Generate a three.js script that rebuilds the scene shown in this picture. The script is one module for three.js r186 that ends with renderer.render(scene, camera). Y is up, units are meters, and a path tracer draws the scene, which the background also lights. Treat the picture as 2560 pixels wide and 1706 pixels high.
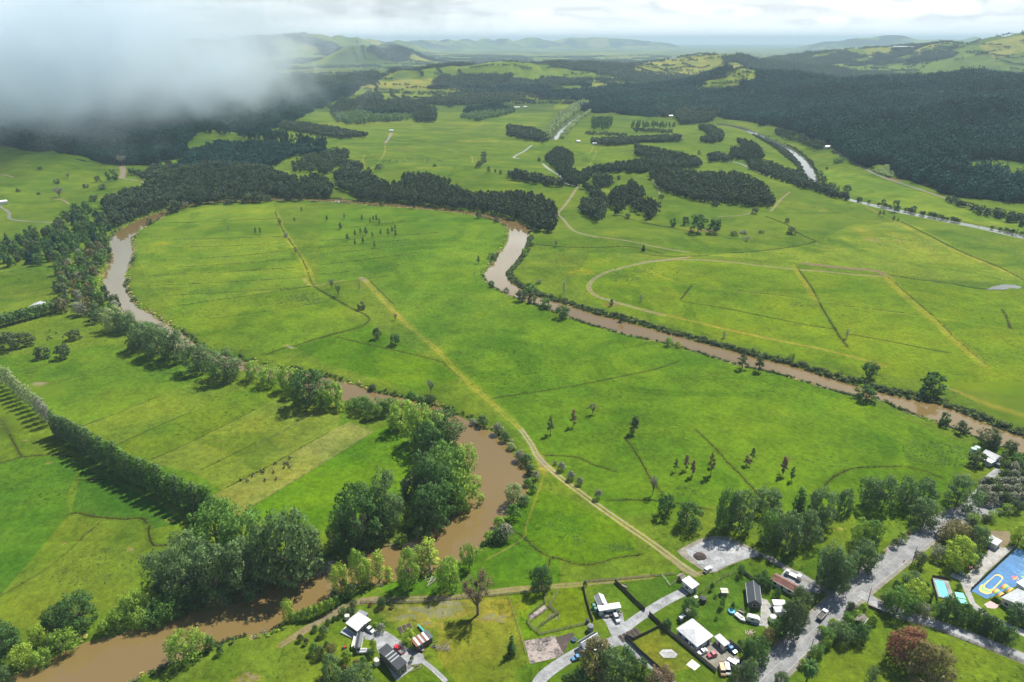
import * as THREE from 'three';
import { mergeGeometries } from 'three/addons/utils/BufferGeometryUtils.js';

// ---------------------------------------------------------------- camera, sky, sun, exposure
const scene = new THREE.Scene();
const EYE = 215, PITCH = 23.75 * Math.PI / 180, FOCAL = 1706;          // FOCAL: pixels of a 2560 x 1706 frame (24 mm lens)
const camera = new THREE.PerspectiveCamera(2 * Math.atan(853 / FOCAL) * 180 / Math.PI, 2560 / 1706, 1, 120000);
camera.position.set(0, EYE, 0);
camera.rotation.set(-PITCH, 0, 0);
const renderer = new THREE.WebGLRenderer();
renderer.toneMapping = THREE.LinearToneMapping;
renderer.toneMappingExposure = 1.55;
renderer.shadowMap.enabled = true;

const SUN = new THREE.Vector3(0.385, 0.815, -0.435).normalize();
const sun = new THREE.DirectionalLight(new THREE.Color(1.0, 0.95, 0.86), 5);
sun.name = 'sun';
sun.position.copy(SUN).multiplyScalar(2000).add(new THREE.Vector3(0, 0, -700));
sun.target.position.set(0, 0, -700);
sun.castShadow = true;
Object.assign(sun.shadow.camera, { left: -1500, right: 1500, top: 1500, bottom: -1500, near: 10, far: 5000 });
sun.shadow.mapSize.set(4096, 4096);
scene.add(sun, sun.target);

// ---------------------------------------------------------------- seeded numbers and noise
function rng(seed) { let a = seed >>> 0; return () => { a = (a + 0x6d2b79f5) | 0; let t = Math.imul(a ^ (a >>> 15), 1 | a); t = (t + Math.imul(t ^ (t >>> 7), 61 | t)) ^ t; return ((t ^ (t >>> 14)) >>> 0) / 4294967296; }; }
const LAT = new Float32Array(65536); { const r = rng(77); for (let i = 0; i < 65536; i++) LAT[i] = r() * 2 - 1; }
function vn(x, y) {                                                    // value noise, -1..1
  const ix = Math.floor(x), iy = Math.floor(y), fx = x - ix, fy = y - iy, u = fx * fx * (3 - 2 * fx), v = fy * fy * (3 - 2 * fy);
  const a = (iy & 255) << 8, b = ((iy + 1) & 255) << 8, c = ix & 255, d = (ix + 1) & 255;
  const p = LAT[a | c], q = LAT[a | d], s = LAT[b | c], t = LAT[b | d];
  return p + (q - p) * u + (s - p + (p - q - s + t) * u) * v;
}
function fbm(x, y, n = 4) { let s = 0, a = 0.5; for (let i = 0; i < n; i++) { s += a * vn(x, y); x = x * 2.03 + 17.3; y = y * 2.03 + 5.1; a *= 0.5; } return s; }
const clamp = (x, a, b) => x < a ? a : x > b ? b : x, lerp = (a, b, t) => a + (b - a) * t, sstep = (a, b, x) => { const t = clamp((x - a) / (b - a), 0, 1); return t * t * (3 - 2 * t); };

// ---------------------------------------------------------------- the sky: hazy air with broken cloud
{
  const W = 4096, H = 2048, data = new Float32Array(W * H * 4);
  const out = [0, 0, 0];
  const sky = (az, el) => {                                            // az, el in radians
    const e = Math.max(el, 0), s = Math.sin(e);
    const t = 1 - Math.exp(-s * 8);
    let r = lerp(1.02, 0.035, t), g = lerp(1.04, 0.085, t), b = lerp(1.04, 0.21, t);
    // brighter air and cloud edges towards the sun
    // cloud layer seen in perspective: long flat streaks near the horizon, heaps higher up
    const cx = Math.cos(az), cy = Math.sin(az), k = 1 / (s + 0.075);
    const n = fbm(cx * k * 1.5 + 31, cy * k * 1.5 + 11, 5) * 1.25, big = fbm(cx * k * 0.55 + 3, cy * k * 0.55 + 7, 2);
    const near = fbm(az * 13 + 4 + 1.2 * vn(az * 30, e * 90), e * 52 + 9, 5);
    const cover = sstep(-0.30, 0.30, n + 0.5 * big + lerp(0.26, -0.62, sstep(0.36, 0.75, s)));
    const lit = clamp(1.04 + 0.62 * near + 0.24 * n, 0.70, 1.34);
    const m = cover * (0.15 + 0.85 * sstep(0.006, 0.030, e)) * 0.94;
    const ca = Math.max(0, cx * Math.cos(e) * SUN.x + s * SUN.y + cy * Math.cos(e) * SUN.z), glow = 1 + 1.2 * ca * ca, deep = lerp(0.55, 0.20, sstep(0.16, 0.5, s)) * glow; r = lerp(r, 0.95 * lit * deep, m); g = lerp(g, 0.985 * lit * deep, m); b = lerp(b, 1.0 * lit * deep, m);
    out[0] = r; out[1] = g; out[2] = b;
  };
  for (let y = 0; y < H; y++) {
    const el = ((y + 0.5) / H - 0.5) * Math.PI, fine = el > -0.02 && el < 0.35, step = fine ? 1 : 4;
    for (let x = 0; x < W; x += step) {
      sky(((x + 0.5) / W - 0.5) * 2 * Math.PI, el);
      for (let k = 0; k < step; k++) { const o = (y * W + x + k) * 4; data[o] = out[0]; data[o + 1] = out[1]; data[o + 2] = out[2]; data[o + 3] = 1; }
    }
  }
  const t = new THREE.DataTexture(data, W, H, THREE.RGBAFormat, THREE.FloatType);
  t.mapping = THREE.EquirectangularReflectionMapping; t.magFilter = THREE.LinearFilter; t.needsUpdate = true;
  scene.background = t; scene.environment = t;
}
scene.fog = new THREE.FogExp2(new THREE.Color(0.61, 0.86, 1.0), 0.000062);

// ---------------------------------------------------------------- pixels of the photograph to places
// V(x0, y0, s): a zoomed view of the photograph; its points become pixels of the 2560 x 1706 frame
const V = (x0, y0, s) => (x, y) => [x0 + x / s, y0 + y / s];
const D = V(0, 0, 0.91914), L1 = V(0, 860, 1.8535), L2 = V(700, 900, 1.9457), L3 = V(1240, 1300, 3.862), L4 = V(1660, 1340, 4.284), L5 = V(2060, 1200, 3.098), L6 = V(1700, 1000, 2.736);
const M1 = V(0, 380, 2.7035), M2 = V(800, 280, 2.7035), M3 = V(1600, 280, 2.45), T1 = V(0, 0, 1.8383), T2 = V(1280, 0, 1.8383);
const P1 = V(0, 900, 3.677), P2 = V(0, 1280, 3.677), P3 = V(600, 1080, 3.677), P4 = V(740, 1480, 6.921), Q1 = V(1280, 1000, 1.8383);
const CP = Math.cos(PITCH), SP = Math.sin(PITCH);
function ray(px, py) {                                                 // unit horizontal step and slope of the ray through a pixel
  const x = (px - 1280) / FOCAL, y = -(py - 853) / FOCAL;
  const dy = y * CP - SP, dz = -(CP + y * SP), h = Math.hypot(x, dz);
  return [x / h, dz / h, dy / h];
}
function at3([px, py], dist) { const [x, z, s] = ray(px, py); return [x * dist, EYE + s * dist, z * dist]; }   // the point of that ray at a horizontal distance
function project(x, y, z) { const v = y - EYE, depth = -z * CP - v * SP, up = v * CP - z * SP; return [1280 + x / depth * FOCAL, 853 - up / depth * FOCAL, depth]; }
// ---------------------------------------------------------------- terrain: flats, low rises, forested hills
// each ridge: half width in metres and crest points (pixel of the silhouette, distance)
const RIDGES = [
  [400, [[T2(980, 520), -4], [T2(1150, 466), -26], [T2(1350, 440), -46], [T2(1600, 450), -58], [T2(1780, 474), -60], [T2(2000, 464), -72, 480], [T2(2353, 442), -95, 560], [T2(2900, 420), -110, 620]]],
  [520, [[T2(390, 480), -6], [T2(700, 415), 2850], [T2(850, 370), 3000], [T2(1050, 308), 3100], [T2(1300, 335), 3000], [T2(1500, 362), 2900], [T2(1700, 345), 2900], [T2(2100, 335), 2800], [T2(2353, 345), 2700], [T2(2900, 350), 2600]]],
  [380, [[T2(1480, 405), -62], [T2(1760, 432), -66], [T2(2000, 418), -78], [T2(2353, 402), -90], [T2(2900, 390), -95]]],
  [560, [[T2(120, 290), 4300], [T2(430, 290), 4400], [T2(650, 300), 4500], [T2(800, 262), 4700], [T2(920, 245), 4800], [T2(1050, 247), 4800], [T2(1130, 275), 4800], [T2(1300, 300), 4700]]],
  [420, [[T1(1400, 345), 3700], [T1(1700, 328), 3750], [T1(2000, 302), 3800], [T1(2353, 278), 3900], [T2(200, 300), 4000], [T2(330, 345), 3600]]],
  [640, [[T2(1500, 238), 6200], [T2(1900, 218), 6000], [T2(2100, 195), 5800], [T2(2353, 167), 5600], [T2(2800, 160), 5400]]],
  [900, [[T2(1200, 330), 5600], [T2(1350, 300), 5600], [T2(1800, 300), 5600], [T2(2353, 290), 5600]]],
  [640, [[T2(800, 182), 111500], [T2(860, 167), 111500], [T2(930, 172), 111500], [T2(1000, 168), 111500], [T2(1040, 160), 111500], [T2(1090, 178), 111500], [T2(1150, 184), 111500]]],
  [850, [[T2(1500, 184), 18500], [T2(1650, 166), 18500], [T2(1780, 163), 18500], [T2(1890, 180), 18500], [T2(2060, 184), 18500], [T2(2100, 174), 18500], [T2(2130, 169), 18500], [T2(2170, 182), 18500], [T2(2300, 186), 18500]]],
  [430, [[T1(900, 186), 10500], [T1(1180, 168), 10800], [T1(1420, 160), 11200], [T1(1600, 168), 11500], [T1(1700, 182), 12000], [T1(1850, 188), 13000]]],
  [400, [[T1(1800, 196), 17000], [T1(2000, 182), 19000], [T1(2353, 176), 21000], [T2(300, 173), 22000], [T2(700, 177), 22000]]],
  [260, [[T1(1600, 225), 7500], [T1(1780, 208), 7600], [T1(1850, 230), 7600]]],
  // left: pine ridges under the cloud
  [250, [[T1(-500, 560), -48], [T1(0, 585), -46], [T1(250, 574), -44], [T1(480, 564), -42], [T1(650, 567), -38], [T1(760, 584), -32], [T1(900, 604), -24]]],
  [330, [[T1(-500, 470), -70], [T1(0, 475), -66], [T1(200, 462), -64], [T1(400, 436), -66], [T1(560, 436), -60], [T1(700, 470), -40], [T1(1000, 500), -18]]],
  [380, [[T1(-500, 380), 2900], [T1(0, 400), 2900], [T1(200, 352), 2900], [T1(300, 345), 2950], [T1(450, 372), 3000], [T1(600, 405), 3000]]],
  [120, [[T1(860, 632), -26], [T1(930, 608), -28], [T1(1100, 630), -22], [T1(1300, 657), -14], [T1(1420, 677), -6]]],
  // left: grazed hillside
  [170, [[M1(-700, -120), -44], [M1(-200, -60), -42], [M1(0, -16), -40], [M1(250, 14), -34], [M1(480, 48), -22], [M1(680, 84), -10]]],
  [90, [[M1(840, 98), -10], [M1(1000, 66), -14], [M1(1230, 64), -10]]],
  [120, [[M1(-200, 240), -14], [M1(0, 290), -10], [M1(250, 310), -5]]],
  [80, [[M1(900, 200), -10], [M1(1250, 160), -14], [M1(1500, 140), -16], [M1(1800, 180), -12], [M1(2050, 246), -6]]],
  // middle: low grassy rises
  [110, [[M2(420, 425), -6], [M2(620, 384), -12], [M2(850, 377), -13], [M2(1150, 402), -11], [M2(1350, 432), -9], [M2(1640, 482), -5]]],
  [110, [[M3(120, 380), -7], [M3(350, 390), -10], [M3(560, 410), -10], [M3(760, 440), -6]]],
  [120, [[M3(120, 225), -6], [M3(300, 170), -8], [M3(500, 160), -5]]],
  [160, [[T1(1250, 440), -22], [T1(1350, 436), -24], [T1(1480, 470), -10]]],
  [200, [[T2(560, 510), -8], [T2(690, 455), -24], [T2(760, 430), -34]]],
].map(([w, pts]) => ({ w: Math.max(w, ...pts.map((p) => p[2] ?? 0)), pts: pts.map(([p, d, ww]) => { const [x, y, z] = at3(p, d > 0 ? d : (EYE + d) / -ray(...p)[2]); return [x, Math.max(y - (w >= 250 && y < 170 && -z < 5200 ? Math.min(17, y * 0.35) : 0), 1), z, ww ?? w]; }) }));   // the drawn outline is that of the tree tops   // a negative distance is minus the height of the crest
for (const r of RIDGES) { const xs = r.pts.map((p) => p[0]), zs = r.pts.map((p) => p[2]), m = 2.6 * r.w; r.box = [Math.min(...xs) - m, Math.max(...xs) + m, Math.min(...zs) - m, Math.max(...zs) + m]; }
function pickH(px, py, h = 0) { const [x, z, s] = ray(px, py), d = (EYE - h) / -s; return [x * d, h, z * d]; }
function smooth(pts, n = 3) {                                          // Catmull-Rom through the points
  const out = [];
  for (let i = 0; i + 1 < pts.length; i++) {
    const a = pts[Math.max(i - 1, 0)], b = pts[i], c = pts[i + 1], d = pts[Math.min(i + 2, pts.length - 1)];
    for (let k = 0; k < n; k++) { const t = k / n, t2 = t * t, t3 = t2 * t; out.push([0, 1].map((e) => 0.5 * (2 * b[e] + (c[e] - a[e]) * t + (2 * a[e] - 5 * b[e] + 4 * c[e] - d[e]) * t2 + (3 * b[e] - a[e] - 3 * c[e] + d[e]) * t3))); }
  }
  out.push(pts[pts.length - 1]);
  return out;
}

// ---------------------------------------------------------------- rivers and ponds (bank lines)
const line0 = (view, list) => list.map(([x, y]) => { const p = pickH(...view(x, y)); return [p[0], p[2]]; });
const bankNorth = smooth([
  ...line0(L1, [[-130, 1620], [40, 1540], [130, 1495], [250, 1440], [380, 1385], [470, 1360], [560, 1335], [640, 1295], [700, 1270], [840, 1225], [920, 1195], [1000, 1165], [1130, 1130], [1220, 1100], [1290, 1080], [1400, 1040], [1470, 1015], [1540, 1000]]),
  ...line0(L2, [[250, 985], [340, 960], [430, 925], [520, 905], [600, 890], [680, 850], [740, 825], [770, 790], [800, 730], [850, 690], [910, 650], [940, 600], [930, 540], [905, 470], [860, 390], [820, 340], [770, 280], [730, 252], [680, 230], [600, 212], [500, 208], [420, 203], [330, 190], [240, 172]]),
  ...line0(M1, [[2000, 1545], [1850, 1510], [1640, 1462], [1480, 1425], [1330, 1370], [1180, 1295], [1060, 1225], [950, 1155], [840, 1080], [765, 1015], [715, 960], [690, 905], [705, 810], [735, 745], [752, 700], [748, 645], [740, 600], [748, 578], [800, 530], [900, 470], [1000, 425], [1100, 395], [1190, 365], [1290, 338], [1400, 322], [1500, 314], [1830, 307], [2100, 309], [2325, 317]]),
  ...line0(M2, [[240, 597], [400, 607], [520, 617], [640, 628], [760, 640], [900, 655], [1040, 670], [1150, 688], [1290, 722], [1400, 765], [1408, 800], [1400, 840], [1388, 890], [1350, 970], [1300, 1030], [1256, 1080], [1265, 1120], [1320, 1165], [1400, 1205], [1480, 1240], [1560, 1265], [1680, 1300], [1800, 1340], [1900, 1370], [2000, 1390], [2100, 1420], [2230, 1455]]),
  ...line0(M3, [[147, 1345], [300, 1385], [450, 1425], [600, 1465], [750, 1505], [900, 1540]]),
  ...line0(D, [[1846, 846], [1930, 872], [2020, 897], [2113, 919]]), ...line0(L6, [[1800, 30], [1900, 70], [2000, 110], [2150, 170], [2300, 225], [2500, 300], [2800, 430]]),
]);
const bankSouth = smooth([
  ...line0(L1, [[200, 1720], [420, 1610], [520, 1572], [600, 1535], [700, 1492], [800, 1455], [900, 1410], [1000, 1362], [1100, 1338], [1250, 1308], [1310, 1275], [1400, 1228], [1480, 1190], [1560, 1160]]),
  ...line0(L2, [[270, 1120], [400, 1075], [560, 1062], [650, 1035], [700, 1022], [780, 992], [890, 950], [950, 905], [985, 870], [1020, 830], [1045, 790], [1070, 765], [1105, 735], [1125, 695], [1180, 650], [1197, 600], [1190, 540], [1170, 500], [1135, 460], [1120, 425], [1080, 390], [1040, 352], [990, 330], [940, 310], [900, 283], [840, 258], [780, 228], [720, 213], [640, 190], [560, 175], [450, 150], [380, 126], [330, 110], [240, 88]]),
  ...line0(M1, [[2080, 1490], [1900, 1462], [1740, 1430], [1640, 1402], [1500, 1368], [1420, 1348], [1300, 1290], [1250, 1245], [1180, 1200], [1120, 1162], [1060, 1130], [1010, 1092], [950, 1060], [900, 1020], [855, 960], [832, 880], [850, 790], [878, 700], [882, 640], [875, 600], [885, 570], [925, 530], [1000, 482], [1060, 452], [1130, 412], [1200, 384], [1300, 354], [1400, 338], [1510, 333], [1840, 325], [2100, 325], [2325, 340]]),
  ...line0(M2, [[300, 622], [420, 632], [560, 640], [700, 652], [880, 672], [1050, 693], [1150, 718], [1230, 747], [1270, 777], [1280, 820], [1268, 880], [1230, 940], [1190, 1000], [1150, 1040], [1121, 1080], [1127, 1130], [1170, 1170], [1240, 1210], [1330, 1250], [1450, 1290], [1560, 1332], [1690, 1375], [1800, 1415], [1950, 1460], [2100, 1500], [2200, 1522]]),
  ...line0(M3, [[147, 1400], [300, 1442], [450, 1490], [560, 1525], [640, 1548]]),
  ...line0(D, [[1790, 855], [1880, 882], [1960, 905]]), ...line0(L6, [[1400, -10], [1500, 45], [1600, 80], [1750, 130], [1850, 165], [1950, 200], [2050, 240], [2150, 285], [2250, 320], [2353, 355], [2700, 480]]),
]);
const riverPoly = [...bankNorth, ...[...bankSouth].reverse()];
const farBankA = smooth(line0(M3, [[470, 75], [600, 95], [720, 146], [860, 210], [930, 258], [985, 315], [1017, 380], [1052, 425], [1090, 446], [1180, 487], [1280, 535], [1380, 560], [1480, 585], [1600, 612], [1700, 632], [1900, 672], [2050, 700], [2200, 735], [2353, 768], [2800, 860]]));
const farBankB = smooth(line0(M3, [[480, 66], [620, 88], [760, 142], [900, 205], [970, 248], [1032, 305], [1064, 360], [1085, 410], [1112, 438], [1200, 478], [1290, 526], [1390, 550], [1480, 570], [1600, 595], [1760, 630], [1900, 660], [2050, 686], [2200, 718], [2353, 748], [2800, 835]]));
const farRiver = [...farBankA, ...[...farBankB].reverse()];
const creekA = smooth(line0(T2, [[175, 640], [200, 605], [225, 575], [270, 545], [320, 515], [352, 498], [378, 484]])), creekB = smooth(line0(T2, [[205, 640], [228, 608], [252, 578], [296, 546], [340, 518], [368, 500], [392, 485]]));
const creekPoly = [...creekA, ...[...creekB].reverse()];
const ponds = [line0(T1, [[1715, 556], [1760, 550], [1850, 552], [1840, 558], [1730, 560]]), line0(T1, [[1550, 548], [1580, 545], [1590, 552], [1556, 555]]), line0(T1, [[1960, 424], [2000, 419], [2070, 420], [2060, 427], [1975, 428]]),
  line0(M3, [[2120, 1092], [2160, 1072], [2230, 1058], [2300, 1062], [2340, 1074], [2325, 1085], [2270, 1082], [2230, 1092], [2170, 1090]]), line0(T2, [[1788, 250], [1850, 248], [1870, 256], [1800, 258]])];
function grow(poly, m) {                                               // polygon pushed outwards by m metres
  let area = 0; const n = poly.length;
  for (let i = 0; i < n; i++) { const a = poly[i], b = poly[(i + 1) % n]; area += a[0] * b[1] - b[0] * a[1]; }
  const s = Math.sign(area) * m;
  return poly.map((p, i) => { const a = poly[(i + n - 1) % n], b = poly[(i + 1) % n], dx = b[0] - a[0], dz = b[1] - a[1], l = Math.hypot(dx, dz) || 1; return [p[0] + dz / l * s, p[1] - dx / l * s]; });
}
function raster(X, Z, w, h, S, draw) {                                 // a scalar map on a grid of S metres, drawn in world coordinates
  const c = document.createElement('canvas'); c.width = w; c.height = h;
  const g = c.getContext('2d'); g.fillStyle = '#000'; g.fillRect(0, 0, w, h); g.lineJoin = 'round';
  draw(g, (p) => { g.beginPath(); p.forEach(([x, z], i) => g[i ? 'lineTo' : 'moveTo']((x - X) / S, (z - Z) / S)); g.closePath(); }, S);
  const d = g.getImageData(0, 0, w, h).data, out = new Float32Array(w * h);
  for (let i = 0; i < out.length; i++) out[i] = d[i * 4] / 255;
  return (x, z) => {
    const u = (x - X) / S - 0.5, v = (z - Z) / S - 0.5, i = Math.floor(u), j = Math.floor(v);
    if (i < 0 || j < 0 || i >= w - 1 || j >= h - 1) return 0;
    const a = u - i, b = v - j, o = j * w + i;
    return lerp(lerp(out[o], out[o + 1], a), lerp(out[o + w], out[o + w + 1], a), b);
  };
}
const bankMap = raster(-760, -2350, 2000, 1120, 2, (g, path, S) => {
  for (const [poly, wide] of [[riverPoly, 5], [farRiver, 7], [creekPoly, 5]]) for (let k = 0; k < 10; k++) { path(poly); g.strokeStyle = `rgb(${Math.round((k + 1) * 14)},0,0)`; g.lineWidth = 2 * wide * (1 - k / 10) / S; g.stroke(); }
  for (const poly of [riverPoly, farRiver, creekPoly]) { path(poly); g.fillStyle = 'rgb(235,0,0)'; g.fill(); }
});
const damp = raster(-900, -2500, 600, 620, 4, (g, path, S) => {        // 1 at the water, falling to 0 some 60 m away: the hills keep off the river
  for (let k = 0; k < 16; k++) for (const poly of [riverPoly, farRiver, creekPoly, ...ponds]) { path(poly); const v = Math.round(255 * (k + 1) / 16); g.strokeStyle = g.fillStyle = `rgb(${v},0,0)`; g.lineWidth = 2 * (8 + 62 * (1 - k / 15)) / S; g.stroke(); g.fill(); }
});
function hills(x, z) {
  let s = 0;
  for (const r of RIDGES) {
    const b = r.box;
    if (x < b[0] || x > b[1] || z < b[2] || z > b[3]) continue;
    let best = 1e18, h = 0, w = 1;
    for (let i = 0; i + 1 < r.pts.length; i++) {
      const p = r.pts[i], q = r.pts[i + 1], dx = q[0] - p[0], dz = q[2] - p[2];
      const t = clamp(((x - p[0]) * dx + (z - p[2]) * dz) / (dx * dx + dz * dz), 0, 1), ex = x - p[0] - dx * t, ez = z - p[2] - dz * t, d = ex * ex + ez * ez;
      if (d < best) { best = d; h = p[1] + (q[1] - p[1]) * t; w = p[3] + (q[3] - p[3]) * t; }
    }
    const g = h * Math.exp(-1.15 * best / (w * w));
    s += g * g * g;
  }
  return Math.cbrt(s);
}
function land(x, z) {                                                  // ground height without the river cut
  const far = sstep(2300, 5200, -z), h = hills(x, z) * (1 - damp(x, z)), flank = sstep(2, 30, h);
  const gully = fbm(x / 300 + 5, z / 300, 4);
  return h * (1 + 0.10 * gully * flank) + flank * (6 * fbm(x / 130, z / 130, 3) + sstep(14, 60, h) * 44 * (0.18 - Math.abs(gully))) + far * (8 + 16 * fbm(x / 900, z / 900, 3)) + 0.35 * vn(x / 45, z / 45);
}
function pick([px, py]) {                                              // where the ray through that pixel meets the land
  const [x, z, s] = ray(px, py);
  let d = 150, last = 150;
  while (d < 40000 && EYE + s * d > land(x * d, z * d)) { last = d; d *= d < 3000 ? 1.012 : 1.02; }
  for (let i = 0; i < 14; i++) { const m = (last + d) / 2; if (EYE + s * m > land(x * m, z * m)) last = m; else d = m; }
  return [x * d, land(x * d, z * d), z * d];
}
const pk = (view, list) => list.map(([x, y]) => pick(view(x, y)));
const flat = (pts) => pts.map((p) => [p[0], p[2]]);
const line = (view, list) => flat(pk(view, list));
const inside = (poly, x, z) => { let c = false; for (let i = 0, j = poly.length - 1; i < poly.length; j = i++) { const a = poly[i], b = poly[j]; if ((a[1] > z) !== (b[1] > z) && x < (b[0] - a[0]) * (z - a[1]) / (b[1] - a[1]) + a[0]) c = !c; } return c; };
const WATER = -1.55, CUT = 3.2;                                        // bank reaches the water where the raster reads about 0.5
const ground = (x, z) => land(x, z) - CUT * bankMap(x, z);
// ---------------------------------------------------------------- where pine forest stands
const FEET = [
  // right: behind the foot of the hills
  [...line(M3, [[-60, 20], [230, 45], [330, 30], [420, 40], [560, 45], [700, 62], [860, 100], [1000, 140], [1120, 180], [1210, 235], [1310, 305], [1400, 345], [1450, 320], [1540, 335], [1580, 395], [1700, 440], [1900, 515], [2100, 560], [2353, 625], [2700, 710]])],
  // left: front pine ridge
  [...line(T1, [[-500, 640], [0, 668], [120, 690], [260, 712], [380, 742], [470, 752], [600, 758], [700, 762], [830, 730], [850, 680], [905, 612]])],
];
const pineRight = [...FEET[0], [3200, -900], [3200, -3400], [-350, -3600], [-250, -2700]];
const pineLeft = [...FEET[1], [-620, -1750], [-700, -3600], [-2800, -3600], [-2600, -1100]];
function forestAt(x, z) {                                              // 0 or 1
  if (inside(pineRight, x, z)) { const h = hills(x, z); return h > 4 + 9 * (fbm(x / 160 + 9, z / 160, 3) + 0.25) * sstep(-2000, -2600, z) ? (fbm(x / 55, z / 55, 2) > -0.47 && fbm(x / 260 + 2, z / 200, 3) > lerp(-0.6, 0.0, sstep(-2400, -3000, z)) ? 1 : 0) : 0; }
  if (inside(pineLeft, x, z)) { const h = hills(x, z); return h > 6 || fbm(x / 120, z / 120, 2) > -0.1 ? (fbm(x / 70 + 8, z / 70, 3) > -0.40 ? 1 : 0) : 0; }
  if (z < -2300) { const h = hills(x, z), n = fbm(x / 420 + 3, z / 330, 4); return (h > 22 ? n > lerp(-0.02, 0.12, sstep(-3300, -5200, z)) : n > 0.31) ? 1 : 0; }
  return 0;
}
// ---------------------------------------------------------------- paint for the ground: grass, dirt, gravel, as the paddocks are
const FIELDS = [
  // view, colour, outline
  [L1, '#6b9a34', [[-400, 120], [0, 60], [330, 30], [520, 0], [860, 130], [1000, 190], [1280, 220], [1470, 330], [1594, 300], [1700, 420], [1594, 520], [1130, 770], [900, 800], [230, 380], [0, 190]]],
  [P1, '#74a03a', [[440, 440], [1240, 130], [1900, -130], [2353, -30], [1440, 340], [680, 640]]],
  [P1, '#83a646', [[680, 640], [1440, 340], [2353, -30], [2800, -80], [2353, 215], [1750, 480], [1000, 810]]],
  [P1, '#7aa038', [[1000, 810], [1750, 480], [2353, 215], [2850, 0], [2900, 190], [2353, 450], [1900, 680], [1330, 945]]],
  [P1, '#89a850', [[1330, 945], [1900, 680], [2353, 450], [2900, 190], [2960, 430], [2353, 760], [1780, 1040]]],
  [P1, '#82a34a', [[1780, 1040], [2353, 760], [2960, 430], [3150, 400], [3100, 640], [2353, 1030], [2040, 1195]]],
  [P3, '#94aa6a', [[-260, 590], [0, 450], [330, 280], [600, 120], [800, 10], [1000, -90], [1230, 0], [800, 270], [60, 720], [-60, 790]]],
  [P3, '#6a9f1f', [[60, 720], [800, 270], [1230, 0], [1330, -60], [1560, 120], [1600, 330], [1560, 520], [1330, 820], [800, 900], [200, 860]]],
  [L1, '#5f9332', [[-400, 500], [0, 545], [250, 515], [370, 560], [310, 700], [320, 790], [0, 1165], [-400, 1300]]],
  [L1, '#578a34', [[380, 565], [330, 780], [480, 800], [650, 810], [700, 860], [840, 830], [740, 740], [520, 640]]],
  [L1, '#7b9c40', [[0, 1165], [330, 790], [480, 805], [650, 815], [690, 930], [760, 940], [680, 1060], [560, 1210], [330, 1290], [0, 1330], [-300, 1500], [-300, 1350]]],
  [M1, '#7ea63e', [[1000, 470], [1500, 350], [1840, 335], [1890, 480], [2000, 660], [2110, 900], [1150, 1045], [1000, 900], [930, 720], [900, 600]]],
  [M1, '#76a034', [[1150, 1045], [2110, 905], [2325, 1030], [2325, 1210], [1800, 1370], [1400, 1260], [1180, 1140]]],
  [M2, '#6f9f35', [[0, 660], [420, 640], [1050, 705], [1230, 760], [1240, 850], [1100, 1060], [1130, 1160], [1300, 1260], [1700, 1400], [2325, 1568], [1200, 1900], [700, 1550], [290, 1130], [0, 1170]]],
  [D, '#6c9c2a', [[1080, 880], [1200, 700], [1560, 790], [1960, 910], [2260, 1040], [2080, 1200], [1640, 1160], [1420, 1190], [1240, 1040]]],
  [D, '#64951f', [[680, 800], [840, 740], [1060, 870], [960, 900], [760, 840]]],
  [M3, '#7aa226', [[-300, 860], [0, 930], [250, 905], [700, 935], [1500, 1010], [2140, 1090], [2353, 1080], [2800, 1200], [2800, 1800], [2000, 1700], [1000, 1520], [300, 1330], [-250, 1190], [-420, 1040]]],
  [M3, '#86aa42', [[400, 880], [800, 850], [1080, 795], [1300, 690], [1700, 700], [2000, 870], [2353, 1020], [2353, 1060], [1900, 1030], [1500, 990], [1000, 925]]],
  [M3, '#8aab4c', [[1280, 720], [1600, 660], [1900, 800], [2000, 930], [1700, 900], [1400, 800]]],
  [M3, '#7fa846', [[1130, 350], [1400, 390], [2353, 680], [2353, 740], [1600, 590], [1180, 470], [1100, 400]]],
  [L2, '#5f9325', [[1190, 870], [1362, 960], [1362, 1100], [1200, 1105], [980, 1130], [540, 1150], [480, 1100], [760, 1020], [960, 950], [1110, 880]]],
  [L3, '#69991a', [[-60, 90], [250, 180], [500, 350], [830, 430], [1400, 340], [1300, 150], [1130, 0], [700, -200], [200, -350]]],
  [L3, '#6f9e1e', [[110, 720], [460, 690], [470, 810], [310, 930], [310, 1010], [420, 1110], [270, 1160]]],
  [L3, '#719722', [[600, 660], [840, 640], [920, 960], [430, 1100], [600, 910], [520, 830]]],
  [L3, '#8ba048', [[-560, 760], [110, 720], [280, 1170], [330, 1380], [190, 1450], [190, 1600], [-300, 1700], [-560, 1350]]],
  [L3, '#6d9a38', [[890, 690], [1150, 610], [1420, 880], [1260, 1000], [1200, 800]]],
  [L3, '#5c8a2f', [[1170, 600], [1790, 540], [1830, 690], [1440, 870]]],
  [L3, '#8fa246', [[1330, 1170], [1600, 1050], [1931, 1330], [1880, 1440], [1640, 1480]]],
  [L4, '#6f9a3c', [[400, 900], [540, 560], [770, 430], [930, 470], [870, 560], [870, 800], [1050, 800], [1040, 1000], [900, 1120], [820, 1230], [700, 1130], [500, 980]]],
  [L4, '#7d9a34', [[1540, 780], [1660, 620], [1790, 690], [1560, 930], [1500, 980]]],
  [L5, '#7c9f38', [[340, 980], [640, 1130], [1000, 1210], [1549, 1420], [1549, 1700], [-200, 1700], [-100, 1400], [250, 1180]]],
  [L5, '#b0a079', [[1260, 390], [1440, 400], [1460, 480], [1380, 530], [1260, 480]]],
  [P4, '#93a454', [[1750, 250], [2353, 230], [2353, 620], [2230, 640], [1900, 330]]],
];
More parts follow.
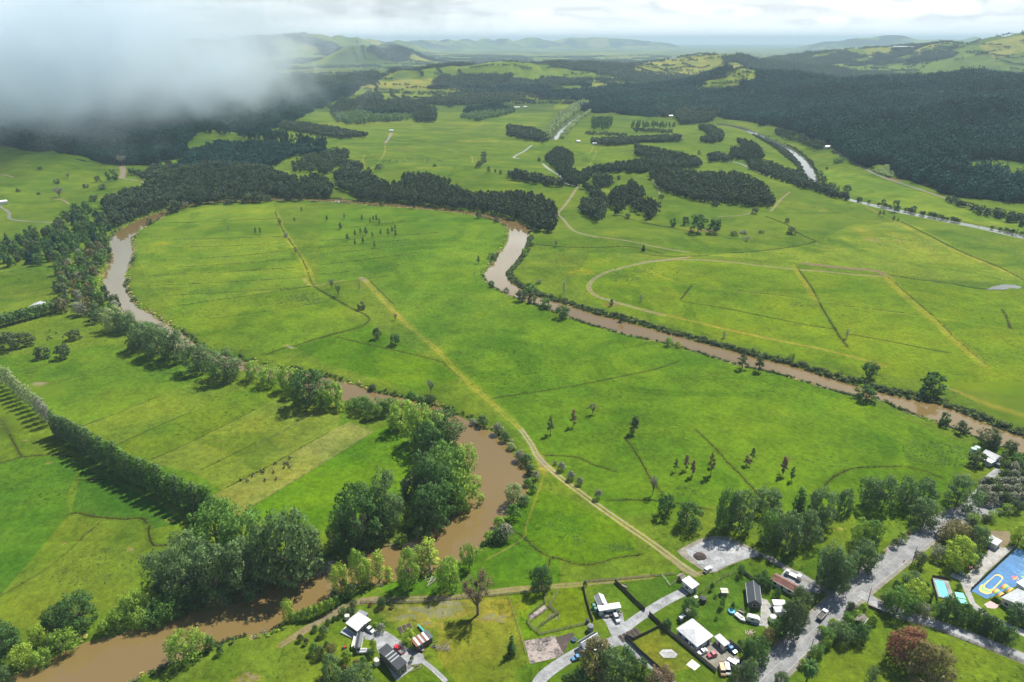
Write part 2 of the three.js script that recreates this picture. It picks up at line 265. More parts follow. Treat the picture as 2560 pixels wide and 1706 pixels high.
const TRACKS = [
  // view, colour, width in metres, points[, alpha]
  [D, '#cfc594', 3.4, [[835, 640], [880, 690], [940, 750], [1000, 800], [1060, 865], [1100, 900], [1150, 945], [1190, 980], [1220, 1020], [1240, 1055], [1290, 1100], [1350, 1145], [1420, 1195], [1500, 1250], [1560, 1295], [1598, 1320]]],
  [D, '#8aa04a', 1.1, [[1290, 1100], [1350, 1145], [1420, 1195], [1500, 1250], [1560, 1295]]],
  [D, '#8fab45', 9, [[835, 640], [880, 690], [940, 750], [1000, 800], [1060, 865], [1100, 900], [1150, 945], [1190, 980]], 0.25],
  [D, '#c3b48a', 5, [[828, 638], [840, 645]]],
  [L2, '#b5a576', 2.6, [[0, 1390], [80, 1340], [200, 1262], [300, 1205], [400, 1175], [560, 1165], [740, 1160], [850, 1155], [1000, 1135], [1150, 1115], [1200, 1112]]],
  [L3, '#b3a872', 2.6, [[0, 695], [150, 672], [300, 662], [450, 650], [650, 636], [800, 626], [1000, 600], [1150, 588], [1500, 545]], 0.8],
  [M2, '#b4ad86', 3.6, [[1745, 500], [1700, 570], [1640, 650], [1610, 690], [1640, 720], [1680, 770], [1730, 810], [1850, 840], [2000, 860], [2150, 885], [2325, 922], [2500, 950]]],
  [M2, '#bdb283', 4.2, [[2500, 980], [2325, 1003], [2180, 1022], [2000, 1065], [1900, 1100], [1840, 1140], [1817, 1180], [1832, 1215], [1880, 1250], [1960, 1275], [2050, 1300], [2150, 1330], [2325, 1375]]],
  [M3, '#b3b060', 3.4, [[-10, 1205], [150, 1242], [300, 1277], [500, 1325], [800, 1390], [1100, 1450], [1300, 1500], [1500, 1555]], 0.75],
  [L6, '#b3b060', 3, [[1700, -140], [2030, 0], [2200, 60], [2353, 108], [2600, 200]], 0.7],
  [M3, '#b9ab86', 3.6, [[0, 925], [100, 911], [250, 905], [450, 911], [700, 937], [950, 965], [1150, 980], [1350, 1000], [1520, 1010]], 0.85],
  [M3, '#aa8c6e', 6, [[1000, 926], [1150, 945], [1300, 960], [1430, 970], [1500, 995], [1520, 1010]], 0.85],
  [M3, '#bfb89c', 2.5, [[60, 400], [110, 470], [125, 522]]],
  [M3, '#b3ac80', 3, [[800, 612], [860, 540], [920, 490]]], [M3, '#b3ac80', 3, [[480, 642], [640, 630], [720, 595]], 0.7],
  [M3, '#c3c6ba', 4, [[430, 292], [520, 300], [600, 312], [680, 347], [760, 382], [800, 387]]],
  [M2, '#c9cdc6', 4.5, [[1432, 225], [1380, 265], [1310, 305], [1345, 315]]], [M2, '#c9cdc6', 5, [[1505, 350], [1560, 395], [1620, 430], [1650, 470], [1680, 490], [1750, 500]]],
  [M2, '#bfb3a3', 6, [[480, 140], [470, 170], [440, 210]]], [M2, '#a9b579', 3, [[860, 250], [940, 275], [1020, 295], [1030, 340]], 0.6],
  [M2, '#a9b579', 3, [[440, 215], [430, 290], [330, 390], [290, 330], [300, 290]], 0.5], [M2, '#9cb163', 3, [[1750, 300], [1820, 280], [1850, 230]], 0.5], [M2, '#9cb163', 3, [[1820, 360], [1850, 310], [1870, 260]], 0.5],
  [M3, '#aaa79c', 5, [[1180, 230], [1280, 290], [1350, 330], [1430, 375], [1550, 420], [1700, 470], [1830, 515], [2000, 565], [2100, 600], [2353, 670]]],
  [M3, '#b3906f', 9, [[1520, 405], [1590, 420]], 0.6],
  [M1, '#aaa69a', 3.6, [[-60, 350], [0, 370], [60, 410], [62, 450], [140, 465], [290, 475], [400, 476]]], [M1, '#b7a47e', 3.2, [[0, 150], [50, 160], [85, 172]]], [M1, '#b7a47e', 3, [[370, 315], [430, 328], [460, 350]]],
  [M1, '#bba88b', 9, [[822, 95], [832, 140], [820, 175]]], [M1, '#bba88b', 4, [[820, 175], [900, 190], [990, 210]]],
  // worn lines and gateways
  [L2, '#a9a878', 0.9, [[1290, 545], [1250, 660], [1200, 800], [1180, 870], [1000, 975]], 0.7],
  [D, '#c0b184', 5, [[1240, 1045], [1250, 1085]], 0.35],
  [M1, '#c4bd95', 3, [[1925, 1305], [1990, 1330]], 0.8], [M1, '#c4bd95', 3, [[2050, 850], [2110, 905], [2325, 868]], 0.6], [M1, '#9cb44b', 7, [[1860, 400], [1930, 560], [2060, 760], [2110, 890]], 0.5],
  [M3, '#9fb04a', 6, [[940, 940], [1020, 1060], [1080, 1170]], 0.5], [M3, '#9fb04a', 8, [[1500, 1000], [1600, 1100], [1720, 1210], [1830, 1300], [1930, 1400], [2120, 1560]], 0.5],
  [M3, '#a7ad68', 4, [[1380, 580], [1600, 690], [1800, 790], [2000, 880], [2200, 960], [2353, 1030]], 0.5],
  [M3, '#8fae3e', 5, [[0, 950], [300, 1062], [900, 1132], [1400, 1207], [2000, 1292], [2280, 1332]], 0.45],
  [L4, '#bfae78', 2.2, [[0, 200], [120, 285], [220, 370], [320, 405], [440, 395]], 0.8],
  [L4, '#a8a08a', 2.4, [[1040, 220], [1200, 290], [1350, 380], [1500, 460], [1680, 560]], 0.3],
  [P4, '#bca67a', 3.2, [[0, 770], [150, 670], [330, 560], [540, 440], [720, 345]], 0.9], [P4, '#bca67a', 3.4, [[1100, 170], [1250, 150], [1400, 135]], 0.9],
];
const DRAINS = [
  // view, width in metres, points: ditches of rushes, mud and dark water
  [M1, 1.6, [[1860, 400], [1885, 480], [1930, 560], [2000, 660], [2060, 760], [2110, 890], [2200, 960], [2325, 1030]]], [M2, 1.6, [[0, 1205], [100, 1260], [200, 1320], [300, 1370], [330, 1400], [300, 1440], [200, 1475], [100, 1500], [0, 1530]]], [M1, 1.8, [[2325, 1212], [2150, 1260], [2000, 1310], [1930, 1322], [1800, 1370]]],
  [D, 1.4, [[775, 775], [860, 795], [950, 815], [1040, 838]]], [D, 1.4, [[1020, 835], [1070, 880]]], [D, 1.0, [[1135, 915], [1300, 890], [1500, 850], [1560, 830]]],
  [L6, 1.2, [[110, 205], [220, 310], [330, 430], [430, 530], [540, 650]]], [L6, 1.2, [[990, 590], [1050, 530], [1150, 480], [1220, 465], [1400, 458], [1520, 455]]], [L6, 1, [[1560, 460], [1700, 495], [1800, 540]]], [Q1, 1.3, [[520, 175], [580, 260], [630, 350], [690, 430]]],
  [L3, 1.1, [[150, 90], [240, 150], [300, 200], [400, 290], [500, 350], [600, 375], [700, 405], [800, 430], [900, 435], [1000, 415], [1150, 370], [1300, 350], [1420, 335]]], [L3, 0.8, [[530, 370], [510, 430], [490, 470]]], [Q1, 1.2, [[150, 255], [300, 265], [380, 300], [480, 330]]], [Q1, 1.2, [[440, 462], [560, 460], [680, 465], [920, 505]]],
  [P1, 1.6, [[0, 550], [60, 640], [110, 740], [150, 810], [200, 890]]], [P1, 1.6, [[-60, 960], [60, 935], [200, 895], [350, 880], [480, 870], [560, 880], [660, 895]]], [P1, 2.0, [[650, 1415], [720, 1410], [850, 1440], [1000, 1455], [1150, 1465], [1290, 1455], [1350, 1500]]], [P2, 1.8, [[1370, 130], [1365, 200], [1390, 280], [1430, 310], [1560, 300], [1650, 240]]],
  [M3, 2.2, [[960, 950], [1040, 1060], [1100, 1170], [1170, 1290], [1220, 1370], [1270, 1440]]], [M3, 1.8, [[1520, 1010], [1620, 1100], [1750, 1210], [1850, 1300], [1950, 1400], [2140, 1560]]], [M3, 1.4, [[600, 1095], [900, 1130], [1100, 1165], [1400, 1205], [1700, 1245]]], [M3, 1.1, [[250, 1160], [500, 1200], [800, 1260], [1050, 1310], [1200, 1330]]], [M3, 1.4, [[250, 1150], [320, 1060]]],
  [M3, 1.2, [[1270, 1360], [1500, 1400], [1800, 1460], [1900, 1475]]], [M3, 1.8, [[1600, 670], [1800, 770], [2000, 870], [2200, 950], [2353, 1030]]], [M3, 2.2, [[2220, 1210], [2250, 1270], [2270, 1330]]],
  [M2, 2, [[1440, 895], [1550, 905], [1700, 915], [1900, 915], [2070, 910], [2200, 930], [2325, 960]]], [M3, 1.8, [[0, 862], [100, 880], [250, 885], [420, 880]]], [M3, 1.6, [[560, 865], [800, 845], [1000, 815], [1080, 795]]], [M3, 2, [[770, 640], [900, 690], [960, 735], [1080, 795]]], [M3, 1.8, [[1530, 1000], [1700, 1025], [1900, 1050], [2050, 1080], [2140, 1085]]],
  [M2, 1.6, [[2000, 690], [2120, 730], [2325, 775]]], [M3, 1.6, [[0, 680], [160, 705], [330, 740]]], [M2, 2, [[500, 195], [700, 205], [900, 200]]],
];
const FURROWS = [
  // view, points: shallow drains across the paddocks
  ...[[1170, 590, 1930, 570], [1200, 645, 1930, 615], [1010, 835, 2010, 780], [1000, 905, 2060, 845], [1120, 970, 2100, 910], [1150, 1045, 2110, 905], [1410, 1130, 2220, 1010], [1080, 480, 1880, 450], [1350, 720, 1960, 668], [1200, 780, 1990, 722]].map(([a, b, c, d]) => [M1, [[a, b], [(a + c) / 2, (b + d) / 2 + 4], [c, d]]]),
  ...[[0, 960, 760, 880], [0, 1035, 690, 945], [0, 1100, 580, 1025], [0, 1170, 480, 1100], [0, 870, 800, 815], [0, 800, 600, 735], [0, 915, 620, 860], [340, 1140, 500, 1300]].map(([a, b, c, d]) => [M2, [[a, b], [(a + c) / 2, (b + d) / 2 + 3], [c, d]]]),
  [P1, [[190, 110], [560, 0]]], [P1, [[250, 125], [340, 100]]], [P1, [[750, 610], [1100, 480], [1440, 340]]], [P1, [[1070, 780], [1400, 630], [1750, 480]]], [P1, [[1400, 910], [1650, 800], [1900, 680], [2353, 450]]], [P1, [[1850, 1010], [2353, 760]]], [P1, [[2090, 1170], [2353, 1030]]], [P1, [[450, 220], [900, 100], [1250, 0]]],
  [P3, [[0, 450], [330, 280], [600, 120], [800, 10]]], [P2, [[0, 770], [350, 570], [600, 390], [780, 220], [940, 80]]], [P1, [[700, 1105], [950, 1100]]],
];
const BLOTCHES = [
  // view, colour, centre, half axes in metres, alpha: rank or wet grass
  [M1, '#5b8420', [1700, 1190], [34, 22], 0.5], [M1, '#6d8f2e', [1130, 935], [16, 12], 0.5], [M1, '#a2b43a', [1090, 622], [14, 10], 0.6], [M1, '#6f9a2c', [1240, 1000], [10, 8], 0.4], [D, '#5f8f22', [1200, 880], [40, 16], 0.4], [M2, '#a9b52e', [1760, 1085], [18, 14], 0.6], [M2, '#7d9a2a', [1700, 1000], [26, 26], 0.5], [M2, '#5f8a2a', [2020, 1090], [24, 18], 0.4],
  [L6, '#5f8f26', [960, 310], [14, 5], 0.5], [M3, '#6d8f35', [2000, 800], [30, 60], 0.35], [M3, '#96ae50', [1500, 760], [40, 40], 0.4], [M2, '#7c8a55', [560, 255], [30, 30], 0.6], [M2, '#a8b260', [1060, 195], [60, 30], 0.5],
  [L3, '#4f861a', [800, 40], [10, 8], 0.5], [P2, '#c2a57c', [2260, 1540], [6, 3], 0.7], [L2, '#c2ad7c', [790, 1200], [3, 12], 0.5], [L2, '#b3a878', [700, 1230], [22, 9], 0.8], [L2, '#a8a86a', [600, 1210], [16, 6], 0.5], [L2, '#a9a565', [1000, 1200], [20, 8], 0.4], [L2, '#bba777', [1030, 1260], [8, 3], 0.6], [P1, '#bcae86', [370, 215], [4, 2], 0.7], [P1, '#bcae86', [450, 945], [2.4, 1.4], 0.9], [P1, '#bcae86', [235, 742], [2.4, 1.4], 0.9], [P1, '#bcae86', [860, 1105], [2.4, 1.2], 0.9], [P1, '#bcae86', [1560, 1475], [3, 1.4], 0.9], [P2, '#c0b08a', [1195, 345], [2.6, 1.5], 0.9], [P2, '#c0b08a', [590, 293], [1.6, 1], 0.9], [P2, '#b7b27a', [755, 125], [2, 1.2], 0.8], [P1, '#a99d70', [2030, 742], [3, 1.6], 0.6],
  [M3, '#b09a86', [1425, 785], [9, 6], 0.7], [M3, '#b5a999', [1595, 787], [7, 4], 0.7], [M3, '#b5a999', [1120, 605], [6, 4], 0.6], [M2, '#a4806c', [1970, 1300], [10, 8], 0.7], [L6, '#c4b08a', [1100, 885], [1.6, 1.2], 0.9], [M3, '#8c705c', [370, 725], [24, 14], 0.7],
];
function paintGround(g, map, S) {                                      // map: world to canvas, S: metres per pixel
  g.lineJoin = g.lineCap = 'round';
  const trace = (p, close) => { g.beginPath(); p.forEach((q, i) => g[i ? 'lineTo' : 'moveTo'](...map(q))); if (close) g.closePath(); };
  for (const [v, col, pts] of PAINT.fields) { trace(pts, true); g.globalAlpha = 1; g.fillStyle = col; g.fill(); }
  for (const [col, c, [a, b], alpha] of PAINT.blots) { const r = rng(Math.round(c[0] * 7 + c[1])); g.fillStyle = col; for (let k = 0; k < 46; k++) { const t = r() * 6.283, q = Math.sqrt(r()), e = 0.12 + 0.2 * r(), [x, y] = map([c[0] + Math.cos(t) * q * a * 0.85, c[1] + Math.sin(t) * q * b * 0.85]); g.globalAlpha = alpha * 0.3; g.beginPath(); g.ellipse(x, y, Math.max(a * e / S, 0.6), Math.max(b * e / S, 0.6), 0, 0, 6.283); g.fill(); } }
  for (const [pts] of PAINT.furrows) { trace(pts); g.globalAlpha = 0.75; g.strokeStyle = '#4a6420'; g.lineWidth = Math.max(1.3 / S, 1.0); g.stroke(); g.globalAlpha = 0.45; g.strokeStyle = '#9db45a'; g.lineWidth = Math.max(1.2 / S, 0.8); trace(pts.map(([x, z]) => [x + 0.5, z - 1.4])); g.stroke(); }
  for (const [w, pts] of PAINT.drains) { trace(pts); g.globalAlpha = 0.4; g.strokeStyle = '#5f7c26'; g.lineWidth = (w + 2.2) / S; g.stroke(); g.globalAlpha = 0.85; g.strokeStyle = '#4b4a26'; g.lineWidth = Math.max(w * 0.6 / S, 0.8); g.stroke(); }
  for (const [col, w, pts, alpha] of PAINT.tracks) { trace(pts); g.strokeStyle = col; g.globalAlpha = alpha * 0.4; g.lineWidth = w * 1.25 / S; g.stroke();
    const r = rng(Math.round(w * 100 + pts.length)), ruts = S < 0.5 && w < 5 ? [-0.3, 0.3] : [0];                // wheel ruts, patchy along their length
    for (const o of ruts) for (let i = 0; i + 2 < pts.length; i++) { const a = pts[i], b = pts[i + 2], dx = b[0] - a[0], dz = b[1] - a[1], l = Math.hypot(dx, dz) || 1, n = Math.max(1, Math.round(l / 5)); for (let k = 0; k < n; k++) { const q = o * w + (r() - 0.5) * w * 0.1, at = (t) => [a[0] + dx * t - dz / l * q, a[1] + dz * t + dx / l * q]; trace([at(k / n), at((k + 1.2) / n)]); g.globalAlpha = alpha * (0.45 + 0.5 * r()); g.lineWidth = Math.max(w * (ruts.length > 1 ? 0.34 : 0.85) * (0.8 + 0.5 * r()) / S, 0.7); g.stroke(); } } }
  g.globalAlpha = 1;
}
const PAINT = {
  fields: FIELDS.map(([v, c, p]) => [v, c, line(v, p)]),
  tracks: TRACKS.map(([v, c, w, p, a]) => [c, w, smooth(line(v, p), 6), a ?? 1]),
  drains: DRAINS.map(([v, w, p]) => [w, smooth(line(v, p), 5)]),
  furrows: FURROWS.map(([v, p]) => [smooth(line(v, p), 6)]),
  blots: BLOTCHES.map(([v, c, p, h, a]) => { const q = pick(v(...p)); return [c, [q[0], q[2]], h, a]; }),
};
const TILES = [
  // x0, x1, z0 (far), z1 (near), metres per pixel
  [-300, 0, -420, -160, 0.16], [0, 300, -420, -160, 0.16], [-640, 0, -800, -420, 0.36], [0, 640, -800, -420, 0.36], [-1350, 0, -1750, -800, 0.8], [0, 1350, -1750, -800, 0.8], [-4500, 4500, -6200, 60, 4.6], [-46000, 46000, -62000, 60, 46],
];
const hash2 = (a, b) => { let h = Math.imul(a | 0, 374761393) ^ Math.imul(b | 0, 668265263); h = Math.imul(h ^ (h >>> 13), 1274126177); return ((h ^ (h >>> 16)) >>> 0) / 4294967296; };
const FAR_TONES = [[140, 172, 84], [120, 156, 74], [168, 186, 108], [100, 134, 66], [152, 180, 80], [128, 164, 68], [182, 194, 124], [92, 126, 62]];
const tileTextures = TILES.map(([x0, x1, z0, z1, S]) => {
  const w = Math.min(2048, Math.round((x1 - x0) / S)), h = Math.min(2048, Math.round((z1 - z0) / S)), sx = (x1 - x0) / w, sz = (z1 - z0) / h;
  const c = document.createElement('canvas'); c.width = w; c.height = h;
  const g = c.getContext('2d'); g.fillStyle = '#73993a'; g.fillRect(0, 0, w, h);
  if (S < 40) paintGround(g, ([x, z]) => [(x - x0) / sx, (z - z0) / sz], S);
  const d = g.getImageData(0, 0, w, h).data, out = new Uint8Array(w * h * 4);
  for (let j = 0; j < h; j++) for (let i = 0; i < w; i++) {
    const x = x0 + (i + 0.5) * sx, z = z0 + (j + 0.5) * sz, o = (j * w + i) * 4, q = ((h - 1 - j) * w + i) * 4;
    let r = d[o], gg = d[o + 1], b = d[o + 2];
    if (S > 2 && z < -1750) {                                          // patchwork of far paddocks
      const wx = x + 90 * vn(x / 700, z / 700), wz = z + 90 * vn(x / 600 + 9, z / 600), ca = Math.floor(wx / 520 + wz / 1900), cb = Math.floor(wz / 260 - wx / 2600 + 0.5 * (ca & 1));
      const tone = FAR_TONES[Math.floor(hash2(ca, cb) * 8)], t = sstep(-1750, -2500, z) * 0.9;
      r = lerp(r, tone[0], t); gg = lerp(gg, tone[1], t); b = lerp(b, tone[2], t);
    }
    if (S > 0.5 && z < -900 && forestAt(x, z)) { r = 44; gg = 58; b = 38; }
    const wet = sstep(0.10, 0.34, fbm(x / 42 + 3 * vn(x / 90, z / 90), z / 34, 3)), sere = sstep(0.12, 0.36, fbm(x / 95 + 31, z / 80 + 2 * vn(x / 60, z / 60 + 9), 3)), n1 = fbm(x / 70, z / 55, 3), n2 = S < 1 ? vn(x / 9, z / 9) : 0, n3 = S < 0.5 ? vn(x / 2.1, z / 2.1) * 0.6 + vn(x / 0.8, z / 0.8) * 0.5 : 0, n4 = fbm(x / 24 + 40, z / 24, 2);
    const green = gg > r && gg > b * 1.2 ? 1 : 0.45;
    if (green === 1) { r *= 1 - 0.14 * wet + 0.06 * sere; gg *= 1 - 0.085 * wet + 0.03 * sere; b *= 1 - 0.22 * wet + 0.16 * sere; }
    const k = 1 + green * (0.12 * n1 + 0.06 * n2 + 0.15 * n3 + 0.07 * n4) + (hash2(i * 3 + w, j * 7) - 0.5) * (S < 0.5 ? 0.20 : S < 1 ? 0.12 : 0.06);
    const dry = green * (n4 * 0.10 + n1 * 0.06);
    // rank tufts left by grazing
    const tuft = S < 1 && green === 1 ? sstep(0.62, 0.8, vn(x / 1.7 + 50, z / 1.7)) * sstep(0.0, 0.35, fbm(x / 60 + 7, z / 60 + 3, 2)) * 0.30 : 0;
    out[q] = clamp(r * (green === 1 ? 1.08 : 0.98) * (k + dry) * (1 - tuft), 0, 255); out[q + 1] = clamp(gg * k * (1 - tuft * 0.75), 0, 255); out[q + 2] = clamp(b * (green === 1 ? 0.68 : 1.06) * (k - dry * 0.6) * (1 - tuft), 0, 255); out[q + 3] = 255;
  }
  const t = new THREE.DataTexture(out, w, h, THREE.RGBAFormat); t.colorSpace = THREE.SRGBColorSpace; t.magFilter = THREE.LinearFilter; t.wrapS = t.wrapT = THREE.ClampToEdgeWrapping; t.needsUpdate = true;
  // uv is metres east (u) and metres north (v = -z); this matrix lays the tile where it belongs
  t.repeat.set(1 / (x1 - x0), 1 / (z1 - z0)); t.offset.set(-x0 / (x1 - x0), z1 / (z1 - z0));
  return t;
});
// clods and tufts: fine relief shared by the near tiles
const tuftBump = (() => {
  const n = 512, out = new Uint8Array(n * n * 4), r = rng(5);
  const base = new Float32Array(n * n); for (let i = 0; i < n * n; i++) base[i] = r();
  for (let y = 0; y < n; y++) for (let x = 0; x < n; x++) { let s = 0; for (let a = -1; a <= 1; a++) for (let b = -1; b <= 1; b++) s += base[((y + a + n) % n) * n + (x + b + n) % n]; s /= 9; const v = clamp(s * 0.7 + base[(y >> 3) * n + (x >> 3)] * 0.3, 0, 1) * 255, o = (y * n + x) * 4; out[o] = out[o + 1] = out[o + 2] = v; out[o + 3] = 255; }
  const t = new THREE.DataTexture(out, n, n, THREE.RGBAFormat); t.magFilter = THREE.LinearFilter; t.wrapS = t.wrapT = THREE.RepeatWrapping; t.repeat.set(1 / 130, 1 / 130); t.needsUpdate = true; return t;
})();
const ALB = 0.42;                                                      // what the drawn colours are multiplied with to become reflectances
{
  const rows = []; let d = 100; while (d < 2600) { rows.push(d); d *= 1.0064; } while (d < 46000) { rows.push(d); d *= 1.026; } rows.push(46000);
  const NC = 400, n = rows.length, pos = new Float32Array(n * (NC + 1) * 3), uv = new Float32Array(n * (NC + 1) * 2);
  for (let i = 0; i < n; i++) for (let j = 0; j <= NC; j++) {
    const u = (j / NC * 2 - 1) * 1.02, x = rows[i] * u, z = 100 - rows[i], o = i * (NC + 1) + j;
    pos.set([x, ground(x, z), z], o * 3); uv.set([x, -z], o * 2);
  }
  const byTile = TILES.map(() => []);
  for (let i = 0; i + 1 < n; i++) for (let j = 0; j < NC; j++) {
    const a = i * (NC + 1) + j, b = a + 1, c = a + NC + 1, e = c + 1, x = (pos[a * 3] + pos[e * 3]) / 2, z = (pos[a * 3 + 2] + pos[e * 3 + 2]) / 2;
    const k = TILES.findIndex(([x0, x1, z0, z1]) => x >= x0 && x < x1 && z >= z0 && z < z1);
    byTile[k < 0 ? TILES.length - 1 : k].push(a, b, c, b, e, c);
  }
  const geo = new THREE.BufferGeometry(); geo.setAttribute('position', new THREE.BufferAttribute(pos, 3)); geo.setAttribute('uv', new THREE.BufferAttribute(uv, 2));
  const index = []; byTile.forEach((l, k) => { geo.addGroup(index.length, l.length, k); for (const v of l) index.push(v); });
  geo.setIndex(index); geo.computeVertexNormals();
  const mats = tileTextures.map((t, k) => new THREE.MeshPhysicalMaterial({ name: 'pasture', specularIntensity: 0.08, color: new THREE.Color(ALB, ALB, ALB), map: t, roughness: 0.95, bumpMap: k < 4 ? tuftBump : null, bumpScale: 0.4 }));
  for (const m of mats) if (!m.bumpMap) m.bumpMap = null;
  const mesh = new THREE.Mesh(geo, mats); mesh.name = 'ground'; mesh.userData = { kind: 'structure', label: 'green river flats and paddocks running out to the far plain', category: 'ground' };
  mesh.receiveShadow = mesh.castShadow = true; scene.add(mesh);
}
// ---------------------------------------------------------------- water
function sheet(name, poly, y, mat, label) {
  const s = new THREE.Shape(poly.map(([x, z]) => new THREE.Vector2(x, -z))), g = new THREE.ShapeGeometry(s); g.rotateX(-Math.PI / 2);
  const m = new THREE.Mesh(g, mat); m.name = name; m.position.y = y; m.receiveShadow = true; m.userData = { kind: 'structure', label, category: name.split('_')[0] }; scene.add(m); return m;
}
const rippleBump = (() => {
  const n = 256, out = new Uint8Array(n * n * 4);
  for (let y = 0; y < n; y++) for (let x = 0; x < n; x++) { const a = x / n * 6.2832, b = y / n * 6.2832; const v = 128 + 30 * Math.sin(3 * a + 2 * Math.sin(b)) + 26 * Math.sin(5 * b + 1.5 * Math.sin(2 * a)) + 22 * Math.sin(7 * a + 6 * b) + 18 * Math.sin(11 * a - 9 * b + Math.sin(4 * b)); const o = (y * n + x) * 4; out[o] = out[o + 1] = out[o + 2] = clamp(v, 0, 255); out[o + 3] = 255; }
  const t = new THREE.DataTexture(out, n, n, THREE.RGBAFormat); t.magFilter = THREE.LinearFilter; t.wrapS = t.wrapT = THREE.RepeatWrapping; t.repeat.set(1 / 14, 1 / 14); t.needsUpdate = true; return t;
})();
const muddy = new THREE.MeshPhysicalMaterial({ name: 'muddy_water', color: new THREE.Color(0.175, 0.121, 0.044), roughness: 0.05, ior: 1.45, clearcoat: 0.7, clearcoatRoughness: 0.04, bumpMap: rippleBump, bumpScale: 0.012 });
const clear = new THREE.MeshPhysicalMaterial({ name: 'clear_water', color: new THREE.Color(0.10, 0.11, 0.09), roughness: 0.05, ior: 1.333, bumpMap: rippleBump, bumpScale: 0.01 });
sheet('river', grow(riverPoly, 1.6), WATER, muddy, 'brown muddy river looping round the paddocks');
sheet('river_001', grow(farRiver, 1.5), WATER, clear, 'pale shining river below the pine hills');
sheet('river_002', grow(creekPoly, 1.2), WATER, clear, 'narrow willow-lined creek on the far flats');
ponds.forEach((p, i) => { const y = Math.max(...p.map(([x, z]) => ground(x, z))) + 0.08; sheet(i ? 'pond_00' + i : 'pond', p, y, clear, ['small pond among trees on the far flats', 'tiny pond at the edge of the far tree belt', 'far pond in the pale distant paddocks', 'little reedy pond at the end of the drain', 'far pale water below the distant ridge'][i]); });
// ---------------------------------------------------------------- plants: prototypes
const names = new Map();
function numbered(n) { const k = names.get(n) ?? 0; names.set(n, k + 1); return k ? n + '_' + String(k).padStart(3, '0') : n; }
function tag(o, label, category, group, kind) { o.userData = { label, category }; if (group) o.userData.group = group; if (kind) o.userData.kind = kind; return o; }
const rgb = (r, g, b) => new THREE.Color(r, g, b);
const leafMat = (name, r, g, b, through = 0.42) => new THREE.MeshPhysicalMaterial({ name, color: rgb(r, g, b), vertexColors: true, roughness: 0.9, specularIntensity: 0.12, transmission: through, thickness: 0, side: THREE.DoubleSide });
const LEAF = {
  dark: leafMat('dark_leaves', 0.088, 0.180, 0.044), green: leafMat('green_leaves', 0.145, 0.281, 0.051), grey: leafMat('grey_green_leaves', 0.145, 0.236, 0.082), light: leafMat('light_leaves', 0.275, 0.429, 0.060), yellow: leafMat('yellow_green_leaves', 0.364, 0.496, 0.060),
  pale: leafMat('pale_leaves', 0.329, 0.419, 0.169), bush: leafMat('bush_leaves', 0.104, 0.155, 0.060), pine: leafMat('pine_needles', 0.015, 0.058, 0.046, 0.15), copper: leafMat('copper_leaves', 0.275, 0.115, 0.080), olive: leafMat('olive_brown_leaves', 0.209, 0.193, 0.071), ash: leafMat('ash_grey_leaves', 0.308, 0.329, 0.227), rust: leafMat('rusty_leaves', 0.253, 0.187, 0.109), wood: leafMat('dark_wood_leaves', 0.060, 0.092, 0.044, 0.25), straw: leafMat('straw_stems', 0.528, 0.507, 0.159),
};
const BARK = new THREE.MeshStandardMaterial({ name: 'bark', color: rgb(0.13, 0.105, 0.08), roughness: 0.95 }), PALEBARK = new THREE.MeshStandardMaterial({ name: 'pale_bark', color: rgb(0.36, 0.34, 0.30), roughness: 0.9 });
// leaf faces spread through clumps; normals lean away from the clump's middle so that clumps round off in the light
function leaves(clumps, n, size, seed, { flat = 0.35, vary = 0.32, shell = 0.45 } = {}) {
  const r = rng(seed), total = clumps.reduce((s, c) => s + c[3] * c[3] * (c[4] ?? c[3]), 0) || 1, pos = [], nor = [], col = [], idx = [];
  const q = new THREE.Quaternion(), e = new THREE.Euler(), v = new THREE.Vector3(), nn = new THREE.Vector3();
  for (const [cx, cy, cz, rad, ry = rad] of clumps) {
    const m = Math.max(3, Math.round(n * rad * rad * ry / total)), tone = 1 + (r() - 0.5) * vary;
    for (let i = 0; i < m; i++) {
      const a = r() * 6.2832, u = r() * 2 - 1, k = Math.pow(shell + (1 - shell) * r(), 0.8), s = Math.sqrt(1 - u * u), dx = Math.cos(a) * s * k, dy = u * k, dz = Math.sin(a) * s * k;
      const px = cx + dx * rad, py = cy + dy * ry, pz = cz + dz * rad, w = size * (0.65 + 0.7 * r()), h = w * (0.6 + 0.5 * r());
      e.set(r() * 6.28, r() * 6.28, r() * 6.28); q.setFromEuler(e);
      const b = pos.length / 3, t = tone * (1 + (r() - 0.5) * vary), warm = 1 + (r() - 0.5) * 0.16;
      nn.set(0, 0, 1).applyQuaternion(q); const sgn = nn.x * dx + nn.y * (dy + 0.4) + nn.z * dz < 0 ? -1 : 1;
      nn.multiplyScalar(sgn * flat).add(v.set(dx, dy + 0.28, dz)).normalize();
      for (const [x, y] of [[-w, -h * 0.4], [w * 0.7, -h], [w, h * 0.5], [-w * 0.5, h]]) { v.set(x * 0.5, y * 0.5, 0).applyQuaternion(q); pos.push(px + v.x, py + v.y, pz + v.z); nor.push(nn.x, nn.y, nn.z); col.push(t * warm, t, t * (2 - warm)); }
      if (sgn > 0) idx.push(b, b + 1, b + 2, b, b + 2, b + 3); else idx.push(b, b + 2, b + 1, b, b + 3, b + 2);
    }
  }
  const g = new THREE.BufferGeometry(); g.setAttribute('position', new THREE.Float32BufferAttribute(pos, 3)); g.setAttribute('normal', new THREE.Float32BufferAttribute(nor, 3)); g.setAttribute('color', new THREE.Float32BufferAttribute(col, 3)); g.setIndex(idx); return g;
}
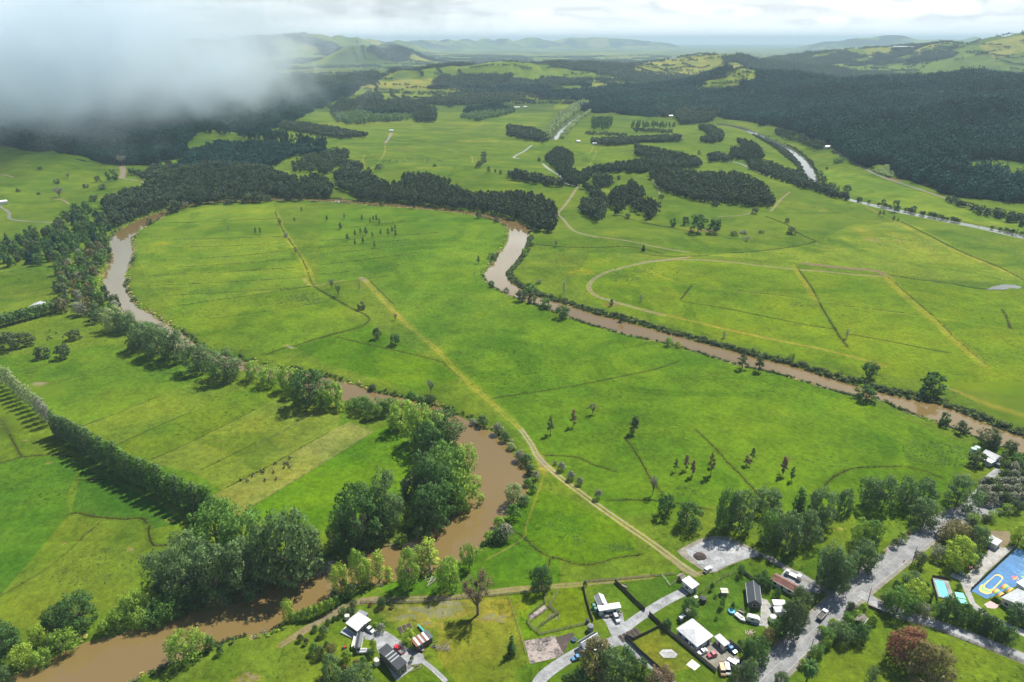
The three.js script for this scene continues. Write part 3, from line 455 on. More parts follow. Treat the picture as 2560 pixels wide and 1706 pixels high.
function limb(a, b, r0, r1, sides = 6) {
  const va = new THREE.Vector3(...a), vb = new THREE.Vector3(...b), g = new THREE.CylinderGeometry(r1, r0, va.distanceTo(vb), sides, 1, true);
  g.applyQuaternion(new THREE.Quaternion().setFromUnitVectors(new THREE.Vector3(0, 1, 0), vb.clone().sub(va).normalize())); g.translate((va.x + vb.x) / 2, (va.y + vb.y) / 2, (va.z + vb.z) / 2); return g;
}
// every prototype stands on the origin, 1 m high and 1 m wide as built; copies are stretched to the height and width measured
const PROTO = {};
function proto(name, variant, trunkGeo, crownGeo, H, W, bark = BARK) { trunkGeo.scale(1 / W, 1 / H, 1 / W); crownGeo.scale(1 / W, 1 / H, 1 / W); (PROTO[name] ??= [])[variant] = { trunkGeo, crownGeo, bark }; }
function broadClumps(r, H, W, low, n, dome = 0.5) {
  const out = [];
  const ph = r() * 6.28, lop = 0.12 + 0.3 * r();
  for (let i = 0; i < n; i++) {
    if (r() < 0.14) continue;
    const a = i * 2.39996 + r() * 0.7, t = (i + 0.5) / n, y = low + (H - low) * (0.12 + 0.80 * t), env = Math.sqrt(Math.max(0.03, 1 - Math.pow(Math.abs(t - 0.34) / 0.72, 2.2))), k = (0.42 + 0.46 * r()) * env * W * 0.5 * (1 + lop * Math.sin(a + ph)), rad = W * (0.085 + 0.11 * r());
    out.push([Math.cos(a) * k, Math.min(y, H - rad), Math.sin(a) * k, rad, rad * (0.75 + 0.3 * r())]);
  }
  return out;
}
function trunkOf(r, H, low, W, n, r0) {
  const parts = [limb([0, -0.4, 0], [0, low + (H - low) * 0.35, 0], r0, r0 * 0.6, 7)];
  for (let i = 0; i < n; i++) { const a = i / n * 6.283 + r(), y = low * 0.8 + r() * (H - low) * 0.2, s = 0.25 + 0.14 * r(); parts.push(limb([0, y, 0], [Math.cos(a) * W * s, y + (H - low) * (0.28 + 0.25 * r()), Math.sin(a) * W * s], r0 * 0.5, r0 * 0.14, 5)); }
  return mergeGeometries(parts);
}
for (let k = 0; k < 4; k++) {
  let r = rng(100 + k); proto('broad', k, trunkOf(r, 16, 2.2, 14, 7, 0.42), leaves([...broadClumps(r, 16, 14, 0.2, 44), ...Array.from({ length: 7 }, (_, i) => [Math.cos(i * 0.9 + k) * 4.4, 1.7 + r(), Math.sin(i * 0.9 + k) * 4.4, 1.6, 1.5])], 3500, 0.58, 200 + k), 16, 14);
  r = rng(140 + k); proto('willow', k, trunkOf(r, 11, 1.2, 12, 7, 0.4), leaves(broadClumps(r, 11, 12, 0.3, 40), 1900, 0.56, 240 + k, { flat: 0.25 }), 11, 12);
  r = rng(170 + k); { const c = []; for (let i = 0; i < 22; i++) { const t = i / 22, w = 5.2 * (0.62 * Math.sin(Math.min(1, t * 1.5 + 0.22) * 1.57) * (1 - 0.72 * t * t)) * 0.5; c.push([Math.cos(i * 2.4) * w * (0.55 + 0.4 * r()), 1.3 + 14.2 * t, Math.sin(i * 2.4) * w * (0.55 + 0.4 * r()), 1.35 - 0.5 * t, 1.75 - 0.5 * t]); } proto('poplar', k, trunkOf(r, 16, 1.4, 4, 6, 0.3), leaves(c, 1150, 0.6, 270 + k), 16, 5.2); }
  r = rng(180 + k); { const c = []; for (let i = 0; i < 17; i++) { const t = i / 17; c.push([Math.cos(i * 2.4) * 1.5 * (1 - 0.6 * t), 3 + 12 * t, Math.sin(i * 2.4) * 1.5 * (1 - 0.6 * t), 1.1, 1.4]); } const tr = [limb([0, -0.4, 0], [0, 14.5, 0], 0.3, 0.06, 6)]; for (let i = 0; i < 26; i++) { const a = i * 2.4, y = 2 + 10.5 * i / 26; tr.push(limb([0, y, 0], [Math.cos(a) * (2.0 - y * 0.09), y + 2.4, Math.sin(a) * (2.0 - y * 0.09)], 0.09, 0.03, 4)); } proto('barepoplar', k, mergeGeometries(tr), leaves(c, 620, 0.5, 280 + k), 16, 5, PALEBARK); }
  r = rng(210 + k); proto('bush', k, trunkOf(r, 4, 0.3, 4, 4, 0.12), leaves(Array.from({ length: 15 }, (_, i) => { const a = i * 2.4, q = Math.sqrt((i + 0.5) / 15); return [Math.cos(a) * q * 1.75, 1.0 + 2.1 * (1 - q * q) + 0.5 * r(), Math.sin(a) * q * 1.75, 0.75 + 0.3 * r(), 0.8]; }), 620, 0.40, 310 + k), 4, 5);
  r = rng(230 + k); { const c = []; for (let i = 0; i < 12; i++) { const t = i / 12, w = 1.9 * (1 - 0.78 * t) * (0.5 + 0.5 * r()); c.push([Math.cos(i * 2.4) * w, 2.6 + 6.8 * t + 0.4 * r(), Math.sin(i * 2.4) * w, 1.0 - 0.4 * t, 0.85]); } proto('field', k, trunkOf(r, 10, 2.2, 3, 5, 0.2), leaves(c, 260, 0.7, 330 + k, { shell: 0.3 }), 10, 4.6); }
  r = rng(250 + k); proto('mid', k, trunkOf(r, 12, 1.6, 11, 5, 0.35), leaves(broadClumps(r, 12, 11, 0.1, 26), 620, 1.05, 350 + k), 12, 11);
  r = rng(260 + k); { const tr = [limb([0, -0.4, 0], [0, 5, 0], 0.42, 0.3, 7)], c = []; for (let i = 0; i < 30; i++) { const a = i * 2.4 + r(), y = 3 + r() * 4, s = 1.6 + 2.6 * r(), y1 = y + 3 + 4 * r(), x1 = Math.cos(a) * s, z1 = Math.sin(a) * s; tr.push(limb([0, y * 0.8, 0], [x1, y1, z1], 0.14, 0.05, 4)); for (let j = 0; j < 7; j++) { const b = r() * 6.28, p = [x1 + Math.cos(b) * 1.3 * r(), y1 + 0.4 + 1.6 * r(), z1 + Math.sin(b) * 1.3 * r()]; tr.push(limb([x1 * 0.8, y1 * 0.86, z1 * 0.8], p, 0.05, 0.02, 3)); } c.push([x1, y1 + 0.4, z1, 1.35, 1.2]); } proto('bare', k, mergeGeometries(tr), leaves(c, 1300, 0.36, 380 + k, { shell: 0.1 }), 14, 10); }
  r = rng(290 + k); { const c = []; for (let i = 0; i < 13; i++) { const t = i / 12; c.push([(r() - 0.5) * 0.8, 2 + 16 * t, (r() - 0.5) * 0.8, 2.9 * (1 - 0.82 * t) * (0.8 + 0.35 * r()), 1.2]); } proto('pine', k, limb([0, -0.4, 0], [0, 16, 0], 0.32, 0.08, 6), leaves(c, 420, 1.0, 400 + k, { shell: 0.4 }), 19, 6.4); }
}
// palm: ringed trunk and arching fronds
{
  const tr = []; for (let i = 0; i < 8; i++) tr.push(limb([0, i * 0.8 - 0.3, 0], [0, i * 0.8 + 0.55, 0], 0.42, 0.36, 8));
  const pos = [], idx = [], col = [], r = rng(9);
  for (let f = 0; f < 46; f++) {
    const a = f * 2.39996, up = 1.15 - 1.7 * (f / 46), L = 3.6 + r() * 0.7; let x = 0, y = 6.1, d = up; const b0 = pos.length / 3;
    for (let s = 0; s <= 7; s++) { const w = 0.5 * Math.sin(Math.PI * (0.12 + 0.85 * s / 7)), t = 0.8 + 0.4 * r(); for (const k of [-1, 0, 1]) { pos.push(Math.cos(a) * x - Math.sin(a) * w * k, y - Math.abs(k) * 0.22, Math.sin(a) * x + Math.cos(a) * w * k); col.push(t, t, t); } x += Math.cos(d) * L / 7; y += Math.sin(d) * L / 7; d -= 0.24; }
    for (let s = 0; s < 7; s++) for (let k = 0; k < 2; k++) { const i = b0 + s * 3 + k; idx.push(i, i + 3, i + 1, i + 1, i + 3, i + 4); }
  }
  const g = new THREE.BufferGeometry(); g.setAttribute('position', new THREE.Float32BufferAttribute(pos, 3)); g.setAttribute('color', new THREE.Float32BufferAttribute(col, 3)); g.setIndex(idx); g.computeVertexNormals();
  proto('palm', 0, mergeGeometries(tr), g, 8, 7);
}
// ---------------------------------------------------------------- planting
const CAT = { bush: 'bush', palm: 'palm tree' };
let treeCount = 0;
function plantAt(x, z, h, w, type, leaf, name, label, group) {
  const set = PROTO[type], P = set[treeCount++ % set.length], o = new THREE.Group();
  o.name = numbered(name); o.position.set(x, ground(x, z), z); o.rotation.y = treeCount * 2.4; o.scale.set(w, h, w);
  const t = new THREE.Mesh(P.trunkGeo, P.bark), c = new THREE.Mesh(P.crownGeo, LEAF[leaf]); t.name = type === 'bush' ? 'stem' : 'trunk'; c.name = 'crown';
  o.add(t, c); tag(o, label, CAT[type] ?? (name.includes('bush') ? 'bush' : 'tree'), group); scene.add(o); return o;
}
// base pixel, top pixel row and width in pixels of a view give place, height and width in metres
function measure(view, bx, by, topY, wpx) {
  const [px, py] = view(bx, by), p = pick([px, py]), ty = view(bx, topY)[1], wi = view(wpx, 0)[0] - view(0, 0)[0];
  let a = 0.5, b = 60; for (let i = 0; i < 24; i++) { const m = (a + b) / 2; if (project(p[0], p[1] + m, p[2])[1] > ty) a = m; else b = m; }
  return { x: p[0], z: p[2], h: a, w: wi * project(p[0], p[1] + a / 2, p[2])[2] / FOCAL };
}
const ORD = ['first', 'second', 'third', 'fourth', 'fifth', 'sixth', 'seventh', 'eighth', 'ninth', 'tenth', '11th', '12th', '13th', '14th', '15th', '16th', '17th', '18th', '19th', '20th', '21st', '22nd', '23rd', '24th', '25th', '26th', '27th', '28th', '29th', '30th', '31st', '32nd', '33rd', '34th', '35th', '36th', '37th', '38th', '39th', '40th'];
// a list of [x, y, top, width, type, leaf]; labels count from the left of the photograph, unless an own phrase is given as the last entry
function plants(view, name, look, where, group, list) {
  const sorted = [...list].sort((a, b) => a[0] - b[0]);
  sorted.forEach((t, i) => {
    const m = measure(view, t[0], t[1], t[2], t[3]), own = t[6];
    plantAt(m.x, m.z, m.h, m.w * 1.08, t[4], t[5], name, own ?? (sorted.length > 1 ? `${look} ${where}, ${ORD[i]} from left` : `${look} ${where}`), group);
  });
}
// ---------------------------------------------------------------- shelterbelt rows on the left flats
{
  const base = smooth(line(P1, [[525, 690], [800, 855], [960, 955], [1250, 1115], [1600, 1300], [1945, 1440]]), 12);
  const along = (pts, n) => { const L = [0]; for (let i = 1; i < pts.length; i++) L.push(L[i - 1] + Math.hypot(pts[i][0] - pts[i - 1][0], pts[i][1] - pts[i - 1][1])); return Array.from({ length: n }, (_, k) => { const s = L[L.length - 1] * k / (n - 1); let i = 1; while (i < L.length - 1 && L[i] < s) i++; const t = (s - L[i - 1]) / (L[i] - L[i - 1]); return [lerp(pts[i - 1][0], pts[i][0], t), lerp(pts[i - 1][1], pts[i][1], t)]; }); };
  const r = rng(31);
  along(base, 33).forEach(([x, z], i) => plantAt(x + (r() - 0.5) * 1.6, z + (r() - 0.5) * 1.6, 16.5 + r() * 3.5 - (i < 8 ? 1.5 : 0), 6.6 + r() * 1.8, 'poplar', i < 11 ? 'grey' : i % 3 ? 'green' : 'grey', 'poplar_tree', `dense leafy poplar in the diagonal shelterbelt row, ${ORD[i]} from its bare end`, 'poplars of the shelterbelt row'));
  along(line(P1, [[-130, 150], [120, 270], [210, 385], [300, 440], [380, 525], [455, 600]]), 16).forEach(([x, z], i) => plantAt(x, z, 15 + r() * 2, 6.4 + r(), i > 12 ? 'barepoplar' : 'barepoplar', i > 12 ? 'ash' : 'pale', 'poplar_tree', `thin pale poplar in the sparse part of the shelterbelt, ${ORD[15 - i]} from the dense part`, 'thin pale poplars'));
}
// ---------------------------------------------------------------- trees on the inner bank of the near bend
plants(L1, 'riverbank_tree', 'grey-green tree', 'in the big riverside mass below the shelterbelt', 'big trees on the near bank', [
  [1010, 940, 715, 215, 'broad', 'green', 'bright green broad tree at the foot of the poplar shelterbelt'], [1130, 1010, 775, 215, 'broad', 'green'], [900, 1085, 870, 200, 'broad', 'grey'], [775, 1135, 955, 165, 'broad', 'grey'], [1010, 1165, 925, 205, 'broad', 'grey'], [1125, 1140, 890, 210, 'broad', 'grey'], [870, 1165, 985, 170, 'broad', 'grey'], [1350, 1065, 735, 265, 'broad', 'grey', 'huge rounded grey-green tree beside the pale strip paddock'], [1240, 1085, 860, 170, 'broad', 'grey'], [1450, 1040, 820, 170, 'broad', 'grey'],
]);
plants(P3, 'riverbank_tree', 'dark green tree', 'on the near bank opposite the willows', 'big trees on the near bank', [
  [1080, 1010, 475, 430, 'broad', 'dark', 'huge dark green tree with a grey dead limb, near bank'], [1350, 900, 335, 290, 'broad', 'grey', 'tall grey-green tree leaning beside the huge dark tree'], [960, 1080, 700, 260, 'broad', 'dark'], [1240, 990, 640, 240, 'broad', 'dark'], [1110, 1060, 720, 160, 'bare', 'ash', 'grey leafless tree in front of the huge dark tree'],
]);
plants(L2, 'bend_tree', 'leafy tree', 'crowding the inside of the river bend', 'trees inside the river bend', [
  [590, 335, 198, 150, 'willow', 'light'], [690, 400, 215, 190, 'willow', 'light'], [795, 405, 250, 185, 'broad', 'dark'], [715, 470, 300, 150, 'broad', 'dark'], [815, 600, 400, 200, 'broad', 'green'], [905, 575, 405, 130, 'willow', 'light'], [750, 715, 480, 200, 'broad', 'dark'], [870, 690, 510, 170, 'willow', 'light'], [745, 805, 600, 180, 'broad', 'dark'], [640, 700, 560, 90, 'mid', 'bush'], [820, 720, 560, 140, 'broad', 'green'], [700, 650, 430, 130, 'broad', 'dark'],
]);
plants(P3, 'bank_bush', 'rounded green bush', 'on the mud bank inside the bend', 'bushes inside the river bend', [[1460, 865, 740, 130, 'bush', 'light'], [1530, 775, 685, 100, 'bush', 'yellow'], [1480, 1005, 915, 130, 'bush', 'light'], [1600, 660, 600, 90, 'bush', 'yellow'], [1640, 930, 850, 110, 'bush', 'pale'], [1560, 880, 800, 90, 'bush', 'light'], [1730, 930, 870, 90, 'bush', 'pale'], [1400, 940, 880, 80, 'bush', 'light'], [1780, 860, 770, 120, 'bush', 'green'], [1510, 590, 500, 100, 'bush', 'green']]);
plants(L1, 'riverbank_tree', 'grey-green poplar', 'in the row between river and striped paddocks', 'riverside row by the striped paddocks', [
  [925, 130, 0, 130, 'broad', 'grey'], [1050, 165, 25, 150, 'broad', 'grey'], [1440, 285, 115, 185, 'broad', 'dark', 'big dark round tree by the striped paddocks and river'], [1560, 290, 170, 90, 'willow', 'light'], [1330, 215, 110, 100, 'willow', 'light'], [1250, 190, 100, 110, 'willow', 'light'], [1170, 165, 80, 80, 'willow', 'light'], [1385, 235, 120, 80, 'willow', 'light'], [1500, 305, 210, 60, 'willow', 'light'],
]);
plants(M1, 'riverbank_tree', 'grey-green tree', 'lining the left river bank beside the lone paddock trees', 'riverside row by the striped paddocks', [[790, 1205, 1040, 150, 'broad', 'pale'], [865, 1210, 1060, 140, 'broad', 'grey'], [955, 1330, 1150, 190, 'broad', 'grey'], [1075, 1375, 1160, 200, 'broad', 'grey'], [1185, 1415, 1190, 190, 'broad', 'grey'], [1010, 1290, 1150, 150, 'broad', 'grey']]);
plants(L2, 'bend_bush', 'green bush', 'at the upstream end of the bend trees', 'bushes at the upstream bend', [[400, 255, 180, 90, 'willow', 'green'], [470, 275, 190, 110, 'willow', 'green'], [290, 250, 200, 50, 'bush', 'light'], [360, 235, 185, 70, 'willow', 'green'], [530, 265, 190, 90, 'willow', 'green'], [430, 290, 240, 60, 'bush', 'light']]);
plants(L1, 'riverbank_bush', 'bushy tree', 'along the north bank at the lower left', 'bushy trees on the lower left bank', [
  [240, 1315, 1235, 100, 'willow', 'dark'], [385, 1295, 1160, 175, 'broad', 'dark', 'dark round tree standing in the lower left paddock edge'], [620, 1260, 1150, 110, 'willow', 'light'], [700, 1215, 1140, 75, 'willow', 'yellow'], [560, 1305, 1225, 95, 'willow', 'light'], [655, 1295, 1215, 110, 'willow', 'light'], [770, 1240, 1150, 140, 'broad', 'green'], [180, 1390, 1315, 80, 'willow', 'yellow'], [310, 1400, 1310, 120, 'willow', 'light'], [370, 1330, 1270, 70, 'willow', 'green'], [35, 1430, 1290, 150, 'broad', 'dark'], [110, 1485, 1395, 110, 'willow', 'yellow'], [190, 1475, 1395, 90, 'willow', 'light'], [15, 1555, 1470, 90, 'willow', 'grey'], [720, 1285, 1200, 100, 'willow', 'green'], [490, 1330, 1270, 70, 'bush', 'light'], [260, 1400, 1340, 70, 'willow', 'light'], [60, 1390, 1320, 90, 'willow', 'green'], [830, 1230, 1150, 110, 'broad', 'dark'], [920, 1190, 1110, 110, 'broad', 'dark'], [-40, 1400, 1280, 130, 'broad', 'green'],
]);
plants(L1, 'bank_bush', 'light green round bush', 'on the south bank at the lower left', 'bushes on the south bank', [[870, 1460, 1335, 165, 'willow', 'light', 'large light green dome bush overhanging the brown river'], [975, 1415, 1350, 60, 'bush', 'green'], [1020, 1440, 1400, 34, 'bush', 'dark'], [1338, 1270, 1168, 55, 'willow', 'yellow']]);
plants(P4, 'hedge_bush', 'light green hedge bush', 'along the river above the white house', 'light green hedge by the river', [[-60, 480, 330, 150, 'bush', 'light'], [60, 470, 300, 150, 'bush', 'light'], [160, 470, 270, 150, 'bush', 'light'], [260, 455, 240, 150, 'bush', 'light'], [360, 430, 220, 150, 'bush', 'light'], [450, 390, 180, 150, 'bush', 'yellow'], [540, 350, 140, 150, 'bush', 'light'], [620, 300, 110, 140, 'bush', 'light'], [700, 240, 60, 140, 'bush', 'green'], [800, 160, 20, 160, 'bush', 'green'], [640, 130, -40, 150, 'willow', 'dark'], [930, 100, -60, 170, 'bush', 'light']]);
// ---------------------------------------------------------------- south bank: willows, the brown tree, outer bend
plants(P3, 'willow_tree', 'yellow-green willow', 'on the south bank', 'young willows on the south bank', [
  [930, 1440, 1170, 180, 'willow', 'yellow'], [1095, 1435, 1060, 170, 'broad', 'light'], [1280, 1355, 1030, 160, 'barepoplar', 'yellow'], [1370, 1345, 1190, 90, 'barepoplar', 'yellow'], [1560, 1405, 1060, 200, 'broad', 'light'], [1740, 1245, 935, 210, 'barepoplar', 'yellow'], [1640, 1290, 1000, 140, 'barepoplar', 'light'], [1930, 1445, 1160, 200, 'broad', 'light'], [2110, 1265, 1015, 140, 'willow', 'light'], [1020, 1500, 1400, 120, 'bush', 'pale'], [1180, 1330, 1110, 120, 'barepoplar', 'yellow'],
]);
plants(L2, 'brown_tree', 'large half-bare brown tree', 'above the riverside track', undefined, [[962, 1240, 1050, 160, 'bare', 'rust']]);
plants(L2, 'bank_bush', 'grey-green bush', 'on the outer bank of the river bend', 'bushes on the outer bank', [
  [940, 305, 275, 40, 'bush', 'ash'], [985, 312, 265, 60, 'bush', 'grey'], [1060, 350, 300, 60, 'bush', 'ash'], [1095, 385, 340, 50, 'bush', 'grey'], [1125, 425, 390, 50, 'bush', 'pale'], [1165, 480, 430, 60, 'bush', 'ash'], [1200, 500, 450, 60, 'bush', 'grey'], [1215, 545, 500, 50, 'bush', 'grey'], [1245, 580, 540, 40, 'bush', 'ash'], [1205, 600, 565, 50, 'bush', 'green'], [1190, 700, 660, 60, 'bush', 'grey'], [1135, 775, 700, 75, 'bush', 'green'], [1065, 805, 755, 65, 'bush', 'light'], [1095, 870, 800, 90, 'bush', 'ash'], [1030, 875, 830, 80, 'bush', 'light'], [1065, 880, 820, 80, 'bush', 'grey'], [1135, 690, 588, 90, 'willow', 'pale', 'pale lone willow leaning over the bend of the river'], [640, 185, 140, 60, 'bush', 'green'], [690, 205, 160, 60, 'bush', 'green'], [735, 205, 165, 60, 'bush', 'bush'], [845, 255, 225, 30, 'bush', 'green'], [450, 140, 112, 40, 'bush', 'bush'], [1230, 640, 600, 40, 'bush', 'green'],
]);
// ---------------------------------------------------------------- lone trees of the paddocks
plants(M2, 'paddock_tree', 'slim small tree', 'in the loose cluster on the looped paddock', 'slim trees inside the river loop', [[165, 725, 685, 18, 'field', 'bush'], [285, 740, 690, 18, 'field', 'bush'], [340, 755, 710, 16, 'field', 'bush'], [360, 740, 700, 16, 'field', 'bush'], [382, 745, 690, 22, 'field', 'bush'], [403, 765, 715, 20, 'field', 'bush'], [138, 795, 745, 24, 'field', 'bush'], [187, 870, 818, 30, 'field', 'bush'], [238, 840, 795, 22, 'field', 'bush'], [275, 830, 780, 30, 'field', 'grey'], [310, 835, 775, 30, 'field', 'bush'], [355, 850, 805, 20, 'field', 'bush'], [410, 835, 790, 18, 'field', 'bush'], [460, 840, 785, 20, 'field', 'bush'], [488, 815, 770, 20, 'field', 'bush'], [508, 800, 760, 24, 'field', 'bush'], [512, 845, 795, 20, 'field', 'bush'], [292, 890, 845, 24, 'field', 'bush'], [237, 905, 855, 18, 'field', 'bush'], [370, 920, 868, 22, 'field', 'grey'], [48, 735, 700, 16, 'field', 'bush']]);
plants(M2, 'paddock_tree', 'lone tree', 'in the middle of the looped paddock', 'lone trees inside the river loop', [[1070, 1025, 970, 28, 'field', 'bush'], [1045, 1105, 1072, 12, 'barepoplar', 'ash'], [80, 1195, 1128, 38, 'bare', 'ash'], [125, 1245, 1170, 38, 'bare', 'grey'], [268, 1200, 1140, 18, 'barepoplar', 'ash'], [285, 1335, 1280, 52, 'mid', 'bush'], [382, 1535, 1460, 60, 'mid', 'bush', 'dark round tree left of the straight farm track'], [510, 1575, 1500, 66, 'mid', 'dark', 'dark round tree nearest the straight farm track'], [510, 1408, 1360, 30, 'bare', 'ash']]);
plants(M2, 'riverside_tree', 'riverside tree', 'at the narrow middle reach of the river', 'trees at the middle reach', [[1070, 718, 668, 40, 'mid', 'bush'], [1190, 748, 708, 36, 'mid', 'bush'], [418, 632, 600, 38, 'mid', 'bush'], [790, 664, 645, 22, 'mid', 'bush'], [300, 622, 595, 16, 'field', 'bush'], [1262, 1208, 1165, 42, 'mid', 'ash'], [1365, 1278, 1200, 72, 'mid', 'bush'], [1430, 1288, 1210, 62, 'mid', 'bush'], [1525, 1325, 1245, 88, 'mid', 'green', 'bright green round tree standing at the narrow river'], [1640, 1394, 1315, 98, 'mid', 'dark', 'dark round tree at the paddock edge of the narrow river'], [1160, 1185, 1135, 34, 'mid', 'grey'], [1380, 975, 920, 40, 'mid', 'light'], [1440, 903, 870, 32, 'mid', 'light'], [1425, 1208, 1145, 92, 'mid', 'green'], [1625, 1268, 1230, 32, 'mid', 'light'], [1160, 990, 950, 46, 'mid', 'grey'], [1480, 1160, 1128, 40, 'mid', 'pale']]);
plants(M2, 'rise_tree', 'small tree', 'on the grassy rises behind the dark river wood', 'small trees on the middle rises', [[1480, 332, 305, 26, 'mid', 'bush'], [1140, 412, 365, 26, 'mid', 'bush'], [1185, 412, 385, 16, 'mid', 'bush'], [1220, 422, 390, 20, 'mid', 'bush'], [1108, 305, 265, 42, 'mid', 'bush'], [1108, 345, 300, 46, 'mid', 'bush'], [1085, 365, 325, 46, 'mid', 'bush'], [1065, 382, 345, 40, 'mid', 'bush'], [1595, 912, 870, 26, 'bare', 'ash'], [2188, 938, 890, 30, 'pine', 'bush'], [1648, 1228, 1140, 24, 'barepoplar', 'ash'], [1970, 1312, 1265, 28, 'mid', 'bush'], [2170, 1282, 1230, 22, 'barepoplar', 'ash'], [2040, 1402, 1340, 44, 'mid', 'bush'], [2080, 720, 685, 40, 'mid', 'bush'], [400, 385, 350, 60, 'mid', 'bush'], [775, 370, 350, 30, 'mid', 'bush'], [2020, 460, 425, 26, 'mid', 'bush'], [2300, 585, 555, 22, 'mid', 'bush']]);
plants(M3, 'slope_tree', 'dark tree', 'on the slope below the oval wood', 'dark trees below the oval wood', [[205, 702, 648, 38, 'mid', 'dark'], [277, 692, 638, 46, 'mid', 'dark'], [355, 738, 620, 98, 'mid', 'dark', 'tallest dark tree on the bare earth below the oval wood'], [460, 745, 655, 84, 'mid', 'dark'], [457, 577, 540, 38, 'mid', 'bush'], [705, 622, 585, 42, 'mid', 'bush'], [735, 582, 550, 28, 'mid', 'bush'], [787, 587, 550, 24, 'mid', 'bush'], [703, 572, 545, 22, 'mid', 'bush'], [930, 748, 703, 56, 'mid', 'bush'], [900, 677, 650, 26, 'mid', 'bush'], [140, 532, 505, 20, 'mid', 'bush'], [20, 852, 812, 28, 'pine', 'bush'], [360, 262, 232, 22, 'mid', 'bush'], [575, 755, 728, 50, 'mid', 'grey'], [640, 745, 722, 50, 'mid', 'ash'], [655, 790, 765, 40, 'bare', 'ash'], [740, 742, 724, 36, 'mid', 'grey']]);
plants(M3, 'far_river_tree', 'tree', 'beside the pale far river', 'trees beside the far river', [[1270, 494, 445, 52, 'mid', 'grey'], [1345, 541, 508, 32, 'mid', 'bush'], [1560, 614, 535, 42, 'mid', 'grey'], [1105, 392, 355, 38, 'mid', 'grey'], [1120, 433, 388, 42, 'mid', 'bush'], [1468, 637, 602, 22, 'field', 'bush'], [1490, 642, 600, 22, 'field', 'bush'], [1553, 667, 633, 18, 'field', 'bush'], [1580, 674, 648, 16, 'field', 'bush'], [1145, 354, 335, 16, 'mid', 'bush'], [1210, 314, 288, 54, 'mid', 'bush'], [1180, 460, 432, 44, 'mid', 'grey'], [1490, 560, 535, 30, 'mid', 'bush'], [1680, 600, 575, 34, 'mid', 'bush']]);
plants(M3, 'flat_tree', 'tree', 'on the near side of the lower river reach', 'trees on the lower river reach', [[625, 1575, 1475, 70, 'field', 'bush', 'tall dark tree on the lower reach, left of a twin'], [728, 1588, 1485, 62, 'field', 'bush', 'tall dark tree on the lower reach, right of a twin'], [1265, 1388, 1325, 24, 'barepoplar', 'ash', 'bare grey tree at the crossing of paddock drains'], [175, 1432, 1378, 52, 'willow', 'light'], [230, 1442, 1402, 32, 'willow', 'yellow'], [935, 1512, 1475, 38, 'willow', 'light'], [515, 1385, 1340, 26, 'barepoplar', 'ash']]);
plants(D, 'river_edge_tree', 'dark round tree', 'beside the lower right river', 'dark trees on the lower right river', [[1998, 868, 833, 34, 'mid', 'dark'], [2140, 902, 856, 52, 'mid', 'dark'], [1990, 918, 888, 46, 'mid', 'dark']]);
plants(L6, 'river_edge_tree', 'dark tree', 'on the bank by the white-roofed house', 'trees by the white riverside house', [[1805, 168, 75, 78, 'mid', 'dark'], [1920, 228, 150, 92, 'mid', 'bush'], [2120, 320, 200, 135, 'broad', 'bush'], [2260, 358, 285, 88, 'mid', 'bush'], [2020, 440, 355, 120, 'mid', 'bush'], [2300, 440, 375, 110, 'mid', 'dark'], [2210, 420, 370, 60, 'bush', 'bush'], [2110, 330, 275, 60, 'bush', 'dark']]);
plants(D, 'open_paddock_tree', 'small tree', 'standing in the open paddock right of the track', 'small trees in the open right paddock', [[1265, 998, 955, 18, 'field', 'bush'], [1317, 980, 938, 16, 'field', 'rust'], [1362, 952, 926, 18, 'bare', 'ash'], [1457, 995, 953, 28, 'field', 'bush'], [1500, 1137, 1095, 22, 'bare', 'ash'], [990, 905, 873, 18, 'bare', 'ash']]);
plants(L6, 'open_paddock_tree', 'slim brownish tree', 'near the ditch in the open right paddock', 'slim trees by the ditch', [[-30, 490, 400, 36, 'field', 'bush'], [40, 478, 368, 42, 'field', 'rust'], [85, 522, 405, 48, 'field', 'rust'], [210, 518, 355, 64, 'field', 'olive'], [455, 447, 372, 54, 'field', 'rust'], [495, 408, 322, 40, 'field', 'bush'], [705, 512, 380, 64, 'field', 'rust'], [762, 553, 452, 40, 'field', 'bush']]);
plants(D, 'round_tree', 'dark round tree', 'between the farm track and the poplar grove', undefined, [[1530, 1182, 1138, 42, 'mid', 'dark', 'smaller dark round tree left of the poplar grove'], [1577, 1207, 1155, 56, 'broad', 'dark', 'larger dark round tree left of the poplar grove']]);
plants(L6, 'grove_tree', 'grey-green poplar', 'in the grove beyond the gravel yard', 'poplars of the grove', [[290, 885, 590, 130, 'broad', 'green'], [400, 895, 605, 185, 'broad', 'grey'], [615, 765, 610, 190, 'broad', 'grey'], [800, 810, 590, 110, 'poplar', 'green'], [940, 855, 600, 190, 'broad', 'grey'], [600, 985, 755, 140, 'broad', 'green'], [720, 1015, 745, 170, 'broad', 'grey'], [850, 975, 750, 150, 'broad', 'grey'], [650, 940, 745, 130, 'broad', 'grey'], [1125, 765, 605, 110, 'broad', 'grey', 'lone grey-green tree between two poplar groves'], [1290, 730, 525, 150, 'broad', 'grey'], [1390, 735, 515, 170, 'broad', 'grey'], [1530, 735, 520, 130, 'broad', 'grey'], [1650, 715, 530, 140, 'broad', 'grey'], [1890, 725, 515, 215, 'broad', 'grey', 'round grey-green tree beside the driveway fork'], [1660, 855, 690, 190, 'broad', 'grey', 'grey-green tree beside the road bend']]);
plants(L5, 'roadside_tree', 'green poplar', 'on the far side of the road', 'poplars along the far roadside', [[270, 490, 290, 130, 'broad', 'light'], [365, 505, 320, 130, 'broad', 'green'], [280, 680, 465, 195, 'broad', 'grey'], [95, 850, 560, 190, 'broad', 'grey'], [10, 820, 490, 200, 'broad', 'grey'], [190, 760, 545, 130, 'broad', 'grey'], [70, 760, 560, 150, 'broad', 'grey']]);
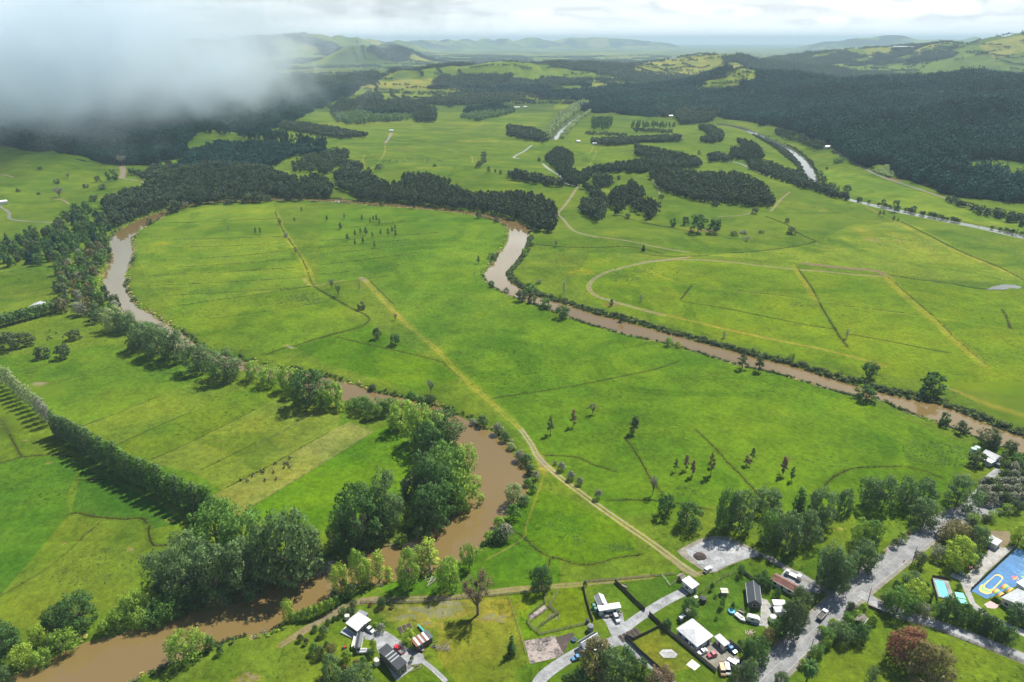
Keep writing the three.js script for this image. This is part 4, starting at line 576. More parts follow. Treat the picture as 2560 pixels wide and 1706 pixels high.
plants(M1, 'hill_tree', 'dark tree', 'on the left grazed hillside', 'trees on the left hillside', [[215, 548, 495, 52, 'mid', 'bush'], [325, 548, 490, 62, 'pine', 'bush'], [660, 203, 160, 40, 'mid', 'bush'], [460, 178, 140, 32, 'bare', 'ash'], [390, 213, 180, 38, 'mid', 'bush'], [575, 244, 215, 38, 'mid', 'bush'], [400, 305, 240, 64, 'bare', 'ash'], [770, 195, 112, 74, 'mid', 'dark'], [825, 90, 25, 62, 'bare', 'ash', 'pale bare tree at the top of the hill road'], [120, 270, 245, 30, 'mid', 'bush'], [270, 120, 98, 30, 'mid', 'bush'], [700, 250, 215, 50, 'mid', 'bush'], [640, 330, 290, 60, 'mid', 'bush'], [500, 400, 360, 60, 'mid', 'bush'], [260, 290, 272, 26, 'bush', 'bush']]);
plants(M1, 'paddock_tree', 'dark round tree', 'in the small left paddock by the hedge', 'dark trees in the left paddock', [[75, 1335, 1215, 120, 'mid', 'bush'], [170, 1310, 1215, 110, 'mid', 'bush'], [280, 1398, 1315, 92, 'mid', 'bush'], [440, 1393, 1300, 98, 'mid', 'bush'], [503, 1268, 1205, 84, 'mid', 'bush']]);
plants(M1, 'hedge_bush', 'grey-green bush', 'in the thick hedge by the long shed', 'hedge by the long shed', Array.from({ length: 12 }, (_, i) => [-10 + i * 36, 1190 - i * 10, 1100 - i * 9, 80, 'bush', i % 3 ? 'grey' : 'green']));
plants(M1, 'loop_bank_tree', 'dark tree', 'on the far bank of the loop', 'trees on the far side of the loop', [[1013, 488, 445, 42, 'mid', 'dark'], [1560, 347, 298, 84, 'mid', 'bush'], [1680, 343, 285, 110, 'mid', 'bush'], [1760, 343, 285, 66, 'mid', 'bush'], [1812, 338, 293, 54, 'mid', 'bush'], [1950, 328, 285, 64, 'mid', 'bush'], [2030, 328, 298, 44, 'mid', 'bush'], [1180, 405, 370, 70, 'mid', 'bush'], [1260, 390, 335, 40, 'bare', 'ash'], [1360, 350, 300, 60, 'mid', 'grey'], [1095, 435, 395, 30, 'bare', 'rust']]);
plants(M1, 'loop_tree', 'small tree', 'near the straight drain across the looped paddock', 'small trees by the straight drain', [[1895, 492, 446, 26, 'field', 'bush'], [1933, 578, 543, 32, 'mid', 'ash'], [1728, 553, 503, 20, 'field', 'grey'], [1760, 558, 503, 20, 'field', 'grey'], [1990, 472, 440, 14, 'field', 'bush'], [1545, 538, 493, 14, 'field', 'ash'], [2000, 690, 650, 26, 'bare', 'ash'], [2038, 405, 368, 18, 'field', 'grey'], [2210, 460, 425, 18, 'field', 'grey'], [2302, 520, 475, 22, 'field', 'bush']]);
// ---------------------------------------------------------------- belts of mixed trees whose members cannot be told apart: one label for each belt
const LOOK = { pine: 'blackish', dark: 'deep green', bush: 'dull dark', grey: 'grey-green', olive: 'brownish', green: 'fresh green', ash: 'bare grey' };
function belt(view, outline, spacing, h, w, types, name, label, group, seed) {
  const px = outline.map(([x, y]) => view(x, y)), q = px.map((p) => pick(p)), xs = q.map((p) => p[0]), zs = q.map((p) => p[2]), r = rng(seed), pad = h[1] * 3;
  for (let x = Math.min(...xs) - pad; x < Math.max(...xs) + pad; x += spacing) for (let z = Math.min(...zs) - pad; z < Math.max(...zs) + pad * 2; z += spacing) {
    const xx = x + (r() - 0.5) * spacing * 0.9, zz = z + (r() - 0.5) * spacing * 0.9, H = lerp(h[0], h[1], r()), p = project(xx, ground(xx, zz) + H * 0.5, zz), t = types[Math.floor(r() * types.length)];
    if (bankMap(xx, zz) > 0.45 || !inside(px, p[0], p[1])) continue;
    const lo = Math.min(...px.map((q) => q[0])), hi = Math.max(...px.map((q) => q[0])), lowY = Math.min(...px.map((q) => q[1])), highY = Math.max(...px.map((q) => q[1])), third = ['left', 'middle', 'right'][clamp(Math.floor((p[0] - lo) / (hi - lo) * 3), 0, 2)], row = ['back', 'centre', 'front'][clamp(Math.floor((p[1] - lowY) / (highY - lowY) * 3), 0, 2)];
    plantAt(xx, zz, H, w * (0.8 + 0.4 * r()), t[0], t[1], name, `${LOOK[t[1]]} ${t[0] === 'pine' ? 'conifer' : t[0] === 'mid' ? 'tree' : 'thin tree'} in the ${row} ${third} of ${label}`, group);
  }
}
belt(M1, [[-40, 600], [30, 570], [240, 545], [330, 520], [420, 430], [480, 370], [570, 350], [690, 430], [740, 500], [735, 600], [600, 640], [450, 700], [430, 735], [200, 735], [-40, 740]], 12.5, [9, 15], 9.5, [['pine', 'pine'], ['mid', 'dark'], ['mid', 'bush'], ['mid', 'dark']], 'belt_tree', 'the dark belt left of the river loop', 'dark belt left of the loop', 71);
belt(M1, [[380, 770], [440, 740], [600, 610], [690, 600], [760, 640], [745, 740], [700, 860], [715, 960], [780, 1010], [890, 1070], [800, 1130], [640, 1130], [520, 1085], [400, 1040], [365, 950]], 11.5, [9, 15], 8.5, [['mid', 'bush'], ['mid', 'grey'], ['mid', 'olive'], ['mid', 'green'], ['barepoplar', 'ash'], ['mid', 'bush']], 'belt_tree', 'the mixed belt by the left bank', 'mixed trees on the left bank', 72);
plants(Q1, 'track_shrub', 'pale grey round shrub', 'beside the straight farm track', 'shrubs along the farm track', [[228, 325, 285, 42, 'bush', 'ash'], [272, 367, 328, 42, 'bush', 'ash'], [311, 390, 355, 36, 'bush', 'ash'], [396, 455, 410, 40, 'bush', 'ash'], [200, 298, 280, 22, 'bush', 'ash']]);
// ---------------------------------------------------------------- woods and forests that read as one mass
function instanced(name, geo, mat, items, label, category) {           // items: [x, y, z, turn, width scale, height scale, tone]
  if (!items.length) return;
  const m = new THREE.InstancedMesh(geo, mat, items.length), d = new THREE.Object3D(), c = new THREE.Color();
  items.forEach(([x, y, z, a, s, t, k = 1], i) => { d.position.set(x, y, z); d.rotation.set(0, a, 0); d.scale.set(s, t, s); d.updateMatrix(); m.setMatrixAt(i, d.matrix); m.setColorAt(i, c.setRGB(k, k, k * (0.9 + 0.2 * ((i * 7919) % 97) / 97))); });
  m.name = numbered(name); tag(m, label, category, undefined, 'stuff'); scene.add(m); return m;
}
const crownOnly = (fn, n) => Array.from({ length: n }, (_, k) => fn(k));
// a crown on a short stem, of few large leaf clumps, for trees half a kilometre and more away
const WOODS = {
  bush: crownOnly((k) => { const r = rng(500 + k); return leaves(broadClumps(r, 11, 8.5, 1.5, 13), 150, 1.7, 520 + k, { vary: 0.4 }); }, 4),
  pine: crownOnly((k) => { const r = rng(540 + k), all = []; for (let i = 0; i < 9; i++) { const x = (i % 3 - 1) * 5 + (r() - 0.5) * 3, z = (Math.floor(i / 3) - 1) * 5 + (r() - 0.5) * 3, h = 14 + r() * 6, c = []; for (let j = 0; j < 5; j++) c.push([x + (r() - 0.5), h * (0.25 + 0.17 * j), z + (r() - 0.5), 2.9 * (1 - 0.185 * j), 2.2]); all.push(leaves(c, 46, 2.0, 560 + k * 10 + i, { vary: 0.35 })); } return mergeGeometries(all); }, 4),
  scrub: crownOnly((k) => { const r = rng(600 + k); return leaves(Array.from({ length: 6 }, (_, i) => [Math.cos(i * 2.4) * 0.9 * Math.sqrt(i / 6), 0.6 + 0.5 * r(), Math.sin(i * 2.4) * 0.9 * Math.sqrt(i / 6), 0.6, 0.55]), 46, 0.6, 610 + k, { vary: 0.4 }); }, 3),
  tuft: crownOnly((k) => leaves([[0, 0.25, 0, 0.45, 0.3]], 14, 0.5, 620 + k), 2),
};
let turnSet = 0;
const spread = (sets, name, mat, items, label, category) => instanced(name, sets[turnSet++ % sets.length], mat, items, label, category);
function wood(view, outline, spacing, h, w, leaf, name, label, seed, keep = 1) {
  const px = outline.map(([x, y]) => view(x, y)), q = px.map((p) => pick(p)), xs = q.map((p) => p[0]), zs = q.map((p) => p[2]), r = rng(seed), items = [], pad = h * 3;
  for (let x = Math.min(...xs) - pad; x < Math.max(...xs) + pad; x += spacing) for (let z = Math.min(...zs) - pad; z < Math.max(...zs) + pad * 3; z += spacing) {
    const xx = x + (r() - 0.5) * spacing, zz = z + (r() - 0.5) * spacing, s = 0.72 + 0.56 * r(), tone = 0.82 + 0.4 * r(), turn = r() * 6.28, skip = r() > keep, y = ground(xx, zz), p = project(xx, y + h * s * 0.5, zz);
    if (skip || bankMap(xx, zz) > 0.4 || !inside(px, p[0], p[1])) continue;
    items.push([xx, y - 0.3, zz, turn, w * s / 8.5, h * s / 11, tone]);
  }
  spread(WOODS.bush, name, LEAF[leaf === 'bush' ? 'wood' : leaf], items, label, 'woodland');
}
wood(M1, [[690, 330], [760, 290], [940, 250], [1010, 210], [1180, 165], [1240, 95], [1420, 70], [1600, 88], [1800, 108], [1900, 150], [2100, 205], [2232, 255], [2225, 305], [2100, 300], [1840, 303], [1500, 312], [1300, 335], [1130, 385], [960, 420], [800, 470], [735, 425]], 6.2, 13, 8, 'bush', 'hillside_wood', 'dark wood on the slope above the top of the river loop', 1);
wood(M2, [[215, 540], [240, 460], [330, 400], [400, 470], [480, 490], [550, 480], [556, 430], [640, 420], [760, 432], [882, 462], [850, 512], [905, 500], [1020, 560], [1200, 555], [1330, 545], [1500, 580], [1600, 640], [1605, 700], [1570, 792], [1500, 780], [1390, 755], [1200, 690], [1000, 652], [800, 632], [640, 616], [500, 606], [300, 592]], 6.2, 13, 8, 'bush', 'river_wood', 'long dark wood along the outside of the river loop', 2);
wood(M2, [[100, 420], [200, 330], [292, 360], [262, 400], [262, 500], [200, 525], [120, 505]], 6.5, 12, 8, 'bush', 'gully_wood', 'dark gully wood left of the long river wood', 3);
wood(M2, [[-10, 285], [120, 250], [195, 270], [160, 325], [60, 335], [90, 395], [-10, 405]], 7, 12, 8, 'bush', 'gully_wood', 'broken dark trees up the gully behind the loop', 4, 0.7);
wood(M2, [[-120, 440], [0, 430], [85, 490], [65, 572], [-60, 572]], 7, 12, 8, 'bush', 'gully_wood', 'dark clump at the mouth of the gully by the river', 5, 0.8);
wood(M2, [[1528, 305], [1600, 238], [1692, 268], [1712, 320], [1690, 382], [1760, 420], [1820, 380], [2000, 350], [2200, 322], [2345, 300], [2345, 382], [2000, 388], [1850, 402], [1800, 452], [1720, 484], [1660, 462], [1620, 390]], 6.4, 12, 8, 'bush', 'gully_wood', 'dark forked wood in the gully of the middle rises', 6);
wood(M2, [[1250, 412], [1320, 395], [1500, 432], [1642, 462], [1640, 488], [1480, 472], [1300, 442]], 6.4, 10, 7.5, 'bush', 'strip_wood', 'dark strip wood along the crest of the middle rise', 7);
wood(M2, [[1750, 480], [1860, 500], [1942, 600], [1930, 692], [1880, 715], [1770, 655], [1760, 590], [1840, 580], [1800, 510]], 6.4, 12, 8, 'bush', 'clump_wood', 'dark clump below the gravel track fork', 8);
wood(M2, [[1850, 430], [1972, 435], [1985, 482], [1900, 502]], 6.5, 11, 8, 'bush', 'clump_wood', 'small square dark clump above the larger clumps', 9);
wood(M2, [[1960, 540], [2110, 470], [2200, 520], [2190, 560], [2060, 620], [2010, 682], [1960, 590]], 6.8, 12, 8, 'bush', 'clump_wood', 'ragged dark clump in the middle of the slope', 10, 0.85);
wood(M2, [[2090, 610], [2230, 590], [2300, 640], [2250, 712], [2180, 682]], 6.8, 11, 8, 'bush', 'clump_wood', 'lowest dark clump on the slope left of the oval wood', 11, 0.8);
wood(M3, [[65, 362], [200, 355], [330, 370], [440, 380], [560, 375], [640, 386], [740, 430], [800, 490], [832, 548], [740, 558], [600, 548], [480, 542], [330, 522], [200, 482], [80, 422]], 6, 11, 7.5, 'bush', 'oval_wood', 'dark oval wood on the right-hand rise', 12);
wood(M3, [[-30, 205], [180, 240], [362, 290], [367, 320], [200, 342], [-30, 357], [-20, 320], [130, 282], [-20, 250]], 6.4, 11, 8, 'bush', 'strip_wood', 'dark strip wood above the oval wood', 13);
wood(M3, [[598, 165], [690, 190], [742, 230], [757, 282], [640, 282], [558, 262], [560, 225], [640, 220]], 6.8, 12, 8, 'bush', 'clump_wood', 'dark clump above the bend of the far river', 14);
wood(M3, [[415, 258], [480, 250], [580, 290], [430, 292]], 6.8, 10, 8, 'bush', 'clump_wood', 'little dark clump beside the pale gravel track', 15);
wood(M3, [[650, 285], [800, 310], [1000, 380], [1060, 432], [1170, 445], [1262, 490], [1292, 527], [1200, 512], [1060, 467], [900, 422], [780, 377], [680, 332]], 6.4, 9, 7.5, 'bush', 'strip_wood', 'dark strip wood following the far river downstream', 16);
wood(M3, [[690, 135], [860, 196], [985, 285], [1045, 385], [1025, 412], [960, 325], [840, 225]], 5, 4, 6, 'bush', 'bank_scrub', 'dark scrub on the left bank of the far river', 17);
wood(M3, [[770, 140], [960, 222], [1060, 305], [1095, 388], [1115, 432], [1090, 444], [1062, 352], [980, 266]], 5, 4, 6, 'bush', 'bank_scrub', 'dark scrub on the right bank of the far river', 18);
wood(M3, [[1300, 522], [1500, 562], [1650, 590], [1800, 622], [2000, 665], [2200, 700], [2400, 745], [2400, 765], [2200, 722], [2000, 683], [1760, 632], [1500, 578]], 5, 3.4, 6, 'bush', 'bank_scrub', 'dark scrub along the far bank of the shining river', 19, 0.75);
wood(M3, [[360, 90], [440, 85], [512, 130], [502, 167], [420, 182], [368, 167], [440, 140]], 7, 12, 9, 'bush', 'clump_wood', 'dark curved wood at the top of the far flats', 20);
wood(M3, [[-200, 160], [240, 145], [245, 172], [0, 178], [-200, 190]], 7, 8, 9, 'bush', 'hedge_row', 'dark hedge across the far flats', 21);
wood(T1, [[1520, 500], [1560, 470], [1640, 470], [1900, 478], [2000, 500], [2005, 545], [1920, 548], [1880, 512], [1700, 502], [1530, 522]], 9, 17, 12, 'bush', 'far_belt', 'dark tree belt behind the far pond', 22);
wood(T1, [[1280, 558], [1400, 568], [1550, 590], [1710, 618], [1560, 628], [1380, 604], [1285, 585]], 8, 12, 10, 'bush', 'far_belt', 'dark belt left of the far pond', 23, 0.9);
wood(T1, [[1940, 456], [2100, 445], [2353, 425], [2353, 465], [2100, 470], [1960, 472]], 10, 16, 13, 'bush', 'far_belt', 'dark block of plantation on the far flats', 24);
wood(T1, [[1635, 460], [1690, 425], [1745, 432], [1765, 445], [1740, 462]], 10, 14, 13, 'bush', 'far_belt', 'small dark plantation knoll on the far flats', 25);
wood(T1, [[2110, 532], [2353, 470], [2353, 512], [2200, 548]], 9, 12, 11, 'grey', 'far_belt', 'grey-green tree belt along the far creek bend', 26, 0.7);
wood(T1, [[1180, 405], [1280, 375], [1560, 372], [1640, 400], [1520, 432], [1250, 442]], 12, 16, 15, 'bush', 'far_belt', 'far dark tree belts below the misty plain', 27, 0.8);
wood(T1, [[1530, 520], [1640, 500], [1720, 528], [1900, 530], [1860, 545], [1600, 562], [1540, 545]], 9, 15, 10, 'grey', 'far_belt', 'grey-green trees standing round the far pond', 28, 0.6);
wood(T1, [[1040, 448], [1250, 436], [1282, 470], [1230, 512], [1080, 502]], 9, 14, 11, 'bush', 'far_belt', 'dark rounded wood beside the bald far hill', 29);
wood(T1, [[1040, 522], [1200, 500], [1235, 552], [1100, 556], [1000, 560]], 8, 13, 10, 'bush', 'far_belt', 'dark wood on the shoulder under the cloud', 30);
wood(T1, [[860, 700], [1000, 648], [1250, 655], [1400, 668], [1500, 692], [1350, 705], [1250, 755], [1000, 775], [780, 775], [840, 735]], 7, 13, 9, 'pine', 'slope_wood', 'dark wooded slope under the line of tall pines', 31);
wood(T1, [[1340, 748], [1440, 705], [1600, 690], [1595, 745], [1470, 775], [1350, 778]], 8, 11, 9, 'bush', 'slope_wood', 'scattered dark trees at the foot of the wooded slope', 32, 0.6);
wood(T1, [[1080, 592], [1200, 600], [1350, 625], [1500, 650], [1505, 692], [1400, 672], [1250, 640], [1090, 618]], 12, 20, 7, 'pine', 'pine_line', 'line of tall spaced pines on the spur', 33, 0.8);
wood(T1, [[880, 575], [960, 560], [1050, 590], [1050, 612], [920, 600]], 10, 18, 7, 'pine', 'pine_line', 'tall thin pines at the end of the dark ridge', 34, 0.8);
wood(M1, [[960, 140], [1010, 95], [1150, 70], [1240, 85], [1200, 160], [1020, 195], [850, 120], [880, 110]], 7, 9, 8, 'bush', 'slope_wood', 'dark shrubs beside the hill road', 35, 0.8);
wood(T2, [[-20, 575], [90, 588], [182, 625], [152, 646], [-20, 618]], 8, 11, 10, 'bush', 'far_belt', 'dark wood left of the willow creek', 36);
wood(T2, [[365, 638], [500, 632], [772, 620], [772, 642], [600, 642], [480, 664], [370, 656]], 8, 9, 10, 'bush', 'hedge_row', 'dark hedge below the planted rows on the far flats', 38);
wood(T2, [[335, 604], [530, 614], [530, 624], [340, 615]], 8, 6, 8, 'bush', 'hedge_row', 'thin dotted hedge row on the far flats', 39, 0.7);
wood(T2, [[560, 588], [742, 598], [742, 610], [560, 602]], 8, 6, 8, 'bush', 'hedge_row', 'second dotted hedge row on the far flats', 40, 0.7);
wood(T2, [[655, 475], [720, 440], [832, 430], [802, 525], [680, 525]], 10, 14, 12, 'bush', 'far_belt', 'dark trees round the far white farmhouse', 41, 0.85);
wood(T2, [[800, 485], [900, 440], [1100, 412], [1125, 430], [980, 505], [900, 555], [780, 562], [750, 522]], 10, 14, 13, 'bush', 'far_belt', 'grey-brown wood at the corner of the pine hills', 42, 0.9);
wood(T2, [[148, 605], [235, 505], [335, 452], [352, 470], [250, 545], [185, 612], [165, 640]], 8, 13, 11, 'pale', 'creek_willows', 'pale willows on the left side of the far creek', 43);
wood(T2, [[225, 620], [300, 545], [350, 512], [380, 490], [392, 478], [400, 488], [330, 535], [270, 590], [235, 632]], 8, 9, 9, 'pale', 'creek_willows', 'pale willows on the right side of the far creek', 44);
wood(T2, [[362, 548], [460, 548], [462, 580], [365, 578]], 7, 22, 5, 'dark', 'far_poplars', 'stand of tall dark poplars on the far flats', 45, 0.5);
wood(T2, [[540, 562], [750, 572], [752, 582], [545, 582]], 11, 16, 5, 'dark', 'far_poplars', 'thin row of far poplars beyond the hedge rows', 46, 0.6);
wood(T2, [[100, 372], [208, 355], [222, 400], [130, 412]], 12, 14, 13, 'bush', 'far_belt', 'dark trees on the small far hill', 47, 0.7);
wood(M3, [[1430, 352], [1540, 318], [1562, 400], [1450, 372]], 6, 4, 7, 'pale', 'pale_scrub', 'pale green scrub in the notch of the pine hills', 48);
wood(M3, [[1880, 520], [2000, 556], [2100, 586], [2400, 640], [2400, 700], [2240, 655], [2100, 612], [1900, 545]], 7, 8, 8, 'bush', 'foot_scrub', 'dark scrub along the road under the pine hills', 49, 0.8);
wood(M3, [[820, 100], [1000, 140], [1130, 190], [1110, 230], [1010, 190], [860, 150]], 9, 10, 10, 'bush', 'foot_scrub', 'scattered trees at the far foot of the pine hills', 50, 0.6);
// ---------------------------------------------------------------- pine forest over the hills, tree belts out over the plain
{
  const near = [], far = [], r = rng(900);
  for (let z = -860; z > -3300; z -= 12.5) for (let x = -2100; x < 2300; x += 12.5) {
    const xx = x + (r() - 0.5) * 9, zz = z + (r() - 0.5) * 9, s = 0.85 + 0.4 * r(), k = 0.8 + 0.42 * r(), a = r() * 6.28;
    if (Math.abs(xx) > -zz * 0.86 + 90 || hills(xx, zz) < 0.5 && zz < -2300 || !forestAt(xx, zz)) continue;
    const stand = fbm(xx / 150 + 40, zz / 110, 3), age = 1 + 0.5 * stand; if (stand < -0.2 && r() < 0.45) continue; near.push([xx, ground(xx, zz) - 0.6, zz, a, s * (0.9 + 0.25 * r()), s * age * (0.75 + 0.45 * r()), k * (1 - 0.9 * stand)]);
  }
  for (let z = -2300; z > -11000;) {
    const st = 26 * Math.max(1, -z / 4200);
    for (let x = z * 0.88; x < -z * 0.88; x += st) {
      const xx = x + (r() - 0.5) * st, zz = z + (r() - 0.5) * st, s = (st / 12.5) * (0.8 + 0.4 * r()), k = 0.8 + 0.4 * r(), a = r() * 6.28;
      if (zz > -3300 && hills(xx, zz) >= 0.5 || !forestAt(xx, zz)) continue;
      far.push([xx, ground(xx, zz) - 1, zz, a, s, 0.8 + 0.35 * r(), k]);
    }
    z -= st;
  }
  spread(WOODS.pine, 'pine_forest', LEAF.pine, near.filter((p) => p[0] < -300), 'dark pine forest on the left hills under the cloud', 'forest');
  spread(WOODS.pine, 'pine_forest', LEAF.pine, near.filter((p) => p[0] >= -300), 'dark pine forest clothing the right-hand hills', 'forest');
  spread(WOODS.pine, 'far_forest', LEAF.wood, far, 'dark forest and tree belts on the distant hills and plain', 'forest');
  // hedge lines round the far paddocks
  const lines = [];
  for (let i = 0; i < 1150; i++) {
    const z0 = -2600 - 9500 * r() * r(), x0 = z0 * 0.8 * (r() * 2 - 1), along = r() > 0.35, n = 8 + Math.floor(r() * 18), st = 14 * Math.max(1, -z0 / 4000);
    for (let j = 0; j < n; j++) { const x = x0 + (along ? j * st : j * st * 0.25) + (r() - 0.5) * 5, z = z0 + (along ? j * st * 0.12 : j * st * 0.9) + (r() - 0.5) * 5; if (!forestAt(x, z) && r() < 0.85) lines.push([x, ground(x, z) - 0.4, z, r() * 6.28, st / 9, 0.8 + 0.5 * r(), 0.8 + 0.4 * r()]); }
  }
  spread(WOODS.bush, 'far_hedges', LEAF.wood, lines, 'hedges and shelterbelts dotted over the far plain', 'hedge');
}
// ---------------------------------------------------------------- rank growth on the river banks, rushes in the drains, weeds
{
  const r = rng(77), rank = { bush: [], light: [], yellow: [], ash: [], straw: [] }, kinds = ['bush', 'bush', 'light', 'yellow', 'ash', 'straw'];
  const along = (pts, step, fn) => { for (let i = 0; i + 1 < pts.length; i++) { const a = pts[i], b = pts[i + 1], L = Math.hypot(b[0] - a[0], b[1] - a[1]); for (let s = r() * step; s < L; s += step) fn(lerp(a[0], b[0], s / L), lerp(a[1], b[1], s / L), (b[0] - a[0]) / L, (b[1] - a[1]) / L); } };
  for (const [bank, sgn] of [[bankNorth, 1], [bankSouth, -1]]) along(bank, 0.9, (x, z, dx, dz) => {
    const mood = vn(x / 22, z / 22), far = -z > 560 ? 1.35 : 1, o = (r() * 5.5 - 0.3), kk = mood > 0.35 ? 'light' : mood > 0.05 ? (r() < 0.4 ? 'yellow' : 'light') : mood > -0.35 ? (r() < 0.35 ? 'ash' : 'straw') : 'bush';
    const px = x - dz * o * -sgn, pz = z + dx * o * -sgn;
    if (bankMap(px, pz) > 0.62 || r() < 0.2) return;
    rank[kk].push([px, ground(px, pz) - 0.1, pz, r() * 6.28, (0.5 + r() * 0.7) * far, 0.35 + r() * (kk === 'bush' ? 1.0 : 0.55), 0.75 + 0.5 * r()]);
  });
  // dark low mangrove-like scrub on both banks of the lower right reach
  along(bankNorth.slice(Math.floor(bankNorth.length * 0.72)), 1.1, (x, z, dx, dz) => { for (let k = 0; k < 2; k++) { const o = -1 - r() * 6, px = x - dz * o, pz = z + dx * o; if (r() < 0.75 && bankMap(px, pz) < 0.6) rank.bush.push([px, ground(px, pz) - 0.1, pz, r() * 6.28, 0.9 + r(), 0.6 + r() * 1.1, 0.7 + 0.5 * r()]); } });
  along(bankSouth.slice(Math.floor(bankSouth.length * 0.76)), 1.2, (x, z, dx, dz) => { const o = 0.6 + r() * 3, px = x - dz * o, pz = z + dx * o; if (r() < 0.7 && bankMap(px, pz) < 0.6) rank.bush.push([px, ground(px, pz) - 0.1, pz, r() * 6.28, 0.8 + r() * 0.8, 0.6 + r(), 0.7 + 0.5 * r()]); });
  const what = { bush: 'dark low scrub on the river banks', light: 'fresh green rank growth on the river banks', yellow: 'yellow-green rank grass on the river banks', ash: 'grey twiggy growth on the river banks', straw: 'dry straw-coloured rushes on the river banks' };
  for (const k of Object.keys(rank)) spread(WOODS.scrub, 'bank_growth', LEAF[k], rank[k], what[k], 'undergrowth');
  // rushes
  const rush = [], weed = [];
  for (const [w, pts] of PAINT.drains) along(pts, 0.8, (x, z, dx, dz) => { if (r() < 0.6) { const o = (r() - 0.5) * w * 1.2; rush.push([x - dz * o, ground(x, z) - 0.05, z + dx * o, r() * 6.28, 0.4 + r() * 0.7, 0.3 + r() * 0.6, 0.7 + 0.8 * r()]); } });
  for (const [pts] of PAINT.furrows) along(pts, 1.0, (x, z) => { if (r() < 0.62 + 0.5 * vn(x / 14, z / 14)) rush.push([x + (r() - 0.5) * 0.8, ground(x, z) - 0.05, z + (r() - 0.5) * 0.8, r() * 6.28, 0.4 + r() * 0.6, 0.3 + r() * 0.6, 0.8 + 0.8 * r()]); });
  for (const t of rush) { const far = 1 + Math.max(0, (-t[2] - 450) / 420); t[4] *= far; t[5] *= Math.sqrt(far); }
  spread(WOODS.tuft, 'drain_rushes', LEAF.bush, rush, 'dark rushes growing in the paddock drains', 'rushes');
  const patches = [[M1, [1880, 1010], 300, 42, 16], [M1, [2060, 985], 180, 16, 12], [M1, [1400, 1085], 110, 26, 12], [L6, [1780, 370], 420, 22, 14], [L6, [1000, 440], 60, 16, 8], [L6, [90, 620], 60, 10, 6], [M2, [2110, 1080], 150, 26, 20], [M2, [2060, 1135], 120, 22, 8], [M2, [950, 1330], 160, 50, 22], [M3, [200, 980], 120, 40, 20], [M3, [1000, 1185], 60, 12, 8], [L3, [640, 80], 60, 9, 12], [L3, [800, 200], 30, 3, 6], [L3, [1140, 270], 90, 9, 3], [M2, [620, 330], 160, 60, 40], [D, [1120, 790], 90, 40, 26], [D, [1350, 850], 120, 90, 30], [D, [1650, 960], 140, 90, 22], [D, [980, 720], 120, 50, 60], [L1, [1300, 560], 60, 60, 12], [P2, [900, 500], 160, 22, 12], [L2, [480, 450], 70, 16, 10], [L5, [900, 1420], 60, 34, 12]];
  for (const [v, p, n, a, b] of patches) { const c = pick(v(...p)); for (let i = 0; i < n; i++) { const t = r() * 6.28, q = Math.sqrt(r()), x = c[0] + Math.cos(t) * q * a, z = c[2] + Math.sin(t) * q * b; if (bankMap(x, z) < 0.05) weed.push([x, ground(x, z) - 0.04, z, r() * 6.28, 0.3 + r() * 0.6, 0.2 + r() * 0.4, 0.8 + 0.9 * r()]); } }
  // scattered over all near paddocks
  for (let i = 0; i < 2600; i++) { const z = -170 - 650 * Math.pow(r(), 0.8), x = z * 0.8 * (r() * 2 - 1); if (bankMap(x, z) < 0.05 && !(z > -330 && x > 20) && fbm(x / 60 + 7, z / 60 + 3, 2) > -0.1) weed.push([x, ground(x, z) - 0.04, z, r() * 6.28, 0.3 + r() * 0.5, 0.2 + r() * 0.3, 0.8 + 0.7 * r()]); }
  for (const t of weed) { const far = 1 + Math.max(0, (-t[2] - 450) / 420); t[4] *= far; t[5] *= far; }
  spread(WOODS.tuft, "paddock_weeds", LEAF.bush, weed, 'dark weed tufts dotted over the paddocks', 'weeds');
}
// ---------------------------------------------------------------- settlement: materials and makers
const mat = (name, r, g, b, roughness = 0.8, metalness = 0, more = {}) => new THREE.MeshStandardMaterial({ name, color: rgb(r, g, b), roughness, metalness, ...more });
function grain(seed, n, tone, spot, stretch = 1) {                     // fine tone texture: grain, stains and scuffs
  const out = new Uint8Array(n * n * 4);
  for (let y = 0; y < n; y++) for (let x = 0; x < n; x++) { const v = 225 + tone * (vn(x / 3 + seed, y / (3 * stretch)) * 0.5 + vn(x / 11 + seed * 3, y / 11) * 0.6 + vn(x / 37, y / 37 + seed) * 0.9) - spot * sstep(0.45, 0.8, vn(x / 7 + seed * 5, y / 7)), o = (y * n + x) * 4; out[o] = out[o + 1] = out[o + 2] = clamp(v, 0, 255); out[o + 3] = 255; }
  const t = new THREE.DataTexture(out, n, n, THREE.RGBAFormat); t.colorSpace = THREE.SRGBColorSpace; t.magFilter = THREE.LinearFilter; t.wrapS = t.wrapT = THREE.RepeatWrapping; t.needsUpdate = true; return t;
}
const G_SOIL = grain(15, 256, 70, 90), G_GRAVEL = grain(3, 256, 26, 30), G_ROOF = grain(8, 128, 14, 16, 6), G_ASPH = grain(12, 256, 22, 20);
for (const t of [G_GRAVEL, G_ASPH, G_SOIL]) t.repeat.set(1 / 24, 1 / 24);
